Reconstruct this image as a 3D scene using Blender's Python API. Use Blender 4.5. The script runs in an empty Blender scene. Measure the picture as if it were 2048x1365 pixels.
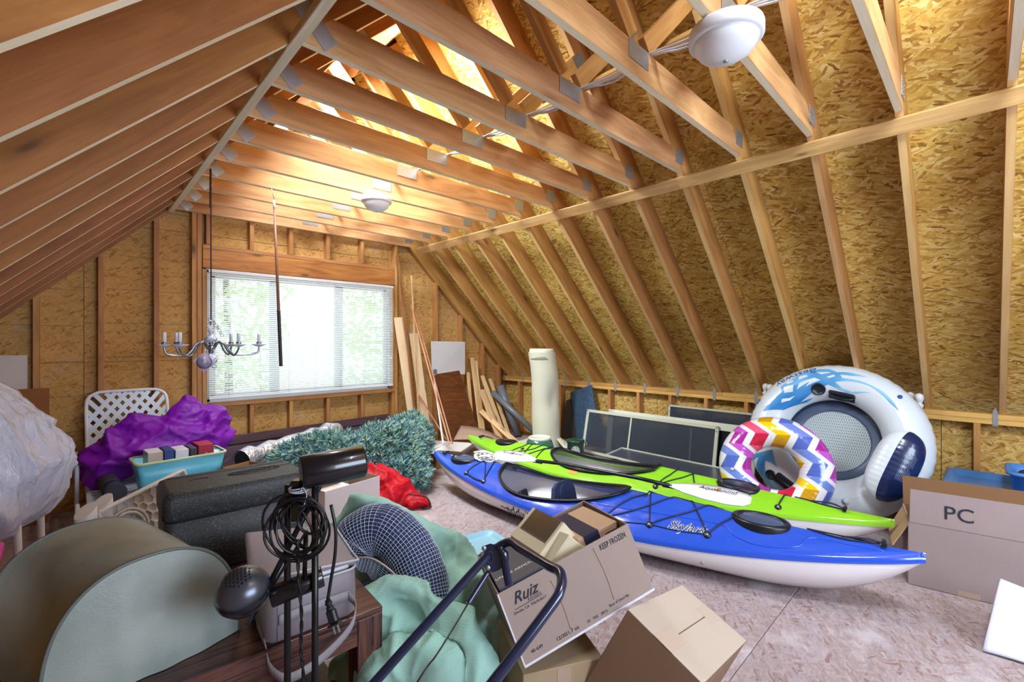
import bpy, bmesh, math, random
from math import sin, cos, pi, radians, sqrt, atan2
from mathutils import Vector, Matrix, Euler, Quaternion, noise
from mathutils.geometry import tessellate_polygon
random.seed(7)
sc = bpy.context.scene
COL = sc.collection
V = Vector

# ------------------------------------------------------------------ camera, sky, lamps, exposure
CAM = V((0, 0, 1.4)); YAW = atan2(876, 910); FPX = 910.0
cd = bpy.data.cameras.new('camera'); cam = bpy.data.objects.new('camera', cd); COL.objects.link(cam)
cam.location = CAM; cam.rotation_euler = (pi / 2, 0, -YAW)
cd.sensor_width = 36; cd.lens = FPX / 2048 * 36; cd.clip_start = .02; cd.clip_end = 200
sc.camera = cam
sc.view_settings.view_transform = 'Standard'; sc.view_settings.look = 'None'
sc.view_settings.gamma = 1; sc.view_settings.use_curve_mapping = False
sc.view_settings.exposure = 0.18
sc.cycles.max_bounces = 8; sc.cycles.diffuse_bounces = 5; sc.cycles.transparent_max_bounces = 12
sc.cycles.sample_clamp_indirect = 6

w = bpy.data.worlds.new('sky'); sc.world = w; w.use_nodes = True
bg = w.node_tree.nodes['Background']
bg.inputs[0].default_value = (.86, .93, 1.0, 1); bg.inputs[1].default_value = 1.75

def area(name, loc, target, sx, sy, power, color):
    l = bpy.data.lights.new(name, 'AREA'); l.shape = 'RECTANGLE'; l.size = sx; l.size_y = sy
    l.energy = power; l.color = color
    o = bpy.data.objects.new(name, l); COL.objects.link(o); o.location = loc
    o.rotation_euler = (V(target) - V(loc)).to_track_quat('-Z', 'Y').to_euler()
    return o
# daylight falling through the two roof windows, an added third one, and through the window of the front gable
area('skylight_daylight', (1.30, 3.17, 3.69), (2.45, 3.0, 2.3), .72, .9, 320, (.86, .92, 1))
area('skylight_daylight', (1.30, 4.39, 3.69), (2.45, 4.2, 2.3), .72, .9, 120, (.86, .92, 1))
area('skylight_daylight', (1.30, -.49, 3.69), (3.0, .3, 2.9), .72, .9, 230, (.80, .89, 1))  # unseen roof window behind the camera, added to light near slope and foreground
area('front_window_daylight', (1.55, -2.40, 1.75), (1.0, 2.0, .7), 2.5, 1.4, 135, (.68, .81, 1))

# ------------------------------------------------------------------ survey: where a sight line meets a real plane
_F = V((sin(YAW), cos(YAW), 0)); _R = V((cos(YAW), -sin(YAW), 0)); _U = V((0, 0, 1))
def _ray(u, v): return _F + (u - 1024) / FPX * _R + (682.5 - v) / FPX * _U
def sX(u, v, X): r = _ray(u, v); return CAM + r * (X / r.x)
def sY(u, v, Y): r = _ray(u, v); return CAM + r * (Y / r.y)
def sZ(u, v, Z): r = _ray(u, v); return CAM + r * ((Z - CAM.z) / r.z)
def sD(u, v, d): return CAM + _ray(u, v) * d
def sP(u, v, p, n): r = _ray(u, v); n = V(n); return CAM + r * ((V(p) - CAM).dot(n) / r.dot(n))

# ------------------------------------------------------------------ objects
WM = {}
def _link(o, parent, M, name):
    COL.objects.link(o)
    if parent is not None:
        o.parent = parent; o.matrix_local = WM[parent].inverted() @ M
    else:
        o.matrix_world = M
    WM[o] = M
    return o
def tag(o, label=None, cat=None, group=None, kind=None):
    if label: o['label'] = label
    if cat: o['category'] = cat
    if group: o['group'] = group
    if kind: o['kind'] = kind
    return o
def thing(name, label, cat, loc=(0, 0, 0), rot=None, group=None, kind=None):
    o = bpy.data.objects.new(name, None); o.empty_display_size = .05
    M = Matrix.Translation(V(loc)) @ (rot.to_4x4() if rot is not None else Matrix())
    return tag(_link(o, None, M, name), label, cat, group, kind)
def copy_tree(o, M, parent=None, label=None):
    def rec(s, p, root):
        c = s.copy(); COL.objects.link(c)
        if p is not None: c.parent = p; c.matrix_local = s.matrix_local.copy()
        for ch in [x for x in WM if x.parent == s]:
            if ch in WM: rec(ch, c, False)
        return c
    c = rec(o, parent, True)
    if parent is None: c.matrix_world = M
    else: c.matrix_local = WM[parent].inverted() @ M
    if label: c['label'] = label
    return c
def frame(o, x, z):
    x = V(x).normalized(); z = V(z); y = z.cross(x).normalized(); z = x.cross(y)
    M = Matrix((x, y, z)).transposed().to_4x4(); M.translation = V(o); return M

class G:
    """collects geometry; make() links it as ONE mesh object"""
    def __init__(s): s.v = []; s.f = []; s.sm = []; s.mi = []; s.uv = {}; s.cur = 0
    def add(s, vs, fs, smooth=False, mi=None, uv=None):
        b = len(s.v); s.v += [V(p) for p in vs]
        for i, f in enumerate(fs):
            s.f.append(tuple(b + k for k in f)); s.sm.append(smooth); s.mi.append(s.cur if mi is None else mi)
            if uv: s.uv[len(s.f) - 1] = [uv[k] for k in f]
        return s
    def box(s, c, size, M=None, b=0.0, **k):
        hx, hy, hz = [q / 2 for q in size]; vs = []; fs = []
        b = min(b, hx * .9, hy * .9, hz * .9)
        if b <= 0:
            vs = [V((x * hx, y * hy, z * hz)) for x in (-1, 1) for y in (-1, 1) for z in (-1, 1)]
            fs = [(0, 1, 3, 2), (4, 6, 7, 5), (0, 4, 5, 1), (2, 3, 7, 6), (0, 2, 6, 4), (1, 5, 7, 3)]
        else:
            ix = {}
            for x in (-1, 1):
                for y in (-1, 1):
                    for z in (-1, 1):
                        for a in range(3):
                            h = [hx - b, hy - b, hz - b]; h[a] += b
                            ix[(x, y, z, a)] = len(vs); vs.append(V((x * h[0], y * h[1], z * h[2])))
            for a in range(3):
                o1, o2 = (a + 1) % 3, (a + 2) % 3
                for sg in (-1, 1):
                    q = []
                    for (p, r) in ((-1, -1), (1, -1), (1, 1), (-1, 1)):
                        t = [0, 0, 0]; t[a] = sg; t[o1] = p; t[o2] = r; q.append(ix[(*t, a)])
                    fs.append(tuple(q if sg > 0 else q[::-1]))
                for p in (-1, 1):
                    for r in (-1, 1):
                        q = []
                        for (sg, ax) in ((-1, o1), (1, o1), (1, o2), (-1, o2)):
                            t = [0, 0, 0]; t[a] = sg; t[o1] = p; t[o2] = r; q.append(ix[(*t, ax)])
                        fs.append(tuple(q if p * r > 0 else q[::-1]))
            for x in (-1, 1):
                for y in (-1, 1):
                    for z in (-1, 1):
                        q = [ix[(x, y, z, a)] for a in range(3)]
                        fs.append(tuple(q if x * y * z > 0 else q[::-1]))
        c = V(c)
        vs = [(M @ (c + p)) if M is not None else c + p for p in vs]
        return s.add(vs, fs, **k)
    def rings(s, rings, cap=(True, True), smooth=True, closed=False, **k):
        n = len(rings[0]); vs = [p for r in rings for p in r]; fs = []
        m = len(rings)
        for i in range(m if closed else m - 1):
            j = (i + 1) % m
            for q in range(n):
                r = (q + 1) % n; fs.append((i * n + q, i * n + r, j * n + r, j * n + q))
        s.add(vs, fs, smooth, **k)
        if not closed:
            b = len(s.v) - len(vs)
            if cap[0]: s.f.append(tuple(b + q for q in range(n))[::-1]); s.sm.append(False); s.mi.append(s.cur)
            if cap[1]: s.f.append(tuple(b + (m - 1) * n + q for q in range(n))); s.sm.append(False); s.mi.append(s.cur)
        return s
    def tube(s, pts, r, n=8, closed=False, cap=True, flat=1.0, up=None):
        pts = [V(p) for p in pts]; m = len(pts); rr = r if isinstance(r, (list, tuple)) else [r] * m
        nrm = None; rings = []
        for i in range(m):
            a = pts[(i - 1) % m] if (i > 0 or closed) else pts[i]; b = pts[(i + 1) % m] if (i < m - 1 or closed) else pts[i]
            t = (b - a).normalized()
            if nrm is None:
                ref = V(up) if up is not None else (V((0, 0, 1)) if abs(t.z) < .9 else V((1, 0, 0)))
                nrm = (ref - t * ref.dot(t)).normalized()
            else:
                nrm = (nrm - t * nrm.dot(t)); nrm = nrm.normalized() if nrm.length > 1e-6 else t.orthogonal().normalized()
            bn = t.cross(nrm)
            rings.append([pts[i] + (nrm * cos(2 * pi * q / n) * flat + bn * sin(2 * pi * q / n)) * rr[i] for q in range(n)])
        return s.rings(rings, (cap, cap), True, closed)
    def cyl(s, a, b, r, r2=None, n=16): return s.tube([a, b], [r, r if r2 is None else r2], n)
    def lathe(s, prof, M=None, n=24, cap=True):
        rings = [[(M @ V((r * cos(2 * pi * q / n), r * sin(2 * pi * q / n), z))) if M is not None else V((r * cos(2 * pi * q / n), r * sin(2 * pi * q / n), z)) for q in range(n)] for r, z in prof]
        return s.rings(rings, (cap, cap))
    def ball(s, c, r, n=14, m=8, sc=(1, 1, 1), M=None):
        rings = []
        for i in range(m + 1):
            th = pi * (i + .02) / (m + .04); z = -cos(th); q = sin(th)
            ring = [V((q * cos(2 * pi * j / n) * sc[0] * r, q * sin(2 * pi * j / n) * sc[1] * r, z * sc[2] * r)) for j in range(n)]
            rings.append([V(c) + (M @ p if M is not None else p) for p in ring])
        return s.rings(rings, (True, True))
    def grid(s, fn, nu, nv, smooth=True, uvs=True, mi=None, both=0.0):
        vs = []; uv = []
        for i in range(nu + 1):
            for j in range(nv + 1):
                vs.append(V(fn(i / nu, j / nv))); uv.append((i / nu, j / nv))
        fs = [(i * (nv + 1) + j, (i + 1) * (nv + 1) + j, (i + 1) * (nv + 1) + j + 1, i * (nv + 1) + j + 1) for i in range(nu) for j in range(nv)]
        return s.add(vs, fs, smooth, mi, uv)
    def prism(s, pts, d, M=None, smooth=False):
        """flat outline pts (2D, ccw) in local xy, extruded along local z by d"""
        n = len(pts); lo = [V((p[0], p[1], 0)) for p in pts]; hi = [V((p[0], p[1], d)) for p in pts]
        vs = lo + hi; fs = [tuple(range(n))[::-1], tuple(range(n, 2 * n))] + [(i, (i + 1) % n, n + (i + 1) % n, n + i) for i in range(n)]
        return s.add([(M @ p) if M is not None else p for p in vs], fs, smooth)
    def sheet(s, quad, th):
        """a thin panel from four world corners, thickened along its normal (away from its front)"""
        a, b, c, d = [V(p) for p in quad]; n = (b - a).cross(d - a).normalized() * th
        vs = [a, b, c, d, a - n, b - n, c - n, d - n]
        return s.add(vs, [(0, 1, 2, 3), (7, 6, 5, 4), (0, 4, 5, 1), (1, 5, 6, 2), (2, 6, 7, 3), (3, 7, 4, 0)])
    def make(s, name, mat, parent=None, M=None, keep=False, label=None):
        vs = s.v
        if M is None:
            lo = V([min(p[i] for p in vs) for i in range(3)]); hi = V([max(p[i] for p in vs) for i in range(3)])
            M = Matrix.Translation((lo + hi) / 2); vs = [p - (lo + hi) / 2 for p in vs]
        elif not keep:
            Mi = M.inverted(); vs = [Mi @ p for p in vs]
        me = bpy.data.meshes.new(name); me.from_pydata([tuple(p) for p in vs], [], s.f)
        for m_ in (mat if isinstance(mat, (list, tuple)) else [mat]): me.materials.append(m_)
        me.polygons.foreach_set('use_smooth', s.sm); me.polygons.foreach_set('material_index', s.mi)
        if s.uv:
            ul = me.uv_layers.new(name='UVMap')
            for fi, cs in s.uv.items():
                for li, c in zip(me.polygons[fi].loop_indices, cs): ul.data[li].uv = c
        me.validate(); me.update()
        o = bpy.data.objects.new(name, me); _link(o, parent, M, name)
        if label: o['label'] = label
        return o

def fixn(o):
    bm = bmesh.new(); bm.from_mesh(o.data); bmesh.ops.recalc_face_normals(bm, faces=bm.faces); bm.to_mesh(o.data); bm.free(); return o
def board(name, p0, p1, wd, ht, up, mat, parent=None, b=.0025, label=None, edge=None):
    """a length of timber: local x runs along it, wd across, ht along 'up'; the line p0-p1 is its centre"""
    p0, p1 = V(p0), V(p1); L = (p1 - p0).length
    M = frame((p0 + p1) / 2, p1 - p0, up)
    g = G().box((0, 0, 0), (L, wd, ht), b=b)
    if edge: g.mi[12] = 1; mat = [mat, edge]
    return g.make(name, mat, parent, M, keep=True, label=label)
def panel(name, c, x, z, sx, sy, th, mat, parent=None, b=.002):
    return G().box((0, 0, 0), (sx, sy, th), b=b).make(name, mat, parent, frame(c, x, z), keep=True)
def crv(pts, n=8, closed=False):
    """smooth curve through points (Catmull-Rom)"""
    P = [V(p) for p in pts]; m = len(P); out = []
    for i in range(m if closed else m - 1):
        a = P[(i - 1) % m] if (closed or i > 0) else P[i] * 2 - P[i + 1]; b = P[i]; c = P[(i + 1) % m]
        d = P[(i + 2) % m] if (closed or i + 2 < m) else c * 2 - b
        for k in range(n):
            t = k / n; out.append(.5 * ((2 * b) + (c - a) * t + (2 * a - 5 * b + 4 * c - d) * t * t + (3 * b - a - 3 * c + d) * t ** 3))
    if not closed: out.append(P[-1])
    return out
def text_geo(s, size=.1, shear=0.0, align='CENTER', bold=0.0, space=1.0):
    cu = bpy.data.curves.new('t', 'FONT'); cu.body = s; cu.size = size; cu.shear = shear; cu.align_x = align; cu.align_y = 'CENTER'; cu.offset = bold; cu.space_character = space
    cu.resolution_u = 3
    o = bpy.data.objects.new('t', cu); COL.objects.link(o)
    dg = bpy.context.evaluated_depsgraph_get(); me = bpy.data.meshes.new_from_object(o.evaluated_get(dg))
    vs = [v.co.copy() for v in me.vertices]; fs = [tuple(p.vertices) for p in me.polygons]
    bpy.data.objects.remove(o); bpy.data.meshes.remove(me); bpy.data.curves.remove(cu)
    return vs, fs
def lettering(name, s, size, mat, parent, M, fn=None, **k):
    """printed words: M places them flat (local xy), or fn maps their xy onto a curved surface"""
    vs, fs = text_geo(s, size, **k)
    if fn: g = G().add([fn(p.x, p.y) for p in vs], fs); return g.make(name, mat, parent)
    return G().add(vs, fs).make(name, mat, parent, M, keep=True)
def decal(name, poly, mat, parent, fn, cuts=2):
    """a printed shape: 2D outline subdivided and laid on a curved surface through fn"""
    bm = bmesh.new(); vs = [bm.verts.new((p[0], p[1], 0)) for p in poly]; bm.faces.new(vs)
    bmesh.ops.triangulate(bm, faces=bm.faces)
    for _ in range(cuts): bmesh.ops.subdivide_edges(bm, edges=bm.edges, cuts=1, use_grid_fill=True)
    bmesh.ops.triangulate(bm, faces=bm.faces)
    bm.verts.ensure_lookup_table(); bm.verts.index_update()
    g = G().add([fn(v.co.x, v.co.y) for v in bm.verts], [tuple(v.index for v in f.verts) for f in bm.faces], True); bm.free()
    return g.make(name, mat, parent)
def soft(o, voxel=.02, smooth=6, tex=(), sub=0):
    """fuse overlapping lumps into one cloth-like skin and wrinkle it"""
    m = o.modifiers.new('fuse', 'REMESH'); m.mode = 'VOXEL'; m.voxel_size = voxel; m.use_smooth_shade = True
    s_ = o.modifiers.new('relax', 'SMOOTH'); s_.iterations = smooth; s_.factor = .5
    for i, (typ, size, st) in enumerate(tex):
        t = bpy.data.textures.new('wrinkle', typ); t.noise_scale = size
        d = o.modifiers.new('wrinkle', 'DISPLACE'); d.texture = t; d.strength = st; d.mid_level = .5
    return o

def ridge(p): return (1 - min(1, abs(noise.noise(p)) * 1.9)) ** 2
def cloth(o, voxel, smooth, folds):
    """fuse lumps into one skin, then press ridged folds into it; folds = (scale vector, height, seed)"""
    soft(o, voxel, smooth); dg = bpy.context.evaluated_depsgraph_get(); dg.update()
    me = bpy.data.meshes.new_from_object(o.evaluated_get(dg)); old = o.data; o.modifiers.clear(); o.data = me
    if not me.materials: me.materials.append(old.materials[0])
    co = [v.co.copy() for v in me.vertices]; nn = [v.normal.copy() for v in me.vertices]
    for v, c, n in zip(me.vertices, co, nn):
        d = 0
        for sc_, h, sd in folds:
            q = V((c.x * sc_[0] + sd, c.y * sc_[1] + sd * 1.7, c.z * sc_[2] - sd)); q = q + V((noise.noise(q * .6), noise.noise(q * .6 + V((5, 5, 5))), noise.noise(q * .6 + V((9, 1, 4))))) * .6
            d += h * (ridge(q) - .35)
        v.co = c + n * d
    me.polygons.foreach_set('use_smooth', [True] * len(me.polygons)); me.update(); return o
# ------------------------------------------------------------------ materials
def S(c):
    """sRGB 0-255 -> linear"""
    return tuple(((x / 255) / 12.92 if x / 255 <= .04045 else ((x / 255 + .055) / 1.055) ** 2.4) for x in c) + (1,)
class NT:
    def __init__(s, name):
        s.m = bpy.data.materials.new(name); s.m.use_nodes = True; s.t = s.m.node_tree
        s.p = s.t.nodes['Principled BSDF']; s.o = s.t.nodes['Material Output']
    def n(s, typ, ins=None, **props):
        nd = s.t.nodes.new(typ)
        for k, v in props.items(): setattr(nd, k, v)
        for k, v in (ins or {}).items(): s.set(nd.inputs[k], v)
        return nd
    def set(s, sock, v):
        if isinstance(v, bpy.types.NodeSocket): s.t.links.new(v, sock)
        else: sock.default_value = v
    def math(s, op, a, b=0.0, c=0.0): return s.n('ShaderNodeMath', {0: a, 1: b, 2: c}, operation=op).outputs[0]
    def mix(s, f, a, b, bt='MIX'):
        nd = s.n('ShaderNodeMix', data_type='RGBA', blend_type=bt); s.set(nd.inputs[0], f); s.set(nd.inputs[6], a); s.set(nd.inputs[7], b); return nd.outputs[2]
    def ramp(s, f, stops, interp='LINEAR'):
        nd = s.n('ShaderNodeValToRGB', {0: f}); r = nd.color_ramp; r.interpolation = interp
        while len(r.elements) < len(stops): r.elements.new(.5)
        for e, (p, c) in zip(r.elements, stops): e.position = p; e.color = c if len(c) == 4 else (*c, 1)
        return nd.outputs[0]
    def coord(s, out='Object'): return s.n('ShaderNodeTexCoord').outputs[out]
    def mapv(s, v, scale=(1, 1, 1), rot=(0, 0, 0), loc=(0, 0, 0)): return s.n('ShaderNodeMapping', {0: v, 1: loc, 2: rot, 3: scale}).outputs[0]
    def noise(s, v, scale=5, detail=4, rough=.5, dist=0.0, out=0): return s.n('ShaderNodeTexNoise', {'Vector': v, 'Scale': scale, 'Detail': detail, 'Roughness': rough, 'Distortion': dist}).outputs[out]
    def bump(s, h, st=.3, d=.01): s.set(s.p.inputs['Normal'], s.n('ShaderNodeBump', {'Height': h, 'Strength': st, 'Distance': d}).outputs[0])
    def fin(s, col, rough=.6, **k):
        s.set(s.p.inputs['Base Color'], col); s.set(s.p.inputs['Roughness'], rough)
        for q, v in k.items(): s.set(s.p.inputs[q.replace('_', ' ')], v)
        return s.m
MATS = {}
def plain(name, c, rough=.5, grain=0.0, gs=60, bump=0.0, **k):
    t = NT(name); col = S(c)
    if grain or bump:
        v = t.coord(); f = t.noise(v, gs, 5)
        if grain: col = t.mix(f, tuple(q * (1 - grain) for q in col[:3]) + (1,), tuple(min(1, q * (1 + grain)) for q in col[:3]) + (1,))
        if bump: t.bump(f, bump, .004)
    return t.fin(col, rough, **k)
def wood(name, dark, light, rough=.55, knots=True, gscale=1.0, var=.12, spec=.35):
    t = NT(name); rnd = t.n('ShaderNodeObjectInfo').outputs['Random']
    off = t.n('ShaderNodeCombineXYZ', {0: t.math('MULTIPLY', rnd, 31.), 1: t.math('MULTIPLY', rnd, 17.), 2: t.math('MULTIPLY', rnd, 53.)}).outputs[0]
    v = t.n('ShaderNodeVectorMath', {0: t.coord(), 1: off}, operation='ADD').outputs[0]
    big = t.noise(t.mapv(v, (.9 * gscale, 7 * gscale, 7 * gscale)), 1.6, 4, .55, 1.2)
    fine = t.noise(t.mapv(v, (3, 90, 90)), 1.5, 5, .6, .4)
    g = t.math('ADD', t.math('MULTIPLY', big, .75), t.math('MULTIPLY', fine, .3))
    col = t.ramp(g, [(.3, S(dark)), (.52, tuple((a + b) / 2 for a, b in zip(S(dark), S(light)))), (.72, S(light))])
    if knots:
        vo = t.n('ShaderNodeTexVoronoi', {'Vector': t.mapv(v, (1.5, 5.2, 5.2)), 'Scale': 1.0, 'Randomness': 1.0})
        k = t.ramp(vo.outputs['Distance'], [(.05, (1, 1, 1)), (.085, (.35, .35, .35)), (.16, (0, 0, 0))])
        col = t.mix(t.math('MULTIPLY', k, .75), col, S([q * .42 for q in dark]))
    hv = t.n('ShaderNodeHueSaturation', {'Color': col, 'Value': t.math('ADD', 1 - var, t.math('MULTIPLY', rnd, 2 * var)), 'Hue': t.math('ADD', .492, t.math('MULTIPLY', rnd, .014))}).outputs[0]
    t.bump(fine, .12, .003)
    return t.fin(hv, rough, Specular_IOR_Level=spec)
def osb(name, cols, fl=(.09, .022), rough=.75, bump=.5, lines=None, contrast=1.0, stain=None, layers=5):
    """strand board: layers of long flakes lying in several directions (panel plane = local xy)"""
    t = NT(name); rnd = t.n('ShaderNodeObjectInfo').outputs['Random']
    off = t.n('ShaderNodeCombineXYZ', {0: t.math('MULTIPLY', rnd, 13.), 1: t.math('MULTIPLY', rnd, 7.), 2: 0.}).outputs[0]
    c0 = t.coord(); v = t.n('ShaderNodeVectorMath', {0: c0, 1: off}, operation='ADD').outputs[0]
    w1 = t.noise(v, 14, 2, .6, 0, 1)
    wv = t.n('ShaderNodeVectorMath', {0: w1, 1: (.5, .5, .5)}, operation='SUBTRACT').outputs[0]
    wv = t.n('ShaderNodeVectorMath', {0: wv, 'Scale': .03}, operation='SCALE').outputs[0]
    v = t.n('ShaderNodeVectorMath', {0: v, 1: wv}, operation='ADD').outputs[0]
    stops = [(i / max(1, len(cols) - 1), S(c)) for i, c in enumerate(cols)]
    col = None; bh = None
    for i, ang in enumerate((.1, 1.0, -.85, .5, -.3)[:layers]):
        k = 1.0 + .2 * i
        m = t.n('ShaderNodeMapping', {0: v, 1: (i * .37, i * .51, 0), 2: (0, 0, ang), 3: (fl[0] / k, fl[1] / k, 1)}, vector_type='TEXTURE').outputs[0]
        vo = t.n('ShaderNodeTexVoronoi', {'Vector': m, 'Scale': 1.0}, voronoi_dimensions='2D')
        sp = t.n('ShaderNodeSeparateColor', {0: vo.outputs['Color']})
        c = t.ramp(sp.outputs[0], stops)
        if col is None: col = c
        else:
            pres = t.math('MULTIPLY', t.math('GREATER_THAN', sp.outputs[2], .5), t.math('LESS_THAN', vo.outputs['Distance'], .55))
            col = t.mix(pres, col, c)
        if i == 1: bh = sp.outputs[1]
    fine = t.noise(t.mapv(v, (40, 160, 1)), 1.0, 2)
    col = t.mix(.25, col, t.ramp(fine, [(.3, (.25, .25, .25)), (.7, (1, 1, 1))]), 'MULTIPLY')
    big = t.noise(v, 1.3, 2)
    col = t.mix(.35 * contrast, col, t.ramp(big, [(.35, (.45, .42, .38)), (.65, (1, 1, 1))]), 'MULTIPLY')
    if stain:
        sv = t.noise(v, 2.3, 3, .6); col = t.mix(t.ramp(sv, [(.58, (0, 0, 0)), (.72, (.55, .55, .55))]), col, S(stain))
    if lines:
        sep = t.n('ShaderNodeSeparateXYZ', {0: c0}); y = sep.outputs[1]
        y = t.math('ADD', y, t.math('MULTIPLY', t.noise(c0, 3, 1), .012))
        fr = t.math('FRACT', t.math('DIVIDE', t.math('ADD', y, 10.), lines[0]))
        on = t.math('LESS_THAN', fr, lines[1] / lines[0])
        dash = t.math('GREATER_THAN', t.noise(t.mapv(c0, (25, 2, 1)), 1, 2), .38)
        col = t.mix(t.math('MULTIPLY', t.math('MULTIPLY', on, dash), .75), col, S(lines[2]))
    if bump: t.bump(bh, bump, .003)
    return t.fin(col, rough, Specular_IOR_Level=.25)
def card(name, c, rough=.8):
    t = NT(name); v = t.coord(); a = t.noise(t.mapv(v, (260, 260, 9)), 1, 2); b = t.noise(v, 6, 4)
    col = t.mix(a, S([q * .95 for q in c]), S(c)); col = t.mix(t.math('MULTIPLY', b, .25), col, S([q * .8 for q in c]))
    t.bump(a, .06, .002); return t.fin(col, rough, Specular_IOR_Level=.2)

M_edge = wood('lit_edge_wood', (222, 206, 172), (246, 234, 206), knots=False)  # undersides of rafters and ties: light from below painted in as paler wood
M_litedgeR = wood('lit_rafter_edge_wood', (190, 148, 92), (222, 184, 126), knots=False)  # right rafter undersides, coloured paler as if lit from below
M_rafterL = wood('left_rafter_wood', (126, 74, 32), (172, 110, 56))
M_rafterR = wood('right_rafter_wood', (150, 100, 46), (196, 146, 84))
M_tie = wood('collar_tie_wood', (158, 110, 66), (210, 164, 114), rough=.45)
M_web = wood('web_wood', (168, 120, 58), (214, 168, 100))
M_stud = wood('stud_wood', (150, 98, 48), (200, 146, 88))
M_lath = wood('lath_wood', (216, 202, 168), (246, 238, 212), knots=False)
M_brace = wood('brace_wood', (168, 124, 72), (222, 178, 120))
M_plate = wood('plate_wood', (172, 124, 60), (218, 170, 98))
M_header = wood('header_wood', (140, 82, 34), (196, 134, 68), gscale=1.6)
M_osbR = osb('roof_strand_board', [(150, 104, 46), (218, 174, 84), (228, 188, 96), (238, 202, 112), (248, 224, 152), (232, 194, 102), (214, 170, 84), (176, 126, 56)], (.12, .024), bump=.8)
M_osbW = osb('wall_strand_board', [(166, 118, 62), (206, 156, 88), (212, 164, 96), (218, 172, 106), (214, 166, 98), (208, 160, 92), (198, 148, 82)], (.09, .02), bump=0, layers=4, lines=(.30, .0045, (70, 96, 70)), contrast=.6, stain=(196, 172, 150))
M_osbK = osb('knee_wall_strand_board', [(150, 106, 44), (196, 152, 76), (212, 172, 98), (222, 188, 118), (176, 130, 58)], (.10, .02), bump=0, layers=4, lines=(.41, .004, (80, 90, 60)), contrast=.7)
M_floor = osb('floor_strand_board', [(146, 116, 112), (168, 148, 146), (174, 156, 155), (182, 168, 172), (162, 140, 138), (170, 156, 163), (178, 164, 171)], (.085, .020), rough=.6, bump=.06, layers=4, contrast=.45, stain=(208, 200, 206))
M_steel = plain('galvanised_steel', (176, 184, 192), .38, .12, 40, Metallic=.75)
M_white = plain('white_paint', (232, 232, 236), .4)
M_dark = plain('dark_gap', (22, 14, 10), .9)
# ------------------------------------------------------------------ the room: floor, knee walls, gable walls, roof
XR, XLw, YB, YF = 4.96, -1.16, 5.30, -2.20         # inner faces of the sheathing
RL = lambda x: 1.97 + x                             # underside of the left rafters
RR = lambda x: 5.77 - x                             # underside of the right rafters
XC, ZC = 1.90, 3.87
TY = [-.09 + .406 * k for k in range(-5, 14)]
fl = thing('floor', None, None, (1.9, 1.5, 0), kind='structure')
ys = [YF] + [-1.71 + 1.22 * i for i in range(0, 6)] + [YB]
for j in range(len(ys) - 1):
    y0, y1 = ys[j], ys[j + 1]
    xs = [XLw] + [x for x in ([.08, 2.52] if j % 2 else [1.30, 3.74])] + [XR]
    for i in range(len(xs) - 1):
        panel('floor_panel', ((xs[i] + xs[i + 1]) / 2, (y0 + y1) / 2, -.01), (1, 0, 0), (0, 0, 1), xs[i + 1] - xs[i] - .003, y1 - y0 - .003, .02, M_floor, fl)
G().box((1.9, 1.5, -.04), (XR - XLw + .3, YB - YF + .3, .03)).make('subfloor', M_dark, fl)

# right knee wall
wr = thing('wall_right', None, None, (XR, 1.5, 0), kind='structure')
yy = YF
while yy < YB - .01:
    y1 = min(yy + 2.44, YB)
    panel('sheathing_panel', (XR + .006, (yy + y1) / 2, .42), (0, -1, 0), (-1, 0, 0), y1 - yy - .003, .86, .012, M_osbK, wr); yy = y1
board('bottom_plate', (XR - .05, YF, .019), (XR - .05, YB, .019), .09, .038, (0, 0, 1), M_plate, wr)
for z in (.803, .841):
    for (a, b) in (((YF, 1.9), (1.9, YB)) if z > .82 else ((YF, .7), (.7, 3.1), (3.1, YB))):
        board('top_plate', (XR - .05, a + .001, z), (XR - .05, b - .001, z), .09, .037, (0, 0, 1), M_plate, wr)
for k, y in enumerate(TY):
    board('stud', (XR - .05, y + .13, .038), (XR - .05, y + .13, .784), .038, .089, (1, 0, 0), M_stud, wr)
# hurricane clips tying each rafter to the plate
for y in TY:
    g = G(); x = XR - .098; yc = y + .036
    g.prism([(-.014, 0), (.014, 0), (.014, .105), (0, .135), (-.014, .105)], .002, frame((x, yc, .775), (0, -1, 0), (-1, 0, 0)))
    for q in range(4): g.cyl((x - .002, yc + (.006 if q % 2 else -.006), .79 + q * .022), (x - .0035, yc + (.006 if q % 2 else -.006), .79 + q * .022), .0022, n=6)
    g.make('rafter_clip', M_steel, wr)

# left knee wall (beside and behind the camera)
wl = thing('wall_left', None, None, (XLw, 1.5, 0), kind='structure')
panel('sheathing_panel', (XLw - .006, 1.5, .42), (0, 1, 0), (1, 0, 0), YB - YF, .86, .012, M_osbK, wl)
board('bottom_plate', (XLw + .05, YF, .019), (XLw + .05, YB, .019), .09, .038, (0, 0, 1), M_plate, wl)
board('top_plate', (XLw + .05, YF, .82), (XLw + .05, YB, .82), .09, .075, (0, 0, 1), M_plate, wl)
for y in TY: board('stud', (XLw + .05, y + .13, .038), (XLw + .05, y + .13, .784), .038, .089, (1, 0, 0), M_stud, wl)

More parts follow.
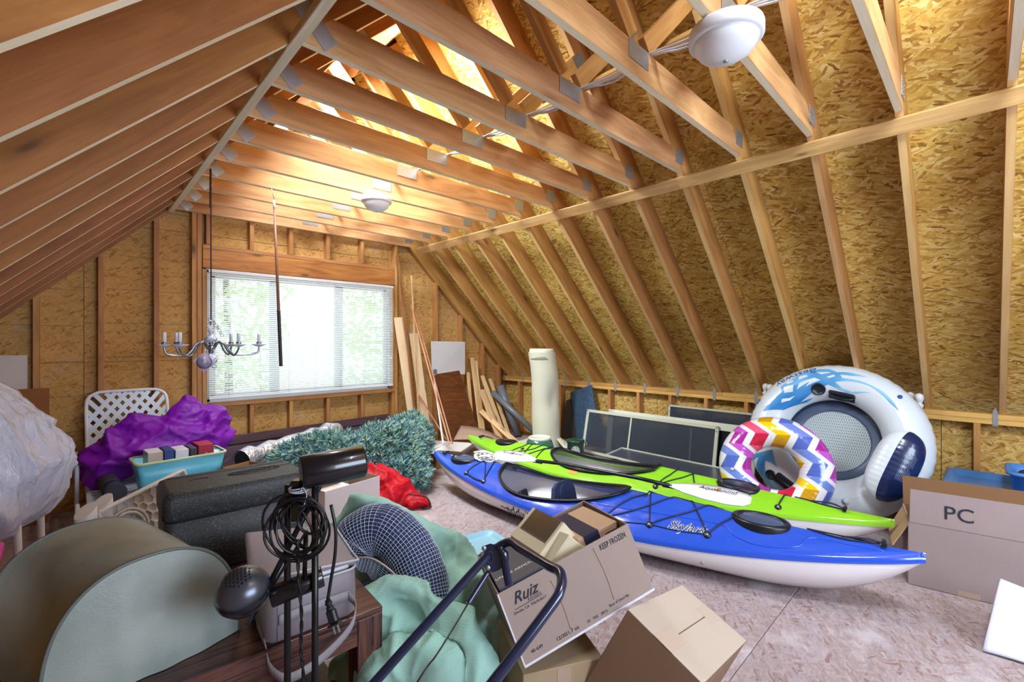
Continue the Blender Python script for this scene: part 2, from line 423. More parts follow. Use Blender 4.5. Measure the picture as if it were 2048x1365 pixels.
# back gable wall: panels cut to the roof line, with a window opening
WX0, WX1, WZ0, WZ1 = .93, 2.90, .80, 2.10
def roofz(x): return min(x + 1.97, 5.77 - x)
def gable(name_wall, Y, face, openings, mat):
    wb = thing(name_wall, None, None, (1.9, Y, 0), kind='structure')
    g_x = [XLw, .06, WX0, WX1, 3.72, XR] if openings else [XLw, .06, 1.28, 2.5, 3.72, XR]
    def poly(pts):
        M = frame((0, Y, 0), (1, 0, 0) if face < 0 else (-1, 0, 0), (0, face, 0))
        cx = sum(p[0] for p in pts) / len(pts); cz = sum(p[1] for p in pts) / len(pts)
        Mc = frame((cx, Y, cz), (1, 0, 0) if face < 0 else (-1, 0, 0), (0, face, 0)); sg = 1 if face < 0 else -1
        q = [((p[0] - cx) * sg, p[1] - cz) for p in pts]
        if sg < 0: q = q[::-1]
        G().prism(q, -.012).make('sheathing_panel', mat, wb, Mc, keep=True); fixn(WMlast())
    for i in range(len(g_x) - 1):
        a, b = g_x[i] + .0015, g_x[i + 1] - .0015
        for (z0, z1) in ((0, 1.22), (1.22, 2.44), (2.44, 4.3)):
            rng = [(z0, z1)]
            if openings and abs(a - WX0) < .01:
                rng = [(max(z0, 0), min(z1, WZ0)), (max(z0, WZ1), z1)]
            for (p, q) in rng:
                if q - p < .02: continue
                q -= .003; tops = []
                n = 12
                up = [(a + (b - a) * t / n, min(q, roofz(a + (b - a) * t / n) + .26)) for t in range(n + 1)]
                if max(u[1] for u in up) <= p + .01: continue
                up = [(x, max(z, p)) for x, z in up]
                o = [(a, p), (b, p)] + up[::-1]
                o2 = []
                for pt in o:
                    if not o2 or (abs(pt[0] - o2[-1][0]) + abs(pt[1] - o2[-1][1])) > 1e-4: o2.append(pt)
                poly(o2)
    return wb
def WMlast(): return list(WM)[-1]
wb = gable('wall_back', YB, -1, True, M_osbW)
ys_ = YB - .046
board('bottom_plate', (XLw, ys_, .019), (XR, ys_, .019), .09, .038, (0, 0, 1), M_stud, wb)
def studx(u, v=700): return sY(u, v, YB - .09).x
for u in (72, 202, 313):
    x = studx(u); board('stud', (x, ys_, .038), (x, ys_, roofz(x) + .02), .038, .089, (0, 1, 0), M_stud, wb)
for u in (874, 924, 967, 1000):
    x = studx(u); board('stud', (x, ys_, .038), (x, ys_, roofz(x) + .02), .038, .089, (0, 1, 0), M_stud, wb)
for x in (WX0 - .105, WX0 - .064): board('king_stud', (x, ys_, .038), (x, ys_, roofz(x) + .02), .038, .089, (0, 1, 0), M_stud, wb)
board('trimmer_stud', (WX0 - .022, ys_, .038), (WX0 - .022, ys_, 2.09), .038, .089, (0, 1, 0), M_stud, wb)
for x in (WX1 + .022, WX1 + .064): board('trimmer_stud' if x < WX1 + .03 else 'king_stud', (x, ys_, .038), (x, ys_, 2.09 if x < WX1 + .03 else roofz(x) + .02), .038, .089, (0, 1, 0), M_stud, wb)
board('window_header', (WX0 - .04, ys_ - .002, 2.20), (WX1 + .04, ys_ - .002, 2.20), .089, .185, (0, 0, 1), M_header, wb)
board('header_top_plate', (WX0 - .04, ys_, 2.314), (WX1 + .04, ys_, 2.314), .089, .038, (0, 0, 1), M_stud, wb)
board('rough_sill', (WX0 - .04, ys_ - .006, WZ0 - .024), (WX1 + .04, ys_ - .006, WZ0 - .024), .10, .042, (0, 0, 1), M_stud, wb)
for i, u in enumerate((417, 504, 583, 657, 725)):
    x = studx(u); board('cripple_stud', (x, ys_, 2.335), (x, ys_, 2.66), .038, .089, (0, 1, 0), M_stud, wb)
    if i: board('cripple_stud', (x, ys_, .038), (x, ys_, WZ0 - .046), .038, .089, (0, 1, 0), M_stud, wb)
# nailers along the gable roof line
board('gable_nailer', (-1.1, ys_, .90), (XC, ys_, ZC + .05), .089, .038, (1, 0, -1), M_rafterL, wb)
board('gable_nailer', (4.9, ys_, .90), (XC, ys_, ZC + .05), .089, .038, (-1, 0, -1), M_stud, wb)
# front gable behind the camera, open where its window is
wf = thing('wall_front', None, None, (1.9, YF, 0), kind='structure')
for (a, b, c, d) in ((XLw, .3, 0, 3.2), (.3, 2.9, 0, 1.0), (.3, 2.9, 2.5, 4.15), (2.9, XR, 0, 3.2)):
    panel('sheathing_panel', ((a + b) / 2, YF - .006, (c + d) / 2), (1, 0, 0), (0, 1, 0), b - a, d - c, .012, M_osbW, wf)

# roof: sheathing, trusses
ce = thing('ceiling', None, None, (XC, 1.5, 2.62), kind='structure')
DR = .184                                            # rafter depth
nl = V((-1, 0, 1)).normalized(); nr = V((1, 0, 1)).normalized()
SK = [(2.77, 3.57), (3.99, 4.79), (-.88, -.10)]; SKX = (1.20, 1.76)    # skylights (along y, along the slope in x); last one added for light, unseen
def slope_panel(side, x0, x1, y0, y1):
    n = nl if side < 0 else nr; f = RL if side < 0 else RR
    off = n * (DR + .007)
    a = V((x0, (y0 + y1) / 2, f(x0))) + off; b = V((x1, (y0 + y1) / 2, f(x1))) + off
    panel('roof_panel', (a + b) / 2, (0, 1, 0), -n, y1 - y0 - .003, (b - a).length - .003, .014, M_osbR, ce)
def xsplit(a, b, st): 
    out = [a]; 
    while out[-1] + st < b - .2: out.append(out[-1] + st)
    return out + [b]
st = 1.22 / sqrt(2)
xl = [-1.3, -.44, .42, SKX[0], SKX[1], XC + .14]
for i in range(len(xl) - 1):
    if i == 3: seg = [(YF, -.88), (-.10, 2.77), (3.57, 3.99), (4.79, YB + .05)]
    else: seg = [(YF, .24), (.24, 2.68), (2.68, YB + .05)]
    for (a, b) in seg: slope_panel(-1, xl[i], xl[i + 1], a, b)
xr = [XC - .14, 2.42, 3.28, 4.14, 5.3]
for i in range(len(xr) - 1):
    sh = .61 if i % 2 else 0.
    e = [YF] + [y for y in (-.97 + sh, 1.47 + sh, 3.91 + sh)] + [YB + .05]
    for a, b in zip(e, e[1:]): slope_panel(1, xr[i], xr[i + 1], a, b)
def gusset(px, pz, y, ang, wd, ht, parent):
    g = G(); M = Matrix.Translation((px, y - .0205, pz)) @ Matrix.Rotation(-ang, 4, 'Y')
    g.box((0, 0, 0), (wd, .002, ht), M)
    for i in range(3):
        for j in range(5):
            if (i + j) % 2 == 0: c = V(((j - 2) * wd / 5.6, -.0014, (i - 1) * ht / 3.4)); g.box(c, (.007, .0012, .004), M)
    g.make('gusset_plate', M_steel, parent)
ZT = 2.62; TH = .15
for k, y in enumerate(TY):
    o = nl * (DR / 2); a = V((-1.25, y, RL(-1.25))) + o; b = V((XC - .004, y, ZC)) + o
    b = a + (b - a) * 1.045
    if any(p < y < q for p, q in SK):                    # trimmed round the roof window
        lo = V((SKX[0] - .04, y, RL(SKX[0] - .04))) + o; hi = V((SKX[1] + .04, y, RL(SKX[1] + .04))) + o
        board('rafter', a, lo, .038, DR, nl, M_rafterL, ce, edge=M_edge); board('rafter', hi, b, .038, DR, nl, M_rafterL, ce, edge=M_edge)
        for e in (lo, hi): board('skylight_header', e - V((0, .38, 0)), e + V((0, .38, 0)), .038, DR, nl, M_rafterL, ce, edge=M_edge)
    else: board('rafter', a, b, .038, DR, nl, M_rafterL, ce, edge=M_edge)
    o = nr * (DR / 2); a = V((5.2, y, RR(5.2))) + o; b = V((XC + .004, y, ZC)) + o; b = a + (b - a) * 1.045
    board('rafter', a, b, .038, DR, nr, M_rafterR, ce, edge=M_litedgeR)
    if k == len(TY) - 1: pass
    x0 = ZT - 1.97 - .02; x1 = 5.77 - ZT + .02
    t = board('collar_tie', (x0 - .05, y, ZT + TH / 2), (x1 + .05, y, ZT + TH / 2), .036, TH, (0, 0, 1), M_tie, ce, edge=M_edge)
    if y > -.5:
        gusset(x0 + .09, ZT + .09, y, radians(-45), .19, .078, t); gusset(x1 - .05, ZT + .10, y, 0, .11, .10, t); gusset(1.88, ZT + .105, y, 0, .17, .085, t)
    for sg in (-1, 1):
        p = V((XC + sg * .06, y, ZT + TH + .03)); q = V((XC + sg * .60, y, ZT + TH + .57))
        w_ = board('web', p, q, .036, .089, (-sg, 0, 1), M_web, ce)
        if y > -.5: gusset(q.x - sg * .02, q.z - .02, y, radians(45 * sg), .12, .075, w_)
# boards lying along the trusses above the ties
board('ridge_board', (XC, YF, ZC + .16), (XC, YB, ZC + .16), .03, .18, (0, 0, 1), M_web, ce)
board('strongback', (2.42, -1, ZT + TH + .30), (2.42, 5.2, ZT + TH + .30), .036, .089, (1, 0, 1), M_web, ce)
# blocking between the last rafter and the gable
for i in range(6):
    x = 4.55 - i * .46; p = V((x, 0, RR(x))) + nr * .03
    board('blocking', (p.x, TY[-1] + .02, p.z), (p.x, YB - .09, p.z), .05, .038, nr, M_stud, ce)
# braces nailed under the rafters where slope and ties meet
n0 = V((-1, 0, -1)).normalized()
for nm, yA, yB in (('trim_1', -2.1, 1.62), ('trim_2', 1.55, 5.05)):
    off = n0 * (.010 if nm == 'trim_1' else .012)
    x = 3.205; z = RR(x); tag(board(nm, V((x, yA, z)) + off, V((x, yB, z)) + off, .09, .019, n0, M_brace), kind='structure')
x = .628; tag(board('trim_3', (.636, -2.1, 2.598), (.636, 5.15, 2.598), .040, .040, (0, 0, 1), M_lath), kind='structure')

# unseen dark backing added outside the sheathing to stop daylight leaking through seams
sk = thing('wall_light_seal', None, None, (XC, 1.5, 0), kind='structure')
M_skin = plain('dark_light_seal', (60, 56, 52), .9)
for (xa, xb, za, zb) in ((XLw - .3, WX0, -.1, 4.3), (WX1, XR + .3, -.1, 4.3), (WX0, WX1, -.1, WZ0), (WX0, WX1, WZ1, 4.3)):
    G().box(((xa + xb) / 2, YB + .03, (za + zb) / 2), (xb - xa, .02, zb - za)).make('wall_seal_panel', M_skin, sk)
for (xa, xb, za, zb) in ((XLw - .3, .3, -.1, 4.3), (2.9, XR + .3, -.1, 4.3), (.3, 2.9, -.1, 1.0), (.3, 2.9, 2.5, 4.3)):
    G().box(((xa + xb) / 2, YF - .03, (za + zb) / 2), (xb - xa, .02, zb - za)).make('wall_seal_panel', M_skin, sk)
for x in (XLw - .04, XR + .04): G().box((x, 1.55, .35), (.02, YB - YF, 1.0)).make('wall_seal_panel', M_skin, sk)
def roof_seal(side, x0, x1, y0, y1):
    n = nl if side < 0 else nr; f = RL if side < 0 else RR; o = n * (DR + .03)
    a = V((x0, (y0 + y1) / 2, f(x0))) + o; b = V((x1, (y0 + y1) / 2, f(x1))) + o
    G().box((0, 0, 0), (y1 - y0, (b - a).length, .015), frame((a + b) / 2, (0, 1, 0), n)).make('roof_seal_sheet', M_skin, sk)
roof_seal(1, XC - .3, 5.4, YF - .1, YB + .1); roof_seal(-1, -1.5, SKX[0], YF - .1, YB + .1); roof_seal(-1, SKX[1], XC + .3, YF - .1, YB + .1)
for a, b in ((YF - .1, -.88), (-.10, 2.77), (3.57, 3.99), (4.79, YB + .1)): roof_seal(-1, SKX[0], SKX[1], a, b)

# skylights (the last one added out of view for its light)
for i, (a, b) in enumerate(SK):
    wn = thing('window_%d' % (i + 2), None, None, (1.3, (a + b) / 2, 3.3), kind='structure')
    x0, x1 = SKX
    def PT(x, y, d): return V((x, y, RL(x))) + nl * d
    for (p, q) in (((x0, a), (x1, a)), ((x0, b), (x1, b)), ((x0, a), (x0, b)), ((x1, a), (x1, b))):
        board('skylight_frame', PT(p[0], p[1], DR + .02), PT(q[0], q[1], DR + .02), .03, .09, nl, M_white, wn)
    g = G(); g.sheet([PT(x0, a, DR + .06), PT(x1, a, DR + .06), PT(x1, b, DR + .06), PT(x0, b, DR + .06)], .004)
    t = NT('clear_glass_pane'); tr = t.n('ShaderNodeBsdfTransparent', {0: (.95, .98, .97, 1)}); gl = t.n('ShaderNodeBsdfGlossy', {'Roughness': .02})
    mx = t.n('ShaderNodeMixShader', {0: .06, 1: tr.outputs[0], 2: gl.outputs[0]}); t.t.links.new(mx.outputs[0], t.o.inputs[0]); M_pane = t.m
    g.make('pane', M_pane, wn)
# back window: frame, sashes, three panes
wn = thing('window_1', None, None, (1.91, YB, WZ0), kind='structure')
M_vinyl = plain('white_vinyl', (226, 230, 234), .35)
yw = YB - .005
for (p, q) in (((WX0, WZ0), (WX1, WZ0)), ((WX0, WZ1), (WX1, WZ1)), ((WX0, WZ0), (WX0, WZ1)), ((WX1, WZ0), (WX1, WZ1))):
    board('window_frame', (p[0], yw, p[1]), (q[0], yw, q[1]), .06, .07, (0, 1, 0), M_vinyl, wn)
for (xa, xb) in ((WX0 + .03, 1.55), (1.55, 2.25), (2.25, WX1 - .03)):
    g = G()
    for (c, s_) in ((((xa + xb) / 2, yw, WZ0 + .06), (xb - xa, .035, .045)), (((xa + xb) / 2, yw, WZ1 - .06), (xb - xa, .035, .045)), ((xa + .025, yw, (WZ0 + WZ1) / 2), (.05, .035, WZ1 - WZ0 - .1)), ((xb - .025, yw, (WZ0 + WZ1) / 2), (.05, .035, WZ1 - WZ0 - .1))): g.box(c, s_, b=.004)
    sash = g.make('sash', M_vinyl, wn)
    G().box(((xa + xb) / 2, yw, (WZ0 + WZ1) / 2), (xb - xa - .1, .004, WZ1 - WZ0 - .16)).make('pane', M_pane, sash)
# ------------------------------------------------------------------ blind in front of the back window, trees outside
bl = thing('venetian_blind', 'white venetian blind lowered across the wide back window', 'blind', (1.91, 5.19, 2.09))
M_slat = NT('blind_slat'); 
_tr = M_slat.n('ShaderNodeBsdfTranslucent', {0: (.86, .92, .88, 1)}); _mx = M_slat.n('ShaderNodeMixShader', {0: .35, 1: M_slat.p.outputs[0], 2: _tr.outputs[0]})
M_slat.t.links.new(_mx.outputs[0], M_slat.o.inputs[0]); M_slat = M_slat.fin(S((226, 230, 232)), .45)
BX0, BX1, BY = .935, 2.895, 5.175
G().box(((BX0 + BX1) / 2, BY, 2.078), (BX1 - BX0 + .01, .03, .028), b=.003).make('head_rail', M_white, bl)
G().box(((BX0 + BX1) / 2, BY, .845), (BX1 - BX0, .026, .016), b=.003).make('bottom_rail', M_white, bl)
nsl = 58; g = G()
prof = [(-.0125, -.0040), (-.006, .0006), (.0, .0020), (.006, .0012), (.0125, -.0016)]
a_ = radians(24); sl = None
for i in range(nsl):
    z = .868 + i * (2.055 - .868) / (nsl - 1)
    if sl is None:
        g.grid(lambda u, v: (BX0 + (BX1 - BX0) * u - (BX0 + BX1) / 2, prof[int(round(v * 4))][0] * cos(a_) - prof[int(round(v * 4))][1] * sin(a_), prof[int(round(v * 4))][0] * sin(a_) + prof[int(round(v * 4))][1] * cos(a_)), 8, 4)
        sl = g.make('slat', M_slat, bl, Matrix.Translation(((BX0 + BX1) / 2, BY, z)), keep=True)
    else:
        c = sl.copy(); COL.objects.link(c); c.parent = bl; M = Matrix.Translation(((BX0 + BX1) / 2, BY, z)); c.matrix_local = WM[bl].inverted() @ M; WM[c] = M
for x in (1.10, 1.38, 1.66, 1.94, 2.22, 2.52, 2.80):
    for dy in (-.0135, .0135): G().cyl((x, BY + dy, .85), (x, BY + dy, 2.07), .0011, n=5).make('ladder_cord', M_white, bl)
G().cyl((2.86, BY - .022, 1.20), (2.86, BY - .022, 2.06), .0014, n=5).lathe([(.002, 1.16), (.006, 1.17), (.006, 1.195), (.002, 1.205)], Matrix.Translation((2.86, BY - .022, 0)), 8).make('pull_cord', M_white, bl)

M_leaf = NT('sunlit_leaves'); _v = M_leaf.n('ShaderNodeObjectInfo').outputs['Random']
_tr = M_leaf.n('ShaderNodeBsdfTranslucent', {0: S((214, 232, 176))}); _mx = M_leaf.n('ShaderNodeMixShader', {0: .5, 1: M_leaf.p.outputs[0], 2: _tr.outputs[0]})
M_leaf.t.links.new(_mx.outputs[0], M_leaf.o.inputs[0]); M_leaf = M_leaf.fin(S((186, 208, 150)), .6)
M_bark = plain('tree_bark', (112, 96, 80), .9, .3, 20)
def tree(x, y, z0, h, r, label):
    tr = thing('leafy_tree', label, 'tree', (x, y, z0), group='trees outside the back window')
    G().tube(crv([(x, y, z0), (x + .1, y, z0 + h * .4), (x, y + .1, z0 + h)], 4), [.16 - .012 * i for i in range(9)], 8).make('trunk', M_bark, tr)
    rn = random.Random(int(x * 100)); vs = []; fs = []
    for i in range(1500):
        d = V((rn.gauss(0, 1), rn.gauss(0, 1), rn.gauss(0, 1))).normalized() * rn.uniform(.55, 1.0)
        c = V((x, y, z0 + h * .72)) + V((d.x * r, d.y * r, d.z * h * .42)); a = V((rn.gauss(0, 1), rn.gauss(0, 1), rn.gauss(0, 1))).normalized() * rn.uniform(.09, .17); b = a.orthogonal().normalized() * a.length * .5
        k = len(vs); vs += [c - a, c + b, c + a, c - b]; fs.append((k, k + 1, k + 2, k + 3))
    tag(G().add(vs, fs).make('leaves', M_leaf, tr), kind='stuff')
tree(-.6, 12.5, -3, 7.4, 1.7, 'leafy green tree outside, seen through the left part of the blind')
tree(3.2, 15.5, -3, 7.6, 1.8, 'leafy green tree outside, seen through the middle of the blind')
tree(7.2, 12.5, -3, 6.4, 1.8, 'leafy green tree outside, seen through the right part of the blind')
# ------------------------------------------------------------------ the two kayaks and the paddle
M_hull = plain('white_hull', (226, 220, 222), .22, Coat_Weight=.4)
M_blue = plain('blue_deck', (40, 82, 196), .12, Coat_Weight=.6)
M_green = plain('green_deck', (142, 208, 44), .14, Coat_Weight=.6)
M_black = plain('black_plastic', (20, 22, 30), .35)
M_rubber = plain('black_rubber', (16, 20, 34), .5)
M_navy = plain('navy_pad', (34, 46, 84), .7)
M_cord = plain('black_cord', (22, 26, 52), .6)
M_ink = plain('dark_print', (26, 28, 44), .6)
M_inkw = plain('white_print', (236, 238, 244), .5)
M_lid = plain('hatch_lid', (66, 84, 116), .3)
class Kayak:
    def __init__(s, name, label, P, W, zm, deckmat, crown, cock, group):
        s.a, s.b = V(P[0]), V(P[1]); s.W = W; s.zm = zm; s.cr = crown; s.cock = cock
        ax = (s.b - s.a); s.L = V((ax.x, ax.y, 0)).length; s.ax = V((ax.x, ax.y, 0)).normalized()
        s.n = V((s.ax.y, -s.ax.x, 0));
        if s.n.x > 0: s.n = -s.n                                   # towards the open floor
        m = (s.a + s.b) / 2; s.root = thing(name, label, 'kayak', (m.x, m.y, 0), group=group); s.dm = deckmat
        tc, ca, cb = cock
        s.hull(); s.deck()
    def w(s, t): return s.W * max(0.006, sin(pi * min(max(t, 0), 1) ** .97)) ** .8
    def zs(s, t): u = 2 * t - 1; return s.zm + ((s.a.z if u < 0 else s.b.z) - s.zm) * u * u
    def zk(s, t):
        u = abs(2 * t - 1); e = s.zs(t) - .03
        return 0.004 if u < .5 else min(e, .004 + e * ((u - .5) / .5) ** 2.5)
    def mid(s, t): p = s.a.lerp(s.b, t); return V((p.x, p.y, 0))
    def hp(s, t, q, sd): # hull point: q 0 at the seam .. 1 at the keel; sd +1 near side
        w = s.w(t) * (1 - q ** 2.6); z = s.zs(t) + (s.zk(t) - s.zs(t)) * q ** .72
        return s.mid(t) + s.n * w * sd + V((0, 0, z))
    def dz(s, t, e): return s.zs(t) + (.012 + s.cr * sin(pi * t) ** 1.15) * (1 - abs(e) ** 2.1) * (1 + .18 * max(0, 1 - abs(e) * 3.2) * (1 if t < .3 or t > .6 else 0))
    def dp(s, t, e, up=0.0): return s.mid(t) + s.n * s.w(t) * e + V((0, 0, s.dz(t, e) + up))
    def hull(s):
        g = G(); N = 56; rows = []
        for i in range(N + 1):
            t = i / N; t = .5 - .5 * cos(pi * t)
            rows.append([s.hp(t, k / 9, 1) for k in range(10)] + [s.hp(t, 1 - k / 9, -1) for k in range(1, 10)])
        n = len(rows[0]); vs = [p for r in rows for p in r]
        g.add(vs, [(i * n + k, i * n + k + 1, (i + 1) * n + k + 1, (i + 1) * n + k) for i in range(N) for k in range(n - 1)], True)
        g.make('hull', M_hull, s.root)
    def ell(s, t, e):
        tc, ca, cb = s.cock; l = (t - tc) * s.L / ca; b_ = cb * (1 - .16 * l); y = s.w(t) * e / b_
        return (abs(l) ** 2.3 + abs(y) ** 2.3) ** (1 / 2.3)
    def deck(s):
        N, K = 150, 44; P = []; tc, ca, cb = s.cock
        for i in range(N + 1):
            t = .5 - .5 * cos(pi * i / N) if False else i / N
            for k in range(K + 1):
                e = 2 * k / K - 1; P.append([t, e])
        idx = lambda i, k: i * (K + 1) + k
        rho = [s.ell(*p) for p in P]; fs = []
        for i in range(N):
            for k in range(K):
                q = (idx(i, k), idx(i + 1, k), idx(i + 1, k + 1), idx(i, k + 1))
                if all(rho[j] < 1 for j in q): continue
                fs.append(q)
        used = set(j for f in fs for j in f); vs = []
        for j, p in enumerate(P):
            t, e = p
            if j in used and rho[j] < 1:
                l = (t - tc) * s.L; y = s.w(t) * e; r = rho[j]; l /= r; y /= r; t = tc + l / s.L; e = y / s.w(t)
            vs.append(s.dp(t, e))
        g = G().add(vs, fs, True)
        for sd in (-1, 1):                                     # rolled edge over the hull seam
            row = []
            for i in range(N + 1):
                t = i / N; p = s.dp(t, sd); row += [p, p + s.n * sd * .006 - V((0, 0, .006)), p + s.n * sd * .006 - V((0, 0, .034))]
            g.add(row, [(i * 3 + k, (i + 1) * 3 + k, (i + 1) * 3 + k + 1, i * 3 + k + 1) for i in range(N) for k in range(2)], True)
        for t, dr in ((0, 1), (1, -1)): g.ball(s.dp(t, 0) + s.ax * dr * .012 - V((0, 0, .018)), .0165, 10, 6, (1, .6, 1))
        o = fixn(g.make('deck', s.dm, s.root)); s.deck_o = o
        ring = []
        for q in range(64):
            a = 2 * pi * q / 64; c, sn = cos(a), sin(a); l = abs(c) ** (2 / 2.3) * (1 if c >= 0 else -1); y = abs(sn) ** (2 / 2.3) * (1 if sn >= 0 else -1)
            t = tc + l * ca / s.L; y = y * cb * (1 - .16 * l); ring.append((t, y / s.w(t), l, y))
        s.ring = ring
        g = G(); rows = []
        for (t, e, l, y) in ring:
            p = s.dp(t, e); o_ = (s.ax * l * .8 + s.n * (y / cb)).normalized()
            rows.append([p - o_ * .004 - V((0, 0, .014)), p - o_ * .004 + V((0, 0, .018)), p + o_ * .003 + V((0, 0, .023)), p + o_ * .019 + V((0, 0, .019)), p + o_ * .019 + V((0, 0, .013)), p + o_ * .006 + V((0, 0, .008)), p + o_ * .006 - V((0, 0, .012))])
        g.rings(rows, closed=True); fixn(g.make('cockpit_coaming', M_black, s.root))
    def hatch(s, t, ra, rb, lid=M_lid):
        c = s.dp(t, 0); d = (s.dp(t + .02, 0) - s.dp(t - .02, 0)).normalized(); up = s.n.cross(d); up = up if up.z > 0 else -up
        M = frame(c + up * -.012, d, up) @ Matrix.Diagonal((ra, rb, 1, 1))
        g = G().lathe([(1.16, -.04), (1.16, .004), (1.10, .016), (.93, .016), (.90, .008)], M, 40, False); h = g.make('hatch_rim', M_black, s.root)
        G().lathe([(.905, -.01), (.905, .008), (.82, .013), (.4, .018), (.01, .019)], M, 40, True).make('hatch_lid', lid, s.root)
    def cordline(s, pts, r=.0045, name='bungee_cord', mat=None, up=.006):
        q = crv([(p[0], p[1], 0) for p in pts], 10) if len(pts) > 2 else [V((pts[0][0] + (pts[1][0] - pts[0][0]) * k / 14, pts[0][1] + (pts[1][1] - pts[0][1]) * k / 14, 0)) for k in range(15)]
        G().tube([s.dp(p.x, p.y, up) for p in q], r, 6).make(name, mat or M_cord, s.root)
    def fitting(s, t, e):
        p = s.dp(t, e); q = s.dp(t + .01, e) - p; r = s.dp(t, e + .05 * (1 if e < .9 else -1)) - p; n = q.cross(r).normalized(); n = n if n.z > 0 else -n
        M = frame(p, q, n); f = G().lathe([(.021, -.004), (.021, .006), (.013, .011), (.002, .012)], M, 14).make('deck_fitting', M_black, s.root)
        G().lathe([(.008, .010), (.008, .0145), (.001, .0155)], M, 10).make('bolt', M_steel, f)
    def toggle(s, t, e=0.0):
        p = s.dp(t, e, .012); g = G().tube([p - s.n * .035, p + s.n * .035], .012, 8); h = g.make('carry_handle', M_black, s.root)
        sg = 1 if t < .5 else -1
        G().tube(crv([p, s.dp(t + sg * .02, .06, .02), s.dp(t + sg * .05, .05, .008), s.dp(t + sg * .02, -.06, .02), p], 5), .004, 6).make('handle_cord', M_cord, h)
    def seat(s, tq, mat, pad, fl=1):
        z = .10; c = s.mid(tq); F_ = frame(c + V((0, 0, z)), s.ax * fl, (0, 0, 1))
        g = G().box((-.10, 0, -.03), (.36, .36, .05), F_, b=.02); g.box((-.28, 0, -.02), (.10, .30, .07), F_, b=.03); se = g.make('seat', mat, s.root)
        B = F_ @ Matrix.Translation((.10, 0, .02)) @ Matrix.Rotation(radians(14), 4, 'Y')
        prof = [(-.15, 0), (.15, 0), (.15, .13), (.12, .19), (.06, .215), (-.06, .215), (-.12, .19), (-.15, .13)]
        Mb = B @ Matrix(((0, 0, 1, 0), (1, 0, 0, 0), (0, 1, 0, 0), (0, 0, 0, 1)))
        bk = fixn(G().prism(prof, .03, Mb).make('seat_back', mat, s.root))
        g = G(); pr = [(.085 * cos(a) , .11 + .085 * sin(a)) for a in [2 * pi * k / 20 for k in range(20)]]
        g.prism([(-p[0], p[1]) for p in pr], -.014, Mb)
        pd = fixn(g.make('back_pad', pad, s.root)); g = G()
        for i in range(-3, 4):
            for j in range(-4, 5):
                if (i * .024) ** 2 / .07 ** 2 + (j * .020) ** 2 / .072 ** 2 < 1: g.ball(Mb @ V((i * .024, .11 + j * .020, -.014)), .006, 6, 4)
        tag(g.make('dimple', M_rubber, pd), kind='stuff')

kb = Kayak('kayak', 'blue and white kayak lying on the floor beside the open cardboard boxes', ((2.48, 3.64, .34), (2.99, .20, .352)), .325, .195, M_blue, .15, (.405, .53, .262), 'kayaks on the floor')
kb.hatch(.115, .13, .092); kb.hatch(.795, .135, .10)
for pts in (((.165, .86), (.175, .2), (.20, -.55)), ((.165, -.6), (.19, .1), (.232, .86)), ((.232, .86), (.215, .1), (.20, -.55))): kb.cordline(pts)
kb.cordline(((.165, .90), (.20, .93), (.232, .90)), .007)
for t, e in ((.165, .88), (.232, .88), (.63, .80), (.725, .80), (.165, -.8), (.232, -.8), (.63, -.8), (.725, -.8)): kb.fitting(t, e)
for pts in (((.545, .86), (.575, .35), (.60, -.1), (.63, -.8)), ((.545, .86), (.60, .55), (.65, .0), (.725, -.75)), ((.63, .80), (.615, .3), (.60, -.2), (.585, -.8)), ((.63, .8), (.68, .40), (.715, -.1), (.735, -.75)), ((.725, .80), (.70, .3), (.68, -.1), (.65, -.75)), ((.725, .80), (.745, .4), (.765, -.05), (.775, -.5))): kb.cordline(pts)
kb.cordline(((.545, .86), (.58, .85), (.63, .80)), .003); kb.cordline(((.63, .80), (.68, .82), (.725, .80)), .003)
kb.cordline(((.86, -.25), (.90, -.2), (.95, 0)), .004); kb.cordline(((.86, .0), (.91, .15), (.95, 0)), .004)
kb.cordline(((.50, .62), (.58, .58), (.66, .52), (.74, .5), (.765, .72), (.80, .86), (.85, .80), (.87, .35), (.93, .45), (.955, .6)), .004, 'deck_moulding', M_blue, .001)
kb.toggle(.955); kb.toggle(.045)
kb.seat(.452, M_navy, M_navy, -1)
c = kb.mid(.325); Fb = frame(c + V((0, 0, .08)), kb.ax, (0, 0, 1))
g = G().box((0, -.06, .06), (.03, .10, .16), Fb @ Matrix.Rotation(radians(-20), 4, 'Y'), b=.01); g.box((.10, -.06, .0), (.18, .05, .02), Fb, b=.006); g.make('foot_brace', M_rubber, kb.root)
def hull_text(x, y, k=kb, t0=.30, q0=.45): t = t0 + x / k.L; q = min(.95, max(.02, q0 - y / .21)); return k.hp(t, q, 1) + k.n * .004 + V((0, 0, .001))
lettering('hull_lettering', '~eddyline', .10, M_ink, kb.root, None, lambda x, y: hull_text(x, y, kb, .352, .30))
def deck_text(x, y, k=kb, t0=.69, e0=.72): t = t0 + x / k.L; return k.dp(t, e0 - y / k.w(t0), .004)
lettering('deck_lettering', 'Skylark', .072, M_inkw, kb.root, None, lambda x, y: deck_text(x, y) - V((0, 0, .0015)), shear=.35, bold=.0022)
lettering('deck_lettering', 'Skylark', .072, M_ink, kb.root, None, lambda x, y: deck_text(x, y), shear=.35)
decal('flag_sticker', [(0, 0), (.09, 0), (.09, .02), (0, .02)], plain('red_print', (200, 40, 60), .5), kb.root, lambda x, y: deck_text(x, y, kb, .85, -.35))
decal('flag_sticker', [(0, .022), (.16, .022), (.16, .04), (0, .04)], M_inkw, kb.root, lambda x, y: deck_text(x, y, kb, .86, -.3))
G().tube([kb.dp(.065 + .012 * i, .1 + (.16 if i % 2 else -.10), .004) for i in range(5)], .003, 5).make('bow_print', M_inkw, kb.root)
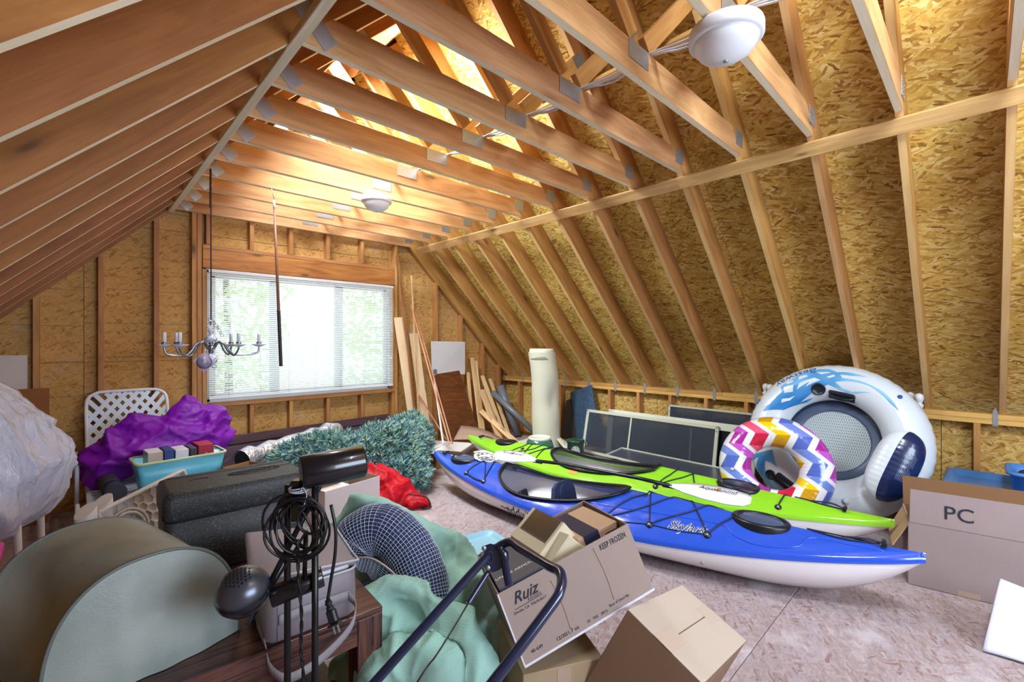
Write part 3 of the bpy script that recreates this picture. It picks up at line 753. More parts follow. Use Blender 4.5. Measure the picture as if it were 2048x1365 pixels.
p = kb.hp(.72, .35, 1); G().lathe([(.010, 0), (.010, .004), (.004, .005)], frame(p, (0, 0, 1), kb.n), 10).make('drain_plug', M_steel, kb.root)

kg = Kayak('kayak', 'lime green and white kayak lying between the blue kayak and the wall', ((3.29, 4.14, .30), (3.63, .385, .29)), .285, .20, M_green, .13, (.465, .52, .225), 'kayaks on the floor')
kg.hatch(.155, .12, .08, M_black); kg.hatch(.765, .13, .10, M_black)
for pts in (((.205, .8), (.235, .1), (.25, -.7)), ((.215, .8), (.27, .3), (.30, -.7)), ((.255, .85), (.25, .2), (.25, -.7)), ((.30, .85), (.30, .2), (.305, -.7)), ((.255, .85), (.29, .35), (.34, -.6))): kg.cordline(pts)
for pts in (((.62, .8), (.645, .0), (.65, -.7)), ((.62, .8), (.67, .2), (.71, -.7)), ((.70, .8), (.68, .1), (.66, -.7)), ((.84, .75), (.845, 0), (.85, -.7)), ((.86, -.1), (.90, .1), (.935, .2))): kg.cordline(pts)
for t, e in ((.84, .8), (.205, .8), (.30, .85), (.62, .8), (.70, .8)): kg.fitting(t, e)
kg.toggle(.935, .2); kg.toggle(.055)
kg.seat(.545, M_rubber, M_rubber)
decal('deck_print', [(.02 * cos(a), .02 * sin(a)) for a in [2 * pi * k / 14 for k in range(14)]], M_ink, kg.root, lambda x, y: kg.dp(.235 + x / kg.L, .45 + y / kg.w(.235), .004), 1)
M_orange = plain('orange_sticker', (240, 150, 40), .5)
decal('sticker', [(0, 0), (.09, 0), (.09, .025), (0, .025)], M_orange, kg.root, lambda x, y: kg.dp(.41 + x / kg.L, .93 - y / kg.w(.4), .004), 1)

# paddle resting along both kayaks
A, B = sZ(992, 908, .355), sZ(1503, 1003, .375)
pd = thing('paddle', 'double-bladed paddle with white blades and black shaft laid across the kayaks', 'paddle', (A + B) / 2)
d = (B - A).normalized(); Lp = (B - A).length; sd = d.cross(V((0, 0, 1))).normalized(); M_blade = plain('white_blade', (232, 232, 238), .25, Coat_Weight=.3)
G().tube([A + d * .40, A.lerp(B, .35) + V((0, 0, .02)), A.lerp(B, .65) + V((0, 0, .015)), B - d * .48], .0145, 10).make('shaft', M_black, pd)
for e, dr, L_ in ((A, d, .46), (B, -d, .52)):
    out = [(0, .035), (.03, .068), (.12, .088), (.25, .085), (.36, .06), (.44, .026), (.46, .016)]
    pts = [(x, y) for x, y in out] + [(x, -y * .85) for x, y in out[::-1]]
    g = G(); M = frame(e, dr, (-.30 * (1 if dr == d else 1), -.1, 1)); n_ = 14; top = []; bot = []
    for i in range(n_ + 1):
        x = .46 * i / n_
        k = max(j for j in range(len(out) - 1) if out[j][0] <= x); f = (x - out[k][0]) / (out[k + 1][0] - out[k][0]); y = out[k][1] + (out[k + 1][1] - out[k][1]) * f
        cz = .018 * sin(pi * x / .46) + .01
        top.append([M @ V((x * L_ / .46, y * s_, cz - .02 * (s_ * y / .09) ** 2 + (.010 if abs(s_) < .2 else 0))) for s_ in (-1, -.5, 0, .5, 1)])
    g.rings([r + [p - V((0, 0, .006)) for p in r[::-1]] for r in top]); bd = fixn(g.make('blade', M_blade, pd))
    G().tube([e + dr * (L_ - .03), e + dr * (L_ + .05)], .017, 10).make('ferrule', M_rubber, pd)
    fl_ = -1 if dr == d else 1
    Mt = frame(e + dr * (.20), -dr * fl_ if dr != d else dr, (-.3, -.1, 1)); Mt = Mt @ Matrix.Translation((0, 0, .040))
    lettering('lettering', 'AquaBound', .05, M_ink, bd, Mt, shear=.3)
    G().prism([(.013 * cos(a), .013 * sin(a)) for a in [2 * pi * k / 14 for k in range(14)]], .001, Mt @ Matrix.Translation((.0, .0, -.002))).make('sun_print', M_orange, bd)

# coil of white rope on the blue deck
rc = thing('rope_coil', 'bundle of coiled white rope lying on the blue kayak deck', 'rope', kb.dp(.185, -.15))
M_rope = plain('white_rope', (226, 224, 214), .85, .15, 300)
c0 = kb.dp(.178, -.22, .035); rn = random.Random(5); g = G()
for i in range(8):
    ax_ = V((rn.uniform(-.3, .3), rn.uniform(-.3, .3), 1)).normalized(); a_ = ax_.orthogonal().normalized(); b_ = ax_.cross(a_)
    ce_ = c0 + V((rn.uniform(-.02, .02), rn.uniform(-.04, .04), .004 * i - .012)); ra, rb = rn.uniform(.05, .08), rn.uniform(.06, .11)
    g.tube([ce_ + V((ra * cos(q), rb * sin(q), .02 * sin(2 * q + i))) for q in [2 * pi * k / 26 for k in range(26)]], .0065, 6, closed=True)
g.make('coil', M_rope, rc)
G().tube(crv([c0 + V((-.02, .10, .03)), c0 + V((.0, .02, .045)), c0 + V((.03, .0, .03)), c0 + V((.02, .12, .02)), c0 + V((-.04, .13, .03)), c0 + V((.0, .05, .05))], 8), .0065, 6).make('loose_end', M_rope, rc)
# ------------------------------------------------------------------ inflatables leaning on the right wall
M_vinyl_w = plain('white_vinyl_skin', (214, 222, 228), .28, Coat_Weight=.3, Subsurface_Weight=.05)
M_navyv = plain('navy_vinyl', (24, 40, 84), .22, Coat_Weight=.4)
M_greyv = plain('grey_blue_vinyl', (78, 92, 118), .4)
M_darkv = plain('black_vinyl', (26, 30, 40), .35)
t = NT('float_blue_print'); v = t.coord(); f = t.noise(v, 2.2, 2)
M_tribal = t.fin(t.ramp(f, [(.38, S((40, 122, 190))), (.62, S((130, 196, 232)))]), .3)
M_outline = plain('blue_print', (30, 84, 160), .35)
FR, Fr = .472, .152; FC = V((4.43, .86, .600)); Fn = V((-1, 0, .36)).normalized(); FM = frame(FC, (0, -1, 0), Fn)    # local x = towards image right, y = up the ring, z = out of its face
ft = thing('inflatable_float', 'large white inflatable river tube with blue swirls leaning against the low wall', 'inflatable', FC, FM.to_3x3())
def fpt(al, be, up=0.0):
    r = FR + (Fr + up) * sin(be); return FM @ V((r * sin(al), r * cos(al), (Fr + up) * cos(be)))
g = G(); g.grid(lambda u, v: fpt(2 * pi * u, 2 * pi * v, .0022 * sin(u * 2 * pi * 46) * max(0, sin(2 * pi * v)) ), 184, 36); o = g.make('tube', M_vinyl_w, ft)
def onfloat(u, v, up=.0025):
    p = FM.inverted() @ sP(u, v, FM @ V((0, 0, Fr * .72)), Fn); al = atan2(p.x, p.y); rho = V((p.x, p.y)).length
    for _ in range(3):
        k = max(-1, min(1, (rho - FR) / Fr)); z = Fr * sqrt(max(0, 1 - k * k)); p = FM.inverted() @ sP(u, v, FM @ V((0, 0, z)), Fn); al = atan2(p.x, p.y); rho = V((p.x, p.y)).length
    k = max(-.985, min(.985, (rho - FR) / Fr)); return al, math.asin(k)
C7 = lambda x, y: (1480 + x / 7.314, 720 + y / 7.314)
def fdecal(pts, mat, nm='swirl_print', up=.003):
    q = [onfloat(*C7(*p)) for p in pts]
    decal(nm, q, mat, ft, lambda a, b: fpt(a, b, up), 2)
fdecal([(335, 755), (500, 580), (610, 470), (600, 390), (700, 330), (860, 235), (950, 190), (1090, 150), (1300, 140), (1420, 185), (1600, 190), (1850, 255), (1640, 240), (1460, 215), (1500, 270), (1650, 290), (1800, 325), (1950, 390), (2090, 470), (2240, 610), (2330, 760), (2200, 640), (2050, 490), (1900, 385), (1700, 325), (1560, 310), (1390, 325), (1500, 420), (1640, 470), (1920, 480), (1700, 495), (1560, 480), (1400, 410), (1290, 360), (1180, 420), (1060, 480), (960, 560), (880, 630), (1000, 610), (1110, 585), (1000, 650), (860, 690), (640, 735)], M_tribal)
for q in ([(480, 510), (550, 425), (560, 500)], [(645, 405), (785, 370), (775, 470), (650, 490)], [(605, 630), (610, 575), (720, 560), (810, 525), (730, 595)], [(830, 440), (870, 345), (1090, 265), (1180, 300), (960, 395), (1020, 320)], [(860, 300), (870, 250), (980, 225), (990, 250)], [(1265, 255), (1370, 222), (1400, 245), (1310, 270)], [(1120, 190), (1300, 185), (1330, 195), (1190, 218)], [(330, 600), (345, 580), (500, 580), (440, 650), (350, 700)], [(680, 340), (780, 300), (780, 330), (690, 370)]):
    fdecal(q, M_vinyl_w, 'swirl_print', .005)
# lower swirls seen through the small ring
def ring_word(s, al0, be0, size, flip):
    vs, fs = text_geo(s, size); k = 1 if not flip else -1
    return G().add([fpt(al0 + k * p.x / FR, be0 + k * p.y / Fr, .004) for p in vs], fs)
al, be = onfloat(1500, 842); ring_word('Bestway', al, be, .105, True).make('lettering', M_outline, ft)
al, be = onfloat(1590, 752); ring_word('Bestway', al, be, .085, True).make('lettering', M_outline, ft)
def cup(al, be, r, nm='cup_holder'):
    p = fpt(al, be, 0); n = (fpt(al, be, .1) - p).normalized(); M = frame(p, FM.to_3x3() @ V((cos(al), -sin(al), 0)), n)
    G().lathe([(r * 1.15, -.01), (r * 1.12, .009), (r * .95, .010), (r * .9, .005), (r * .1, .0035)], M, 24).make(nm, M_darkv, ft)
al, be = onfloat(1636.7, 778.5); cup(al, be, .045); pass
def handle(al, be):
    p = fpt(al, be, 0); n = (fpt(al, be, .1) - p).normalized(); M = frame(p, FM.to_3x3() @ V((cos(al), -sin(al), 0)), n)
    G().box((0, 0, .0), (.19, .085, .030), M, b=.012).lathe([(.001, -.01), (.001, .0)], M, 6).make('handle_base', M_darkv, ft)
    G().tube(crv([M @ V((x, 0, z)) for x, z in ((-.08, .012), (-.05, .032), (0, .040), (.05, .032), (.08, .012))], 6), .014, 8, flat=.5, up=n).make('handle', M_black, ft)
al, be = onfloat(1684, 793.5); handle(al, be)
P_ = lambda *q: [((x - 1480) * 7.314, (y - 720) * 7.314) for x, y in q]
fdecal(P_((1500, 915), (1522, 905), (1545, 900), (1556, 936), (1542, 925), (1530, 922), (1533, 950), (1545, 962), (1560, 975), (1585, 985), (1570, 992), (1535, 985), (1512, 960)), M_tribal)
fdecal(P_((1506, 925), (1518, 915), (1516, 950), (1520, 962)), M_vinyl_w, 'swirl_print', .005)
cup(*onfloat(1541, 950), .036); handle(*onfloat(1572, 968))
al, be = onfloat(1800, 795); p = fpt(al, be); G().lathe([(.016, 0), (.016, .008), (.004, .012)], frame(p, (0, 1, 0), (fpt(al, be, .1) - p)), 12).make('valve', M_outline, ft)
al, be = onfloat(1691, 1004); p = fpt(al, be); G().lathe([(.026, -.002), (.024, .006), (.012, .008), (.012, .014), (.004, .016)], frame(p, (0, 1, 0), (fpt(al, be, .1) - p)), 14).make('valve', M_vinyl_w, ft)
# inner wall in navy, seat ring, mesh seat
g = G(); g.grid(lambda u, v: FM @ V(((FR - Fr * 1.012 * cos(a_in(v))) * sin(2 * pi * u), (FR - Fr * 1.012 * cos(a_in(v))) * cos(2 * pi * u), Fr * 1.012 * sin(a_in(v)))), 72, 8) if False else None
ain = lambda v: radians(-80 + 88 * v)
g.grid(lambda u, v: FM @ V(((FR - (Fr + .003) * cos(ain(v))) * sin(2 * pi * u), (FR - (Fr + .003) * cos(ain(v))) * cos(2 * pi * u), (Fr + .003) * sin(ain(v)))), 72, 8); fixn(g.make('inner_wall', M_navyv, ft))
ri = FR - Fr
g = G().lathe([(ri + .02, -.055), (ri - .01, -.035), (ri - .06, -.045), (ri - .075, -.05), (ri - .075, -.06)], FM, 64, False); fixn(g.make('seat_border', M_greyv, ft))
t = NT('seat_mesh'); v = t.mapv(t.coord(), (90, 90, 90), (0, 0, .78)); vo = t.n('ShaderNodeTexVoronoi', {'Vector': v, 'Scale': 1.0, 'Randomness': 0.0}).outputs['Distance']
M_mesh = t.fin(t.ramp(vo, [(.30, S((70, 78, 84))), (.42, S((172, 182, 184)))]), .6)
G().lathe([(ri - .068, -.055), (ri * .4, -.068), (.002, -.07)], FM, 48).make('mesh_seat', M_mesh, ft)
# headrest pillow on the right-hand side
pa, pb_ = FM.inverted() @ sP(1815, 880, FM @ V((0, 0, .22)), Fn), FM.inverted() @ sP(1762, 985, FM @ V((0, 0, .22)), Fn)
pc = (pa + pb_) / 2; pl = (pa - pb_).length / 2 + .06; PM = FM @ frame(pc, (pa - pb_), (0.25, -.1, 1))
def pil(u, v):
    th = 2 * pi * v; x = pl * (2 * u - 1); k = max(.02, 1 - abs(2 * u - 1) ** 3.2) ** .5
    return PM @ V((x, .135 * k * cos(th), .085 * k * sin(th) + .0025 * sin(u * 90) * (1 if cos(th) > .2 else .3)))
g = G().grid(lambda u, v: pil(.004 + .992 * u, v), 40, 36)
for i, f in enumerate(g.f):
    th = ((i % 36) + .5) / 36 * 2 * pi
    if -1.25 < atan2(sin(th), cos(th)) < 1.75 and False: g.mi[i] = 1
    c = cos(th); g.mi[i] = 1 if c < .38 else 0
o = g.make('headrest', [M_vinyl_w, M_navyv], ft); fixn(o)
M_silver = plain('pale_print', (128, 146, 176), .4)
for (x0, y0, w_, h_) in ((.02, -.02, .10, 8), (-.09, -.02, .10, 8)):
    g = G()
    for i in range(h_):
        y = y0 - i * .0085; L_ = w_ * (1 - .25 * ((i * 7) % 5) / 5)
        def pp(x, yy): k = max(.02, 1 - abs(x / pl) ** 3.2) ** .5; c_ = max(-1, min(1, yy / (.135 * k))); return PM @ V((x, yy, .085 * k * sqrt(max(0, 1 - c_ * c_)) + .004))
        n_ = 5; top = [pp(x0 + L_ * q / n_, y) for q in range(n_ + 1)]; bot = [pp(x0 + L_ * q / n_, y - .0018) for q in range(n_ + 1)]
        g.add(top + bot, [(q, q + 1, n_ + 2 + q, n_ + 1 + q) for q in range(n_)])
    g.make('warning_print', M_silver, o)

# small chevron swim ring
RR_, Rr = .280, .118; RC = V((3.955, 1.14, .405)); Rn = V((-.93, -.34, .30)).normalized(); RM = frame(RC, V((0, 0, 1)).cross(Rn) * 1, Rn)
t = NT('chevron_print'); sp = t.n('ShaderNodeSeparateXYZ', {0: t.coord()}); x, y = sp.outputs[0], sp.outputs[1]
per = .19; q = t.math('FRACT', t.math('ADD', t.math('DIVIDE', t.math('MULTIPLY', y, -1), per), 10.3))
dark = t.math('LESS_THAN', q, .5)
zig = t.n('ShaderNodeMix', {0: dark, 2: t.math('MULTIPLY', t.math('SUBTRACT', q, .5), .26), 3: t.math('MULTIPLY', q, -.09)}).outputs[0]
zig = t.math('ADD', zig, t.n('ShaderNodeMix', {0: dark, 2: -.045, 3: 0.0}).outputs[0])
row = t.math('FLOOR', t.math('ADD', t.math('DIVIDE', t.math('MULTIPLY', y, -1), per), 10.3))
xx = t.math('SUBTRACT', t.math('SUBTRACT', x, zig), t.math('MULTIPLY', t.math('SUBTRACT', row, 10.), .085))
bnd = t.math('ADD', t.math('DIVIDE', xx, .145), 20.35); ins = t.math('LESS_THAN', t.math('FRACT', bnd), .66)
ci = t.math('MODULO', t.math('FLOOR', bnd), 4.0)
f4 = t.math('DIVIDE', t.math('ADD', ci, .5), 4.0)
lite = t.ramp(f4, [(0, S((232, 86, 120))), (.25, S((242, 206, 14))), (.5, S((116, 138, 212))), (.75, S((196, 84, 196)))], 'CONSTANT')
drk = t.ramp(f4, [(0, S((206, 26, 66))), (.25, S((206, 150, 20))), (.5, S((84, 106, 188))), (.75, S((170, 42, 150)))], 'CONSTANT')
col = t.mix(ins, S((234, 230, 238)), t.mix(dark, lite, drk))
M_chev = t.fin(col, .18, Coat_Weight=.5)
cr_ = thing('swim_ring', 'inflatable swim ring printed with coloured chevrons, leaning on the big float', 'inflatable', RC, RM.to_3x3())
g = G(); g.grid(lambda u, v: RM @ V(((RR_ + Rr * sin(2 * pi * v)) * cos(2 * pi * u), (RR_ + Rr * sin(2 * pi * v)) * sin(2 * pi * u), (Rr + .0018 * sin(2 * pi * u * 50) * (1 if sin(2 * pi * v) < -.4 else .25)) * cos(2 * pi * v))), 200, 36)
g.make('tube', M_chev, cr_, RM)
p = RM @ V((-.30, -.05, Rr)); G().lathe([(.012, 0), (.012, .008), (.003, .01)], frame(p, (0, 0, 1), Rn), 12).make('valve', M_vinyl_w, cr_)

# two white bed ends with turned posts behind the float
M_bed = plain('white_bed_paint', (220, 222, 222), .35)
for i, x in enumerate((4.755, 4.825)):
    b = thing('bed_end', ('white bed end with ball finials, the one behind the other bed end', 'white bed end with ball finials, directly behind the large float')[1 - i], 'bed end', (x, .9, 0), group='white bed ends behind the float')
    dy = .03 * (1 if i else -1)
    for y in (1.44 + dy, .385 + dy):
        g = G().lathe([(.022, 0), (.026, .05), (.026, .60), (.020, .62), (.028, .66), (.020, .70), (.026, .74), (.026, .86), (.018, .875), (.027, .89), (.027, .905), (.016, .915), (.024, .93), (.030, .955), (.024, .982), (.004, .992)], Matrix.Translation((x, y, 0)), 18); g.make('post', M_bed, b)
    for z in (.25, .72): G().box((x, .9125 + dy, z), (.022, 1.02, .07), b=.004).make('rail', M_bed, b)
    for k in range(7): G().box((x, .5 + .137 * k + dy, .485), (.014, .03, .41), b=.003).make('slat', M_bed, b)
# ------------------------------------------------------------------ right: box marked PC, totes, foam sheet
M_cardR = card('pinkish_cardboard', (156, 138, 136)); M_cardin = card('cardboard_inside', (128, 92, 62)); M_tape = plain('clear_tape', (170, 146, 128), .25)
bx = thing('cardboard_box', 'open cardboard box marked PC, standing at the right edge by the blue tote', 'box', (3.68, -.12, 0))
a = V((3.462, .30, 0)); dr = V((.05, -.30, 0)).normalized(); nn = V((dr.y, -dr.x, 0)); nn = nn if nn.x < 0 else -nn; Lb, Db, Hb, Hf = .86, .38, .356, .19
def BP(s_, d_, z): return a + dr * s_ - nn * d_ + V((0, 0, z))
def cpanel(name, q, mat, par, th=.005): return fixn(G().sheet(q, th).make(name, mat, par))
cpanel('front_panel', [BP(0, 0, 0), BP(Lb, 0, 0), BP(Lb, 0, Hb), BP(0, 0, Hb)], M_cardR, bx)
cpanel('back_panel', [BP(0, Db, 0), BP(Lb, Db, 0), BP(Lb, Db, Hb), BP(0, Db, Hb)], M_cardin, bx)
cpanel('end_panel', [BP(0, 0, 0), BP(0, Db, 0), BP(0, Db, Hb), BP(0, 0, Hb)], M_cardR, bx)
cpanel('end_panel', [BP(Lb, 0, 0), BP(Lb, Db, 0), BP(Lb, Db, Hb), BP(Lb, 0, Hb)], M_cardR, bx)
cpanel('bottom_panel', [BP(0, 0, .004), BP(Lb, 0, .004), BP(Lb, Db, .004), BP(0, Db, .004)], M_cardin, bx)
cpanel('flap', [BP(0, .001, Hb + .003), BP(Lb, .001, Hb + .003), BP(Lb, .014, Hb + Hf), BP(0.005, .014, Hb + Hf)], M_cardR, bx)
cpanel('flap', [BP(.0, Db, Hb), BP(.60, Db, Hb), BP(.60, Db + .06, Hb + .168), BP(.0, Db + .06, Hb + .168)], M_cardin, bx)
cpanel('flap', [BP(0, 0.01, Hb), BP(0, Db - .01, Hb), BP(-.075, Db - .03, Hb - .16), BP(-.075, .03, Hb - .16)], card('flap_cardboard', (196, 164, 124)), bx)
Mf = lambda s_, z, up=.001: frame(BP(s_, -up, z), dr, nn)
lettering('lettering', 'PC', .105, M_ink, bx, frame(BP(.205, .0035, Hb + .085), dr, nn + V((0, 0, .07))))
g = G()
for k in (0, 1): M = Mf(.49 + .03 * k, .32); g.prism([(-.003, -.045), (.003, -.045), (.003, .0), (.012, .0), (0, .02), (-.012, .0), (-.003, .0)], .0006, M)
g.prism([(-.02, -.06), (.06, -.06), (.06, -.055), (-.02, -.055)], .0006, Mf(.49, .32)); g.make('this_way_up_print', M_ink, bx)
G().prism([(0, 0), (.09, 0), (.09, .03), (0, .03)], .0006, Mf(.20, .003)).make('tape', M_tape, bx)

M_tote = plain('blue_tote', (66, 118, 178), .42, .08, 8); M_toted = plain('tote_tub_blue', (40, 84, 150), .45)  # tub in a darker blue than the lid
tt = thing('storage_tote', 'blue lidded storage tote behind the box marked PC', 'tote', (4.36, -.06, 0))
def rrect(hx, hy, r, n=6): return [(sx * (hx - r) + r * cos(a0 + k * pi / 2 / n), sy * (hy - r) + r * sin(a0 + k * pi / 2 / n)) for (sx, sy, a0) in ((1, 1, 0), (-1, 1, pi / 2), (-1, -1, pi), (1, -1, 3 * pi / 2)) for k in range(n + 1)]
def tub(c, secs, n=6): return [[V((c[0] + x, c[1] + y, c[2] + z)) for x, y in rrect(hx, hy, r, n)] for (hx, hy, r, z) in secs]
cT = (4.36, -.06, 0)
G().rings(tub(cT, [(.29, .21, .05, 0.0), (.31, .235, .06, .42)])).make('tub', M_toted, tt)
G().rings(tub(cT, [(.332, .255, .06, .40), (.338, .26, .06, .445), (.325, .248, .06, .465), (.30, .222, .06, .465), (.272, .195, .05, .43), (.26, .185, .05, .428)])).make('lid', M_tote, tt)
t2 = thing('storage_tote', 'small blue open tray holding dark cloth on top of the lidded tote', 'tote', (4.40, -.21, .466))
c2 = (4.40, -.21, .466)
G().rings(tub(c2, [(.15, .09, .05, 0.0), (.165, .10, .06, .09), (.182, .118, .07, .09), (.182, .118, .07, .108), (.16, .098, .06, .112), (.15, .088, .05, .05), (.14, .08, .05, .02)])).make('tub', M_tote, t2)
o = soft(G().ball((c2[0], c2[1], c2[2] + .055), .075, sc=(1.6, .95, .5)).ball((c2[0] + .05, c2[1] + .01, c2[2] + .075), .05, sc=(1, 1, .5)).make('cloth_bundle', plain('dark_navy_cloth', (26, 34, 72), .8), None), .008, 4, [('CLOUDS', .05, .012)])
tag(o, 'dark navy cloth heaped inside the small blue tray', 'cloth')
# white foam sheet
fo = G(); a0, a1, a2, a3 = sZ(1965, 1303, .004), sZ(2190, 1372, .004), sX(2200, 1235, 3.42), sX(1998, 1160, 3.22)
def fm(u, v):
    p = a0.lerp(a1, u).lerp(a3.lerp(a2, u), v); n = V((-.6, 0, .8)); return p + n * (.018 * sin(pi * v) + .005 * sin(6 * u + 9 * v)) + V((0, 0, .0))
fo.grid(fm, 20, 24); o = fo.make('foam_sheet', plain('white_foam', (200, 200, 216), .6, .04, 30, .15), None); m_ = o.modifiers.new('thick', 'SOLIDIFY'); m_.thickness = .012; m_.offset = 1
tag(o, 'folded white packing foam sheet leaning at the lower right corner', 'foam sheet')

# window screens and storm frames along the right wall
M_alu = plain('pale_aluminium', (196, 196, 176), .35, Metallic=.25)
t = NT('insect_screen'); tr = t.n('ShaderNodeBsdfTransparent', {0: (1, 1, 1, 1)}); t.fin(S((46, 52, 66)), .6); mx = t.n('ShaderNodeMixShader', {0: .72, 1: tr.outputs[0], 2: t.p.outputs[0]}); t.t.links.new(mx.outputs[0], t.o.inputs[0]); M_screen = t.m
t = NT('thin_screen'); tr = t.n('ShaderNodeBsdfTransparent', {0: (1, 1, 1, 1)}); t.fin(S((52, 58, 70)), .5); mx = t.n('ShaderNodeMixShader', {0: .5, 1: tr.outputs[0], 2: t.p.outputs[0]}); t.t.links.new(mx.outputs[0], t.o.inputs[0]); M_screen2 = t.m
t = NT('dark_glass'); tr = t.n('ShaderNodeBsdfTransparent', {0: (.75, .78, .78, 1)}); t.fin(S((30, 34, 42)), .08); mx = t.n('ShaderNodeMixShader', {0: .45, 1: tr.outputs[0], 2: t.p.outputs[0]}); t.t.links.new(mx.outputs[0], t.o.inputs[0]); M_dglass = t.m
def screen(name, label, cat, q, wd, fill, bars=(), mat=M_alu, group=None, clips=True):
    a, b, c, d = [V(p) for p in q]       # bl, br, tr, tl
    th = thing(name, label, cat, (a + b) / 2, group=group); n = (b - a).cross(d - a).normalized()
    n = n if n.x < 0 or n.z > .5 else -n
    for (p, r, ins) in ((a, b, d - a), (d, c, a - d), (a, d, b - a), (b, c, a - b)):
        o_ = ins.normalized() * wd / 2; board('frame_bar', p + o_, r + o_, wd, .022, n, mat, th, b=.003)
    for f in bars: board('mid_bar', a.lerp(b, f) + (d - a).normalized() * wd, d.lerp(c, f) + (a - d).normalized() * wd, .018, .016, n, mat, th, b=.002)
    G().sheet([a + (b - a).normalized() * wd * .8, b - (b - a).normalized() * wd * .8, c - (b - a).normalized() * wd * .8, d + (b - a).normalized() * wd * .8], .002).make('pane', fill, th)
    if clips:
        for f in (.12, .9):
            for (p, r) in ((a, d), (b, c)): G().box(p.lerp(r, f) + n * .014 + (b - a).normalized() * (wd / 2 if (p - a).length < .01 else -wd / 2), (.012, .012, .012), b=.003).make('clip', M_steel, th)
    return th
screen('storm_window', 'pale framed storm window with dark panes leaning in front of the low wall', 'window', [(4.58, 3.50, .012), (4.58, 1.86, .012), (4.70, 1.86, .535), (4.70, 3.50, .535)], .035, M_screen2, (.39,))
screen('storm_window', 'pale framed storm window behind the front one, reaching right behind the float', 'window', [(4.66, 3.20, .012), (4.66, 1.52, .012), (4.735, 1.52, .565), (4.735, 3.20, .565)], .075, M_dglass, (.62,), plain('cream_frame', (206, 204, 184), .4))
screen('window_screen', 'narrow dark insect screen standing highest against the studs of the low wall', 'window screen', [(4.775, 2.47, .012), (4.775, 1.55, .012), (4.83, 1.55, .685), (4.83, 2.47, .685)], .022, M_screen, ())
screen('window_screen', 'dark window screen lying tilted on a stack beside the green kayak', 'window screen', [(4.17, 2.87, .152), (4.05, 1.62, .152), (4.52, 1.50, .165), (4.55, 2.90, .165)], .02, plain('dark_screen', (58, 62, 76), .35), ())
for i, (z, o_) in enumerate(((.10, .02), (.05, -.02))):
    screen('window_screen', ('cream framed screen lying flat directly under the tilted screen', 'cream framed screen lying flat at the bottom of the screen stack')[i], 'window screen', [(4.14 + o_, 2.84, z), (4.10 + o_, 1.50, z), (4.50 + o_, 1.50, z), (4.52 + o_, 2.84, z)], .03, M_screen, (), plain('cream_frame', (206, 204, 184), .4), None, False)
G().box((4.33, 2.2, .015), (.36, 1.1, .03), b=.004).make('scrap_board', M_stud, None); tag(WMlast(), 'wooden scrap board on the floor under the stack of screens', 'board')
# ------------------------------------------------------------------ back right corner: timber, panels, carpet roll
M_pine = wood('raw_pine', (206, 160, 104), (240, 206, 156), rough=.6); M_pinep = wood('pale_pine', (222, 184, 142), (244, 216, 182), rough=.6)
M_copper = wood('reddish_trim', (168, 104, 72), (206, 146, 112), knots=False, rough=.4)
M_walnut = wood('walnut_panel', (74, 38, 20), (128, 74, 42), knots=False, gscale=1.8, rough=.35)
def lean(name, label, cat, p0, p1, wd, th, mat, n=(0, -1, .1), group=None): return tag(board(name, p0, p1, wd, th, n, mat, None), label, cat, group)
YT = 5.17
lean('plank', 'wide pale plank leaning beside the window, left of the other one', 'board', V((3.13, 4.98, .004)), V((2.975, 5.185, 1.70)), .115, .018, M_pinep)
lean('plank', 'wide pale plank leaning beside the window, shorter and right of its twin', 'board', V((3.27, 4.93, .004)), V((3.20, 5.18, 1.50)), .125, .018, M_pinep)
lean('trim_strip', 'brown thin strip reaching highest on the back wall beside the window', 'strip', V((3.12, 5.06, 1.2)) - V((-.02, .1, 1.19)), sY(796, 512, YT), .030, .010, wood('brown_trim', (120, 74, 44), (160, 104, 66), knots=False))
lean('trim_strip', 'pale thin strip standing nearly upright in front of the two wide planks', 'strip', V((3.10, 4.86, .004)), sY(823, 552, YT), .020, .010, M_pine)
bw = V((2.52, 3.70, .39))
lean('trim_strip', 'long reddish strip slanting from the back wall down to the blue kayak tip', 'strip', sZ(899, 889, .37), sY(822, 610, YT), .016, .012, M_copper)
lean('trim_strip', 'second long reddish strip running close along the first one to the kayak tip', 'strip', sZ(905, 890, .36) + V((.02, .03, 0)), sY(829, 618, YT), .016, .012, M_copper)
lean('trim_strip', 'white strip slanting from the white square board down to the kayak tip', 'strip', sZ(896, 888, .37) + V((-.02, .05, -.01)), sY(868, 756, 5.02), .026, .012, M_white)
lean('trim_strip', 'reddish strip crossing behind the white strip at a flatter angle', 'strip', sZ(902, 885, .34) + V((.03, .12, 0)), sY(833, 783, YT), .026, .012, M_copper)
lean('trim_strip', 'short dark red strip standing low beside the wide pale planks', 'strip', V((3.36, 4.95, .004)), sY(832, 800, YT), .022, .012, M_copper)
def sheetobj(name, label, cat, q, th, mat, group=None):
    o = fixn(G().sheet(q, th).make(name, mat, None)); return tag(o, label, cat, group)
a = [sY(868, 750, 5.05), sY(935, 748, 5.12)]
pn = V((0, -1, .2))
wp = [V((3.52, 4.72, .003)), V((4.08, 4.83, .003)), V((3.93, 5.16, .985)), V((3.50, 5.12, .985))]
sheetobj('wood_panel', 'brown wood-grain panel leaning against the back wall under the white board', 'panel', wp, .016, M_walnut)
WM[WMlast()]
wq = [sY(865, 751, 5.10), sY(930, 749, 5.17), sY(930, 684, 5.19), sY(863, 683, 5.14)]
wsq = thing('white_board', 'white square board propped on the brown wood-grain panel', 'board', (wq[0] + wq[1]) / 2)
fixn(G().sheet(wq, .012).make('board', plain('white_board_face', (226, 224, 226), .5), wsq))
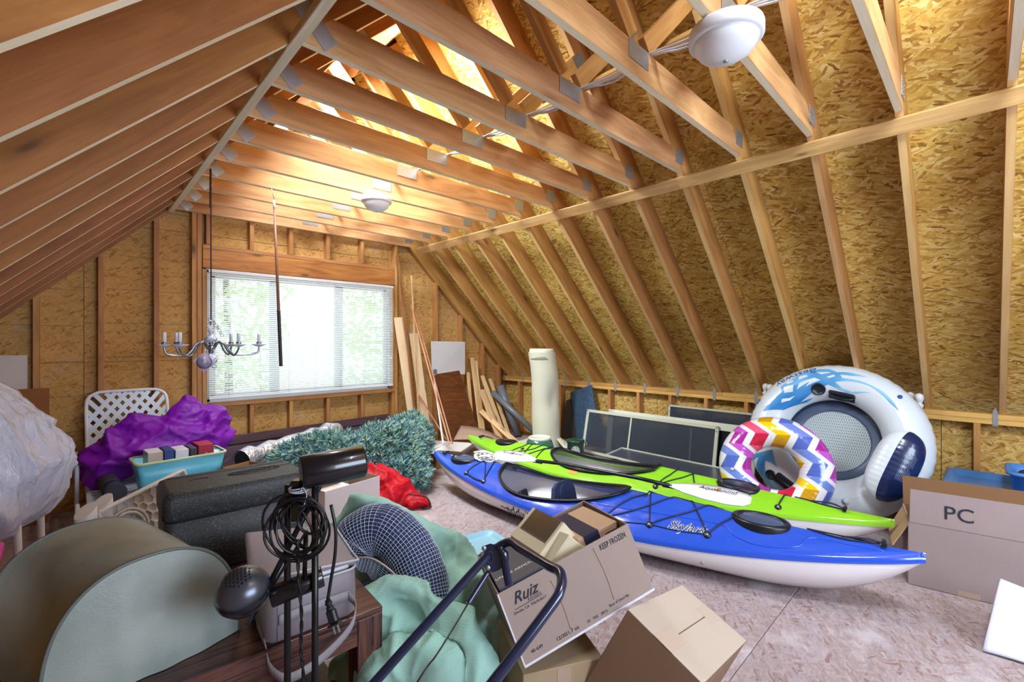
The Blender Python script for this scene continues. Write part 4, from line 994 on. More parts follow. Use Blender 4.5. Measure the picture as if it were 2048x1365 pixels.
g = G(); p = wq[0]; g.sheet([p + V((.01, -.004, .01)), p + V((.07, -.004, .01)), p + V((.07, .0, .08)), p + V((.01, .0, .08))], .001); g.make('price_sticker', plain('grey_sticker', (150, 160, 176), .5), wsq)
for i in range(4): G().box(p + V((.04, -.006, .022 + .014 * i)), (.045, .001, .005)).make('sticker_line', M_ink, wsq)
LB = [((3.98, 4.90, .003), (936, 745), 5.2, .05, 'pine offcut leaning leftmost in the corner pile of timber'), ((4.10, 4.86, .003), (944, 716), 5.2, .06, 'pine offcut standing second from left in the corner timber'),
      ((4.16, 4.88, .003), (951, 722), 5.2, .05, 'slim pine offcut standing third from left in the corner timber'), ((4.40, 4.70, .003), (964, 752), 5.19, .07, 'longest pine stick slanting down to the right in the corner timber'),
      ((4.22, 4.60, .003), (963, 780), 5.05, .10, 'broad short pine board with a square end in the corner timber'), ((4.34, 4.40, .003), (961, 822), 4.95, .08, 'short pine stick slanting low in front of the corner timber'),
      ((4.52, 4.74, .003), (980, 758), 5.19, .06, 'pine stick at the right end of the corner timber'), ((4.36, 4.62, .003), (988, 838), 4.9, .07, 'small pine block-like stick lowest in the corner timber')]
for (p0, px, Y, wd, lb) in LB: lean('timber_offcut', lb, 'timber', V(p0), sY(px[0], px[1], Y), wd, .02, M_pine, group='timber offcuts in the back corner')
# grey film roll, plus a made-up roll in place of a blurred ghost streak
M_film = plain('grey_plastic_film', (112, 118, 128), .3)
for (p0, p1, r, lb) in (((4.66, 4.72, .003), sY(1000, 772, 4.98), .055, 'grey roll of plastic film standing in the back corner'), ((4.74, 4.34, .02), sY(985, 785, 5.0), .04, 'made-up grey roll in place of a blurred ghost streak at the low wall corner')):
    g = G().cyl(V(p0) + V((0, 0, r * .4)), p1, r, n=18); d = (p1 - V(p0)).normalized(); o = g.make('film_roll', M_film, None); tag(o, lb, 'roll', 'grey film rolls in the corner')
# carpet roll
M_carpet = plain('cream_carpet', (216, 212, 190), .9, .06, 90, .2)
cr = thing('carpet_roll', 'tall roll of cream carpet standing upright before the low wall', 'carpet roll', (4.36, 3.92, 0))
t = [(4.40, 3.92, .005), (4.38, 3.92, .25), (4.35, 3.90, .60), (4.29, 3.86, .95), (4.22, 3.85, 1.26)]
cp = crv(t, 6); rad = [.20, .195, .19, .185, .18, .178, .178, .178, .18, .182, .182, .178, .175, .175, .175, .172, .17, .168, .168, .168, .165, .165, .165, .165, .165]
g = G(); rows = []
for i, p in enumerate(cp):
    r = rad[min(i, len(rad) - 1)]; row = []
    for q in range(40):
        a = 2 * pi * q / 40; k = 1 + .03 * sin(2 * a + i * .1) - .22 * math.exp(-((a - 4.5) / .5) ** 2 - ((i - 13) / 2.5) ** 2)
        row.append(p + V((r * k * cos(a), r * k * sin(a), 0)))
    rows.append(row)
g.rings(rows, (False, False)); g.make('outer_layer', M_carpet, cr)
top = cp[-1]; g = G()
for k in range(5):
    r0 = .148 - k * .026
    g.tube([top + V((r0 * cos(a), r0 * sin(a), .012 * sin(5 * a + k) - .01)) for a in [2 * pi * q / 36 for q in range(36)]], .012, 6, closed=True)
g.lathe([(.152, -.09), (.154, .02), (.146, .045), (.02, .03)], Matrix.Translation(top), 30); g.make('inner_layers', M_carpet, cr)
for a0, a1, ln in ((262, 425, .36), (95, 172, .40)):
    def skirt(u, v):
        a = radians(a0 + (a1 - a0) * u); r = .18 + ln * v * (.75 + .25 * sin(pi * u)); return V((4.40, 3.92, .15 * (1 - v) ** 1.6 + .012 + .03 * abs(sin(4 * a)) * v)) + V((r * cos(a) * .72, r * sin(a), 0))
    g = G().grid(skirt, 22, 8); o = g.make('loose_end', M_carpet, cr); m_ = o.modifiers.new('thick', 'SOLIDIFY'); m_.thickness = .008
# pale hardboard sheets on the floor behind the kayaks
M_hb = plain('white_hardboard', (226, 220, 218), .5); M_hbb = plain('hardboard_back', (172, 142, 124), .7)
g = G(); q0, q1 = V((3.28, 4.42, .215)), V((3.76, 3.94, .04)); sd = V((.30, .24, 0))
def hb(u, v): return q0.lerp(q1, u) + sd * v + V((0, 0, .10 * sin(pi * u) * .7 + .10 * v * (1 - u)))
g.grid(hb, 16, 3); o = g.make('hardboard_sheet', [M_hbb], None); m_ = o.modifiers.new('thick', 'SOLIDIFY'); m_.thickness = .006
tag(o, 'curved brown-backed hardboard sheet bowing up behind the green kayak tip', 'sheet')
for i, (x, y, z, sx, sy, rz, lb) in enumerate(((2.92, 4.42, .21, .42, .36, 20, 'white offcut board lying at left of the pile behind the blue kayak'), (3.08, 4.12, .215, .40, .30, 32, 'white offcut board lying nearest the green kayak tip'), (3.00, 4.32, .19, .5, .4, 8, 'white offcut board lying lowest under the two others behind the kayaks'))):
    o = G().box((0, 0, 0), (sx, sy, .012), b=.002).make('offcut_board', M_hb, None, Matrix.Translation((x, y, z)) @ Matrix.Rotation(radians(rz), 4, 'Z'), keep=True); tag(o, lb, 'board', 'white offcut boards behind the kayaks')
bx = thing('cardboard_box', 'low brown cardboard box under the white offcut boards behind the kayaks', 'box', (3.02, 4.30, 0))
M_cardB = card('brown_cardboard', (176, 128, 76)); G().box((3.02, 4.30, .09), (.36, .32, .178), b=.003).make('body', M_cardB, bx); G().box((3.02, 4.30, .179), (.34, .04, .002)).make('tape', M_tape, bx)
# green bowl and canister
gb = thing('flower_bowl', 'green glazed bowl with cream foot, upside down behind the green kayak', 'bowl', (4.02, 3.78, 0))
M_glaze = plain('green_glaze', (50, 110, 84), .12, Coat_Weight=.6); gM = Matrix.Translation((4.02, 3.70, 0))
G().lathe([(.205, .0), (.21, .02), (.20, .05), (.175, .13), (.15, .205), (.13, .228)], gM, 36, False).make('bowl_wall', M_glaze, gb)
G().lathe([(.135, .222), (.138, .246), (.128, .254), (.118, .25), (.112, .238), (.002, .238)], gM, 36).make('foot', plain('cream_glaze', (220, 222, 208), .3), gb)
cn = thing('canister', 'dark green metal canister with a picture label beside the blue blanket', 'canister', (4.38, 3.47, 0)); cM = Matrix.Translation((4.33, 3.40, 0))
M_dgreen = plain('dark_green_enamel', (26, 62, 46), .3)
G().lathe([(.098, 0), (.10, .01), (.10, .175), (.104, .18), (.104, .192)], cM, 30).make('body', M_dgreen, cn)
G().lathe([(.108, .185), (.108, .215), (.10, .222), (.03, .228), (.02, .24), (.001, .243)], cM, 30).make('lid', M_dgreen, cn)
t = NT('picture_label'); f = t.noise(t.coord(), 30, 4); M_pic = t.fin(t.ramp(f, [(.3, S((60, 74, 70))), (.45, S((190, 180, 160))), (.6, S((120, 150, 170))), (.75, S((212, 206, 190)))]), .4)
g = G(); an = atan2(-3.44, -4.30)
decal('picture_label', [(.052 * cos(a), .062 * sin(a)) for a in [2 * pi * k / 24 for k in range(24)]], M_pic, cn, lambda x, y: cM @ V((.1015 * cos(an + x / .1), .1015 * sin(an + x / .1), .10 + y)), 2)
for sg in (-1, 1): G().tube(crv([cM @ V((.10 * cos(an + sg * 1.57), .10 * sin(an + sg * 1.57), z)) + V((.03 * k * cos(an + sg * 1.57), .03 * k * sin(an + sg * 1.57), 0)) for z, k in ((.19, .2), (.19, 1), (.165, 1), (.16, .2))], 5), .004, 6).make('wire_catch', M_steel, cn)
# blanket and rug draped from a rafter clip
M_quilt = NT('blue_quilt'); v = M_quilt.mapv(M_quilt.coord('UV'), (11, 22, 1), (0, 0, .785)); ck = M_quilt.n('ShaderNodeTexBrick', {'Vector': v, 'Color1': S((66, 94, 122)), 'Color2': S((50, 74, 102)), 'Mortar': S((20, 28, 42)), 'Scale': 1.0, 'Mortar Size': .05, 'Brick Width': 1.0, 'Row Height': .5}); M_quilt.bump(ck.outputs['Fac'], .5, .01); M_quilt = M_quilt.fin(ck.outputs[0], .85)
M_fuzz = plain('dark_brown_fleece', (58, 50, 46), .95, .2, 120, .4)
def drape(q, bulge, k):
    a, b, c, d = q                                     # top left, top right, bottom right, bottom left
    def f(u, v):
        p = a.lerp(b, u).lerp(d.lerp(c, u), v); s_ = sin(pi * v) * .6 + .4 * v
        return p + V((-bulge * s_ * (sin(pi * u) + .35 * sin(u * 3 * pi + k)) , .025 * sin(3 * v + k) * (u - .5), -.02 * sin(pi * u) * v))
    return f
for nm, mt, lb, f in (('fleece', M_fuzz, 'dark brown fleece hanging behind the blue quilted blanket on the low wall', drape([sX(1132, 802, 4.845), sX(1172, 784, 4.845), sX(1172, 884, 4.82), sX(1124, 874, 4.82)], .03, 1)), ('blanket', M_quilt, 'blue checked quilted blanket hanging by its corner from the low wall', drape([sX(1141, 786, 4.83), sX(1184, 770, 4.83), sX(1206, 884, 4.80), sX(1152, 876, 4.78)], .04, 0))):
    o = G().grid(f, 24, 28).make(nm, mt, None); m_ = o.modifiers.new('thick', 'SOLIDIFY'); m_.thickness = .010; tag(o, lb, 'blanket')

# ------------------------------------------------------------------ back left: panels, chaise, duvet, bin, white things
sheetobj('wallboard_sheet', 'white sheet of wallboard leaning on the back wall at the left edge', 'panel', [V((-.60, 5.14, .003)), V((-.262, 5.13, .003)), V((-.262, 5.175, 1.29)), V((-.60, 5.18, 1.29))], .012, plain('offwhite_panel', (206, 196, 190), .6))
sheetobj('cardboard_sheet', 'flat brown cardboard sheet standing before the white panel on the left', 'cardboard', [V((-.78, 5.00, .003)), V((-.14, 5.00, .003)), V((-.14, 5.13, 1.03)), V((-.78, 5.12, 1.03))], .006, card('brown_cardboard_sheet', (150, 98, 58)))
M_pvc = plain('white_tube', (222, 226, 236), .35); M_strap = plain('pale_blue_strap', (206, 222, 240), .45)
ch = thing('lounge_chair', 'white strap lounge chair by the back wall under the purple duvet', 'chair', (.35, 4.7, 0))
bt, bb = V((.0, .50, 0)), 0
def BK(x, s_): return V((x, 4.86 + .30 * s_, .34 + .63 * s_))           # along the back, s 0 seat .. 1 top
bx0, bx1 = .075, .60
G().tube(crv([BK(bx0, 0), BK(bx0, .5), BK(bx0, .88), BK(bx0 + .05, .98), BK(bx0 + .12, 1.0), BK((bx0 + bx1) / 2, 1.0), BK(bx1 - .12, 1), BK(bx1 - .05, .98), BK(bx1, .88), BK(bx1, .5), BK(bx1, 0)], 5), .0135, 10).make('back_frame', M_pvc, ch)
def strap(x0, s0, x1, s1, up):
    p, q = BK(x0, s0), BK(x1, s1); d = (q - p).normalized(); n = V((0, -.9, .43)).normalized()
    board('strap', p + n * up, q + n * up, .032, .003, n, M_strap, ch, b=0)
for k in range(-4, 12):
    for sg in (1, -1):
        sl_ = .63 * .85; H_ = .52
        x0, s0 = bx0 + (bx1 - bx0) * (k / 7.0), 0.02; x1 = x0 + sg * .48; s1 = .98
        # clip to the frame
        def cl(x0, s0, x1, s1):
            t0, t1 = 0., 1.
            dx = x1 - x0
            for (num, den) in ((bx0 - x0, dx), (x0 - bx1, -dx)):
                if den > 0: t0 = max(t0, num / den)
                elif den < 0: t1 = min(t1, num / den)
            return (t0, t1)
        t0, t1 = cl(x0, s0, x1, s1)
        if t1 - t0 > .08: strap(x0 + (x1 - x0) * t0, s0 + (s1 - s0) * t0, x0 + (x1 - x0) * t1, s0 + (s1 - s0) * t1, .002 * sg)
G().tube(crv([V((bx0, 4.86, .34)), V((bx0, 4.3, .33)), V((bx0, 3.72, .33)), V((bx0 + .06, 3.66, .33)), V((bx1 - .06, 3.66, .33)), V((bx1, 3.72, .33)), V((bx1, 4.3, .33)), V((bx1, 4.86, .34))], 5), .0135, 10).make('seat_frame', M_pvc, ch)
for k in range(16): G().box(((bx0 + bx1) / 2, 3.74 + k * .072, .335), (bx1 - bx0 + .03, .05, .006), b=.002).make('seat_strap', M_strap, ch)
for x in (bx0 - .06, bx1 + .06):
    for (ya, yb) in ((5.06, 4.66), (4.20, 3.86)):
        G().tube(crv([V((x, ya, .014)), V((x, ya - .01, .26)), V((x, ya - .06, .315)), V((x, yb + .06, .315)), V((x, yb + .01, .26)), V((x, yb, .014))], 6), .013, 10).make('leg', M_pvc, ch)
    G().tube(crv([V((x, 4.98, .30)), V((x - .01, 5.0, .45)), V((x, 4.92, .52)), V((x, 4.55, .52)), V((x, 4.48, .45)), V((x, 4.5, .31))], 5), .013, 10).make('armrest', M_pvc, ch)
# purple duvet stuffed on the chair
M_purple = NT('purple_fabric'); v = M_purple.coord(); f = M_purple.noise(M_purple.mapv(v, (4, 4, 7)), 1, 2, .5, 1.8); M_purple.bump(f, .25, .03); M_purple = M_purple.fin(S((122, 12, 164)), .5, Specular_IOR_Level=.35)
g = G(); g.ball((.52, 4.56, .56), .25, 18, 12, (1.75, .95, .85)).ball((.24, 4.54, .52), .21, 16, 10, (1.0, .95, .95)).ball((.18, 4.46, .47), .13, 14, 9).ball((.84, 4.60, .60), .18, 16, 10, (.85, .9, 1.3)).ball((.66, 4.60, .78), .14, 14, 10, (1.1, .8, 1.0)).ball((.70, 4.62, .88), .085, 12, 8, (1.1, .7, .8)).ball((.40, 4.60, .72), .12, 12, 8, (1.5, .8, .75))
o = g.make('duvet', M_purple, None); cloth(o, .0125, 12, (((3.0, 3.0, 5.0), .058, 1.3), ((7, 7, 13), .022, 4.1), ((16, 16, 30), .007, 2.2))); tag(o, 'purple quilted duvet bundled on the white strap lounge chair', 'duvet')
# dark sleeping mat rolled on the seat
sm = thing('rolled_mat', 'dark rolled sleeping mat lying on the lounge chair in front of the duvet', 'mat', (.2, 4.2, .34)); M_mat = plain('slate_mat', (52, 54, 74), .8)
G().cyl((.17, 4.32, .40), (.20, 3.95, .40), .058, n=22).make('roll', M_mat, sm); G().cyl((.189, 4.08, .40), (.193, 4.04, .40), .060, n=22).make('band', M_black, sm)
# turquoise bin of small boxes
M_turq = plain('turquoise_plastic', (92, 196, 226), .35, Subsurface_Weight=.1); M_rim = plain('pale_yellow_rim', (206, 214, 160), .4)
bn = thing('storage_bin', 'open turquoise bin holding a row of small boxes', 'bin', (.56, 4.10, .34)); Mb = Matrix.Translation((.555, 4.08, .348)) @ Matrix.Rotation(radians(4), 4, 'Z')
def rr(hx, hy, r, z): return [Mb @ V((x, y, z)) for x, y in rrect(hx, hy, r, 4)]
G().rings([rr(.225, .105, .03, 0), rr(.262, .135, .035, .215), rr(.258, .131, .035, .215), rr(.222, .102, .03, .006)], (True, True)).make('tub', M_turq, bn)
G().rings([rr(.262, .135, .035, .212), rr(.272, .145, .04, .212), rr(.272, .145, .04, .226), rr(.258, .131, .035, .226)], (False, False)).make('rim', M_rim, bn)
G().box((.12, -.123, .15), (.12, .004, .03), Mb @ Matrix.Rotation(radians(-7), 4, 'X')).make('label', plain('pink_label', (226, 90, 140), .5), bn)
def smallbox(x, wd, hh, c1, c2, lb, txt=None, cm=None):
    b = thing('small_box', lb, 'box', Mb @ V((x, 0, .01)), group='small boxes in the turquoise bin')
    G().box((x, -.005, .01 + hh / 2), (wd, .17, hh), Mb, b=.002).make('body', plain('box_print', c1, .4), b)
    G().box((x, -.005, .0108 + hh), (wd - .008, .16, .0012), Mb).make('top_label', plain('box_top', c2, .45), b)
    if txt: lettering('lettering', txt, .018, cm, b, Mb @ frame((x, -.0915, hh * .72), (0, 0, 1), (0, -1, 0)))
M_pw = plain('print_white', (236, 236, 240), .5)
smallbox(-.155, .085, .27, (196, 178, 168), (232, 232, 232), 'pinkish beige box at the left end of the row in the bin')
smallbox(-.078, .055, .275, (40, 66, 138), (56, 84, 150), 'navy blue box second from left in the bin')
smallbox(-.002, .078, .262, (226, 220, 232), (236, 234, 240), 'white box in the middle of the row in the bin')
smallbox(.068, .042, .262, (60, 40, 60), (70, 74, 96), 'dark box with a red edge between white and crimson boxes', 'XL', plain('print_red', (210, 40, 70), .5))
smallbox(.145, .098, .275, (168, 22, 50), (190, 40, 66), 'crimson box at the right end of the row in the bin', 'PHOTO', M_pw)
G().lathe([(.035, 0), (.035, .20), (.002, .205)], Mb @ Matrix.Translation((.222, .02, .01)), 16).make('white_roll', M_pw, None); tag(WMlast(), 'white paper roll standing in the right corner of the turquoise bin', 'roll')
# ------------------------------------------------------------------ below the window: dark door, foil roll, artificial tree, bag, cartons
M_door = wood('dark_stained_wood', (48, 34, 40), (84, 64, 74), knots=False, rough=.3)
M_doorp = wood('dark_door_panel', (58, 44, 56), (96, 80, 96), knots=False, rough=.3)
dr_ = thing('wooden_slab', 'dark wooden door-like slab with raised frame leaning under the window', 'slab', (1.9, 5.0, 0))
DA, DB = V((.70, 4.80, .02)), V((2.86, 5.00, .02)); dx = (DB - DA).normalized(); du = V((-.09, .34, .94)).normalized(); dn = dx.cross(du).normalized()
DMx = frame(DA, dx, dn if dn.y < 0 else -dn)
DL, DHt = (DB - DA).length, .50
def dbox(nm, x0, x1, y0, y1, th, mat, off=0): return G().box(((x0 + x1) / 2, (y0 + y1) / 2, off), (x1 - x0, y1 - y0, th), b=.006).make(nm, mat, dr_, DMx @ Matrix.Identity(4), keep=True)
dbox('frame_rail', 0, DL, DHt - .09, DHt, .036, M_door); dbox('frame_rail', 0, DL, 0, .09, .036, M_door)
for x in (0, DL / 2 - .05, DL - .10): dbox('frame_stile', x, x + .10, .09, DHt - .09, .034, M_door)
for x0, x1 in ((.10, DL / 2 - .05), (DL / 2 + .05, DL - .10)): dbox('inset_panel', x0, x1, .09, DHt - .09, .016, M_doorp)
M_foil = NT('foil_bubble_wrap'); f = M_foil.noise(M_foil.mapv(M_foil.coord(), (30, 12, 30)), 1, 4, .6, .5); M_foil.bump(f, .9, .02); M_foil = M_foil.fin(S((212, 212, 224)), .28, Metallic=.75)
fr = thing('foil_roll', 'shiny silver foil insulation roll lying across in front of the dark slab', 'roll', (1.5, 4.45, .45))
fa, fb = V((.98, 4.17, .43)), V((1.98, 4.70, .47)); g = G(); n_ = 16
g.tube([fa.lerp(fb, i / n_) + V((0, 0, .012 * sin(i * 1.9))) for i in range(n_ + 1)], [.088 + .008 * sin(i * 2.3) for i in range(n_ + 1)], 22, cap=False); d = (fb - fa).normalized()
g.make('outer_wrap', M_foil, fr)
G().tube([fa - d * .002, fb], .07, 18).make('core', plain('dark_core', (30, 28, 40), .8), fr)
g = G(); sdv = V((-d.y, d.x, 0)); g.grid(lambda u, v: fa.lerp(fb, .02 + .5 * u) + sdv * (.05 + .22 * v) + V((0, 0, .05 - .09 * v + .015 * sin(u * 11 + v * 5))), 24, 8); o = g.make('loose_sheet', M_foil, fr)
bs = thing('cardboard_box', 'large brown carton under the silver foil roll', 'box', (1.3, 4.40, 0)); G().box((1.42, 4.46, .165), (.72, .40, .33), Matrix.Translation((1.42, 4.46, 0)) @ Matrix.Rotation(radians(27), 4, 'Z') @ Matrix.Translation((-1.42, -4.46, 0)), b=.003).make('body', M_cardB, bs)
ob = thing('small_open_box', 'small open cardboard box with dark inside between cooler and foil roll', 'box', (.93, 3.95, .3)); oM = Matrix.Translation((.90, 3.80, 0)) @ Matrix.Rotation(radians(20), 4, 'Z')
for (c, s_) in (((0, -.08, .24), (.20, .004, .48)), ((0, .08, .24), (.20, .004, .48)), ((-.1, 0, .24), (.004, .16, .48)), ((.1, 0, .24), (.004, .16, .48))): G().box(c, s_, oM).make('side_panel', M_cardB, ob)
G().box((0, 0, .36), (.19, .15, .004), oM).make('inside_panel', M_cardin, ob); fixn(G().sheet([oM @ V(p) for p in ((-.1, -.08, .48), (.1, -.08, .48), (.09, -.14, .50), (-.09, -.14, .50))], .003).make('flap', M_cardB, ob))  # brown card panel partway down the open box

# artificial fir: tufts of soft blue-green needles on wire stems
t = NT('fir_needles'); rnd = t.n('ShaderNodeObjectInfo').outputs['Random']; v = t.coord(); f = t.noise(v, 16, 3, .7)
M_needle = t.fin(t.ramp(f, [(.32, S((80, 126, 134))), (.5, S((128, 166, 168))), (.66, S((188, 204, 158)))]), .7)
M_wire = plain('dark_green_wire', (30, 42, 44), .5)
def tuft(g, p, d, L, r, rn):
    a = d.orthogonal().normalized(); b = d.cross(a); k = len(g.v); vs = []; fs = []
    for q in range(11):
        th = 2.4 * q; s0 = q / 11 * .75; base = p + d * (L * s0 * .8); o_ = (a * cos(th) + b * sin(th)); tip = base + d * L * .38 + o_ * r * (1.15 - .6 * s0); w_ = o_.cross(d) * .0095
        i = len(vs); vs += [base + w_, base - w_, tip - w_ * .5, tip + w_ * .5]; fs.append((i, i + 1, i + 2, i + 3))
    i = len(vs); vs += [p + a * r * .45, p - a * r * .22 + b * r * .4, p - a * r * .22 - b * r * .4, p + d * L]; fs += [(i, i + 1, i + 3), (i + 1, i + 2, i + 3), (i + 2, i, i + 3)]
    g.add(vs, fs)
def bush(parent, c, rad, n, seed, bias):
    rn = random.Random(seed); g = G(); c = V(c)
    for i in range(n):
        d = V((rn.gauss(0, 1), rn.gauss(0, 1), rn.gauss(.25, .8))).normalized(); k = rn.uniform(.72, 1.0)
        p = c + V((d.x * rad[0], d.y * rad[1], max(d.z, -.55) * rad[2])) * k
        if p.z < .02: p.z = .02 + rn.random() * .03
        dd = (d * .8 + V(bias) + V((rn.gauss(0, .3), rn.gauss(0, .3), rn.gauss(.1, .3)))).normalized()
        tuft(g, p, dd, rn.uniform(.09, .15), rn.uniform(.028, .042), rn)
    o = tag(g.make('needles', M_needle, parent), kind='stuff')
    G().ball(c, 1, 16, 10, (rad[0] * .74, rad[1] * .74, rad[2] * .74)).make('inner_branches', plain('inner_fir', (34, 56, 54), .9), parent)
tr1 = thing('artificial_fir_section', 'artificial blue-green fir section lying in front, with bare wire stems', 'christmas tree', (1.75, 4.15, 0), group='artificial fir sections')
bush(tr1, (1.55, 4.02, .40), (.34, .20, .13), 1200, 3, (-.6, -.15, 0)); bush(tr1, (1.72, 4.00, .20), (.26, .22, .20), 500, 13, (-.3, -.3, 0))
hub = sD(737, 866, 4.45)
for i, (u, v) in enumerate(((620, 876), (640, 884), (650, 890), (670, 893), (690, 892), (712, 888), (716, 880), (725, 905), (742, 912))): G().tube(crv([hub, hub.lerp(sD(u, v, 4.25), .5) + V((0, 0, .015)), sD(u, v, 4.25)], 4), .0042, 5).make('wire_stem', M_wire, tr1)
G().tube([hub + V((-.02, -.02, -.05)), sD(754, 836, 4.6)], [.022, .017], 10).make('trunk_pole', M_wire, tr1)
g = G(); pa_ = sD(742, 855, 4.5); pb_ = sD(749, 846, 4.55)
for i in range(9): g.tube([pa_.lerp(pb_, i / 8) + V((.024 * cos(a), .024 * sin(a) * .8, .024 * sin(a + .6) * .7)) for a in [2 * pi * q / 14 for q in range(14)]], .004, 5, closed=True)
g.make('wire_wrap', plain('teal_wire', (44, 104, 110), .5), tr1)
tr2 = thing('artificial_fir_section', 'large artificial blue-green fir section spreading right towards the blue kayak tip', 'christmas tree', (2.3, 4.1, 0), group='artificial fir sections')
bush(tr2, (2.22, 4.08, .27), (.40, .30, .27), 1900, 4, (.3, -.35, .1)); bush(tr2, (2.20, 3.80, .14), (.22, .22, .15), 600, 5, (.2, -.5, 0))
tr3 = thing('artificial_fir_section', 'darker artificial fir section with upright tips behind the large one', 'christmas tree', (2.75, 4.45, 0), group='artificial fir sections')
bush(tr3, (2.66, 4.50, .24), (.30, .22, .26), 1000, 6, (.2, .1, .7)); bush(tr3, (2.86, 4.62, .34), (.10, .10, .17), 260, 7, (0, 0, .9))
# red bag
g = G()
for k in range(9): q = k / 8; g.ball((1.84 + .27 * q, 3.66 - .36 * q, .19 - .145 * q), .155 - .085 * q, 14, 9, (1.15, 1, .9))
g.ball((1.92, 3.42, .09), .12, 12, 8, (1.2, 1, .8)).ball((2.02, 3.54, .08), .12, 12, 8, (1.1, 1, .8))
M_red = NT('red_fabric'); f = M_red.noise(M_red.mapv(M_red.coord(), (8, 8, 16)), 1, 3, .6, 1.2); M_red.bump(f, .5, .02); M_red = M_red.fin(S((176, 4, 26)), .6, Specular_IOR_Level=.3)
o = cloth(g.make('red_bag', M_red, None), .011, 12, (((4, 4, 7), .05, 2.3), ((10, 10, 18), .014, 5.1))); tag(o, 'red fabric bag slumped on the floor beside the white carton', 'bag')
G().tube(crv([(2.00, 3.30, .13), (2.11, 3.22, .10), (2.13, 3.20, .03), (2.08, 3.22, .012)], 6), .006, 6).make('strap', M_black, o)
# white carton
wc = thing('carton', 'open white carton standing behind the green burlap', 'box', (1.43, 3.42, 0)); wM = Matrix.Translation((1.45, 3.42, 0)) @ Matrix.Rotation(radians(10), 4, 'Z'); M_wcard = card('white_carton', (226, 214, 212)); M_tan = card('carton_inside', (176, 150, 128))
for (c, s_, m_) in (((0, -.20, .175), (.46, .004, .35), M_wcard), ((0, .20, .175), (.46, .004, .35), M_tan), ((-.23, 0, .175), (.004, .40, .35), M_wcard), ((.23, 0, .175), (.004, .40, .35), M_tan)): G().box(c, s_, wM).make('side_panel', m_, wc)
G().box((0, 0, .004), (.45, .39, .006), wM).make('bottom_panel', M_tan, wc)
fixn(G().sheet([wM @ V(p) for p in ((-.23, .20, .35), (.10, .20, .35), (.08, .10, .44), (-.21, .10, .44))], .003).make('flap', M_wcard, wc))
sh = G().box((.02, .02, .14), (.24, .26, .25), wM, b=.01).make('white_shoe_box', M_wcard, None); tag(sh, 'smaller white box sitting inside the open white carton', 'box')

# ------------------------------------------------------------------ left edge: bagged chair, pink bin
bc = thing('bagged_chair', 'chair wrapped in a white translucent plastic bag at the left edge', 'chair', (-.50, 3.6, 0))
t = NT('white_plastic_film'); v = t.coord(); f = t.noise(t.mapv(v, (5, 5, 1.8), (.5, .2, 0)), 2.4, 4, .6, 2.2); t.bump(f, .7, .03)
tl = t.n('ShaderNodeBsdfTranslucent', {0: S((236, 240, 255))}); t.fin(S((232, 236, 255)), .22, Specular_IOR_Level=.6); mx = t.n('ShaderNodeMixShader', {0: .22, 1: t.p.outputs[0], 2: tl.outputs[0]}); tp = t.n('ShaderNodeBsdfTransparent', {0: (.97, .97, 1, 1)}); m2 = t.n('ShaderNodeMixShader', {0: .06, 1: mx.outputs[0], 2: tp.outputs[0]}); t.t.links.new(m2.outputs[0], t.o.inputs[0]); M_bag = t.m
def bagp(u, v):
    a = 2 * pi * u; z = .40 + .84 * v
    pr = [(0, .20), (.06, .30), (.2, .365), (.4, .385), (.55, .35), (.72, .31), (.86, .22), (.95, .12), (1, .02)]
    k = max(j for j in range(len(pr) - 1) if pr[j][0] <= v); f = (v - pr[k][0]) / (pr[k + 1][0] - pr[k][0]); r = pr[k][1] + (pr[k + 1][1] - pr[k][1]) * f
    w_ = .5 + .5 * cos(2 * pi * (v - .42) * 1.3)
    r *= 1 + .03 * sin(5 * a + 4 * v) * (1 - .5 * w_) + .012 * sin(19 * a + 5 * v + 2 * sin(3 * a)) * (.3 + abs(v - .42)) + .008 * sin(9 * v + 3 * a)
    q = V((cos(a) * 1.9, sin(a) * 1.9, v * 2.2)); r += .075 * (ridge(q * .8 + V((3, 1, 0))) - .4) * (.4 + .6 * sin(pi * v)) + .035 * (ridge(V((q.x * 2.1, q.y * 2.1, q.z * 1.1))) - .4) + .014 * (ridge(V((q.x * 5, q.y * 5, q.z * 2.2 + q.x))) - .4)
    return V((-.46 + r * cos(a) * 1.08, 3.6 + r * sin(a), z - .03 * sin(5 * a) * (1 - v)))
g = G().grid(bagp, 240, 110); o = fixn(g.make('plastic_bag', M_bag, bc))
for (x, y) in ((-.13, 3.75), (-.20, 3.42), (-.72, 3.75), (-.72, 3.40)): G().tube([(x, y, 0.003), (x - .01, y, .5)], .016, 10).make('leg', M_pvc, bc)
G().box((-.46, 3.6, .50), (.50, .46, .06), b=.02).make('seat', M_pvc, bc); G().box((-.46, 3.82, .82), (.46, .04, .6), b=.015).make('backrest', plain('beige_backrest', (214, 200, 184), .7), bc)
pk = thing('pink_bin', 'bright pink plastic bin at the left edge beside the olive cover', 'bin', (-.46, 2.9, 0)); M_pink = plain('bright_pink_plastic', (238, 60, 190), .35, Subsurface_Weight=.1)
G().rings(tub((-.46, 2.9, 0), [(.17, .15, .05, 0), (.22, .20, .06, .46), (.235, .215, .07, .46), (.235, .215, .07, .49), (.21, .19, .06, .495), (.17, .15, .05, .03)])).make('tub', M_pink, pk)

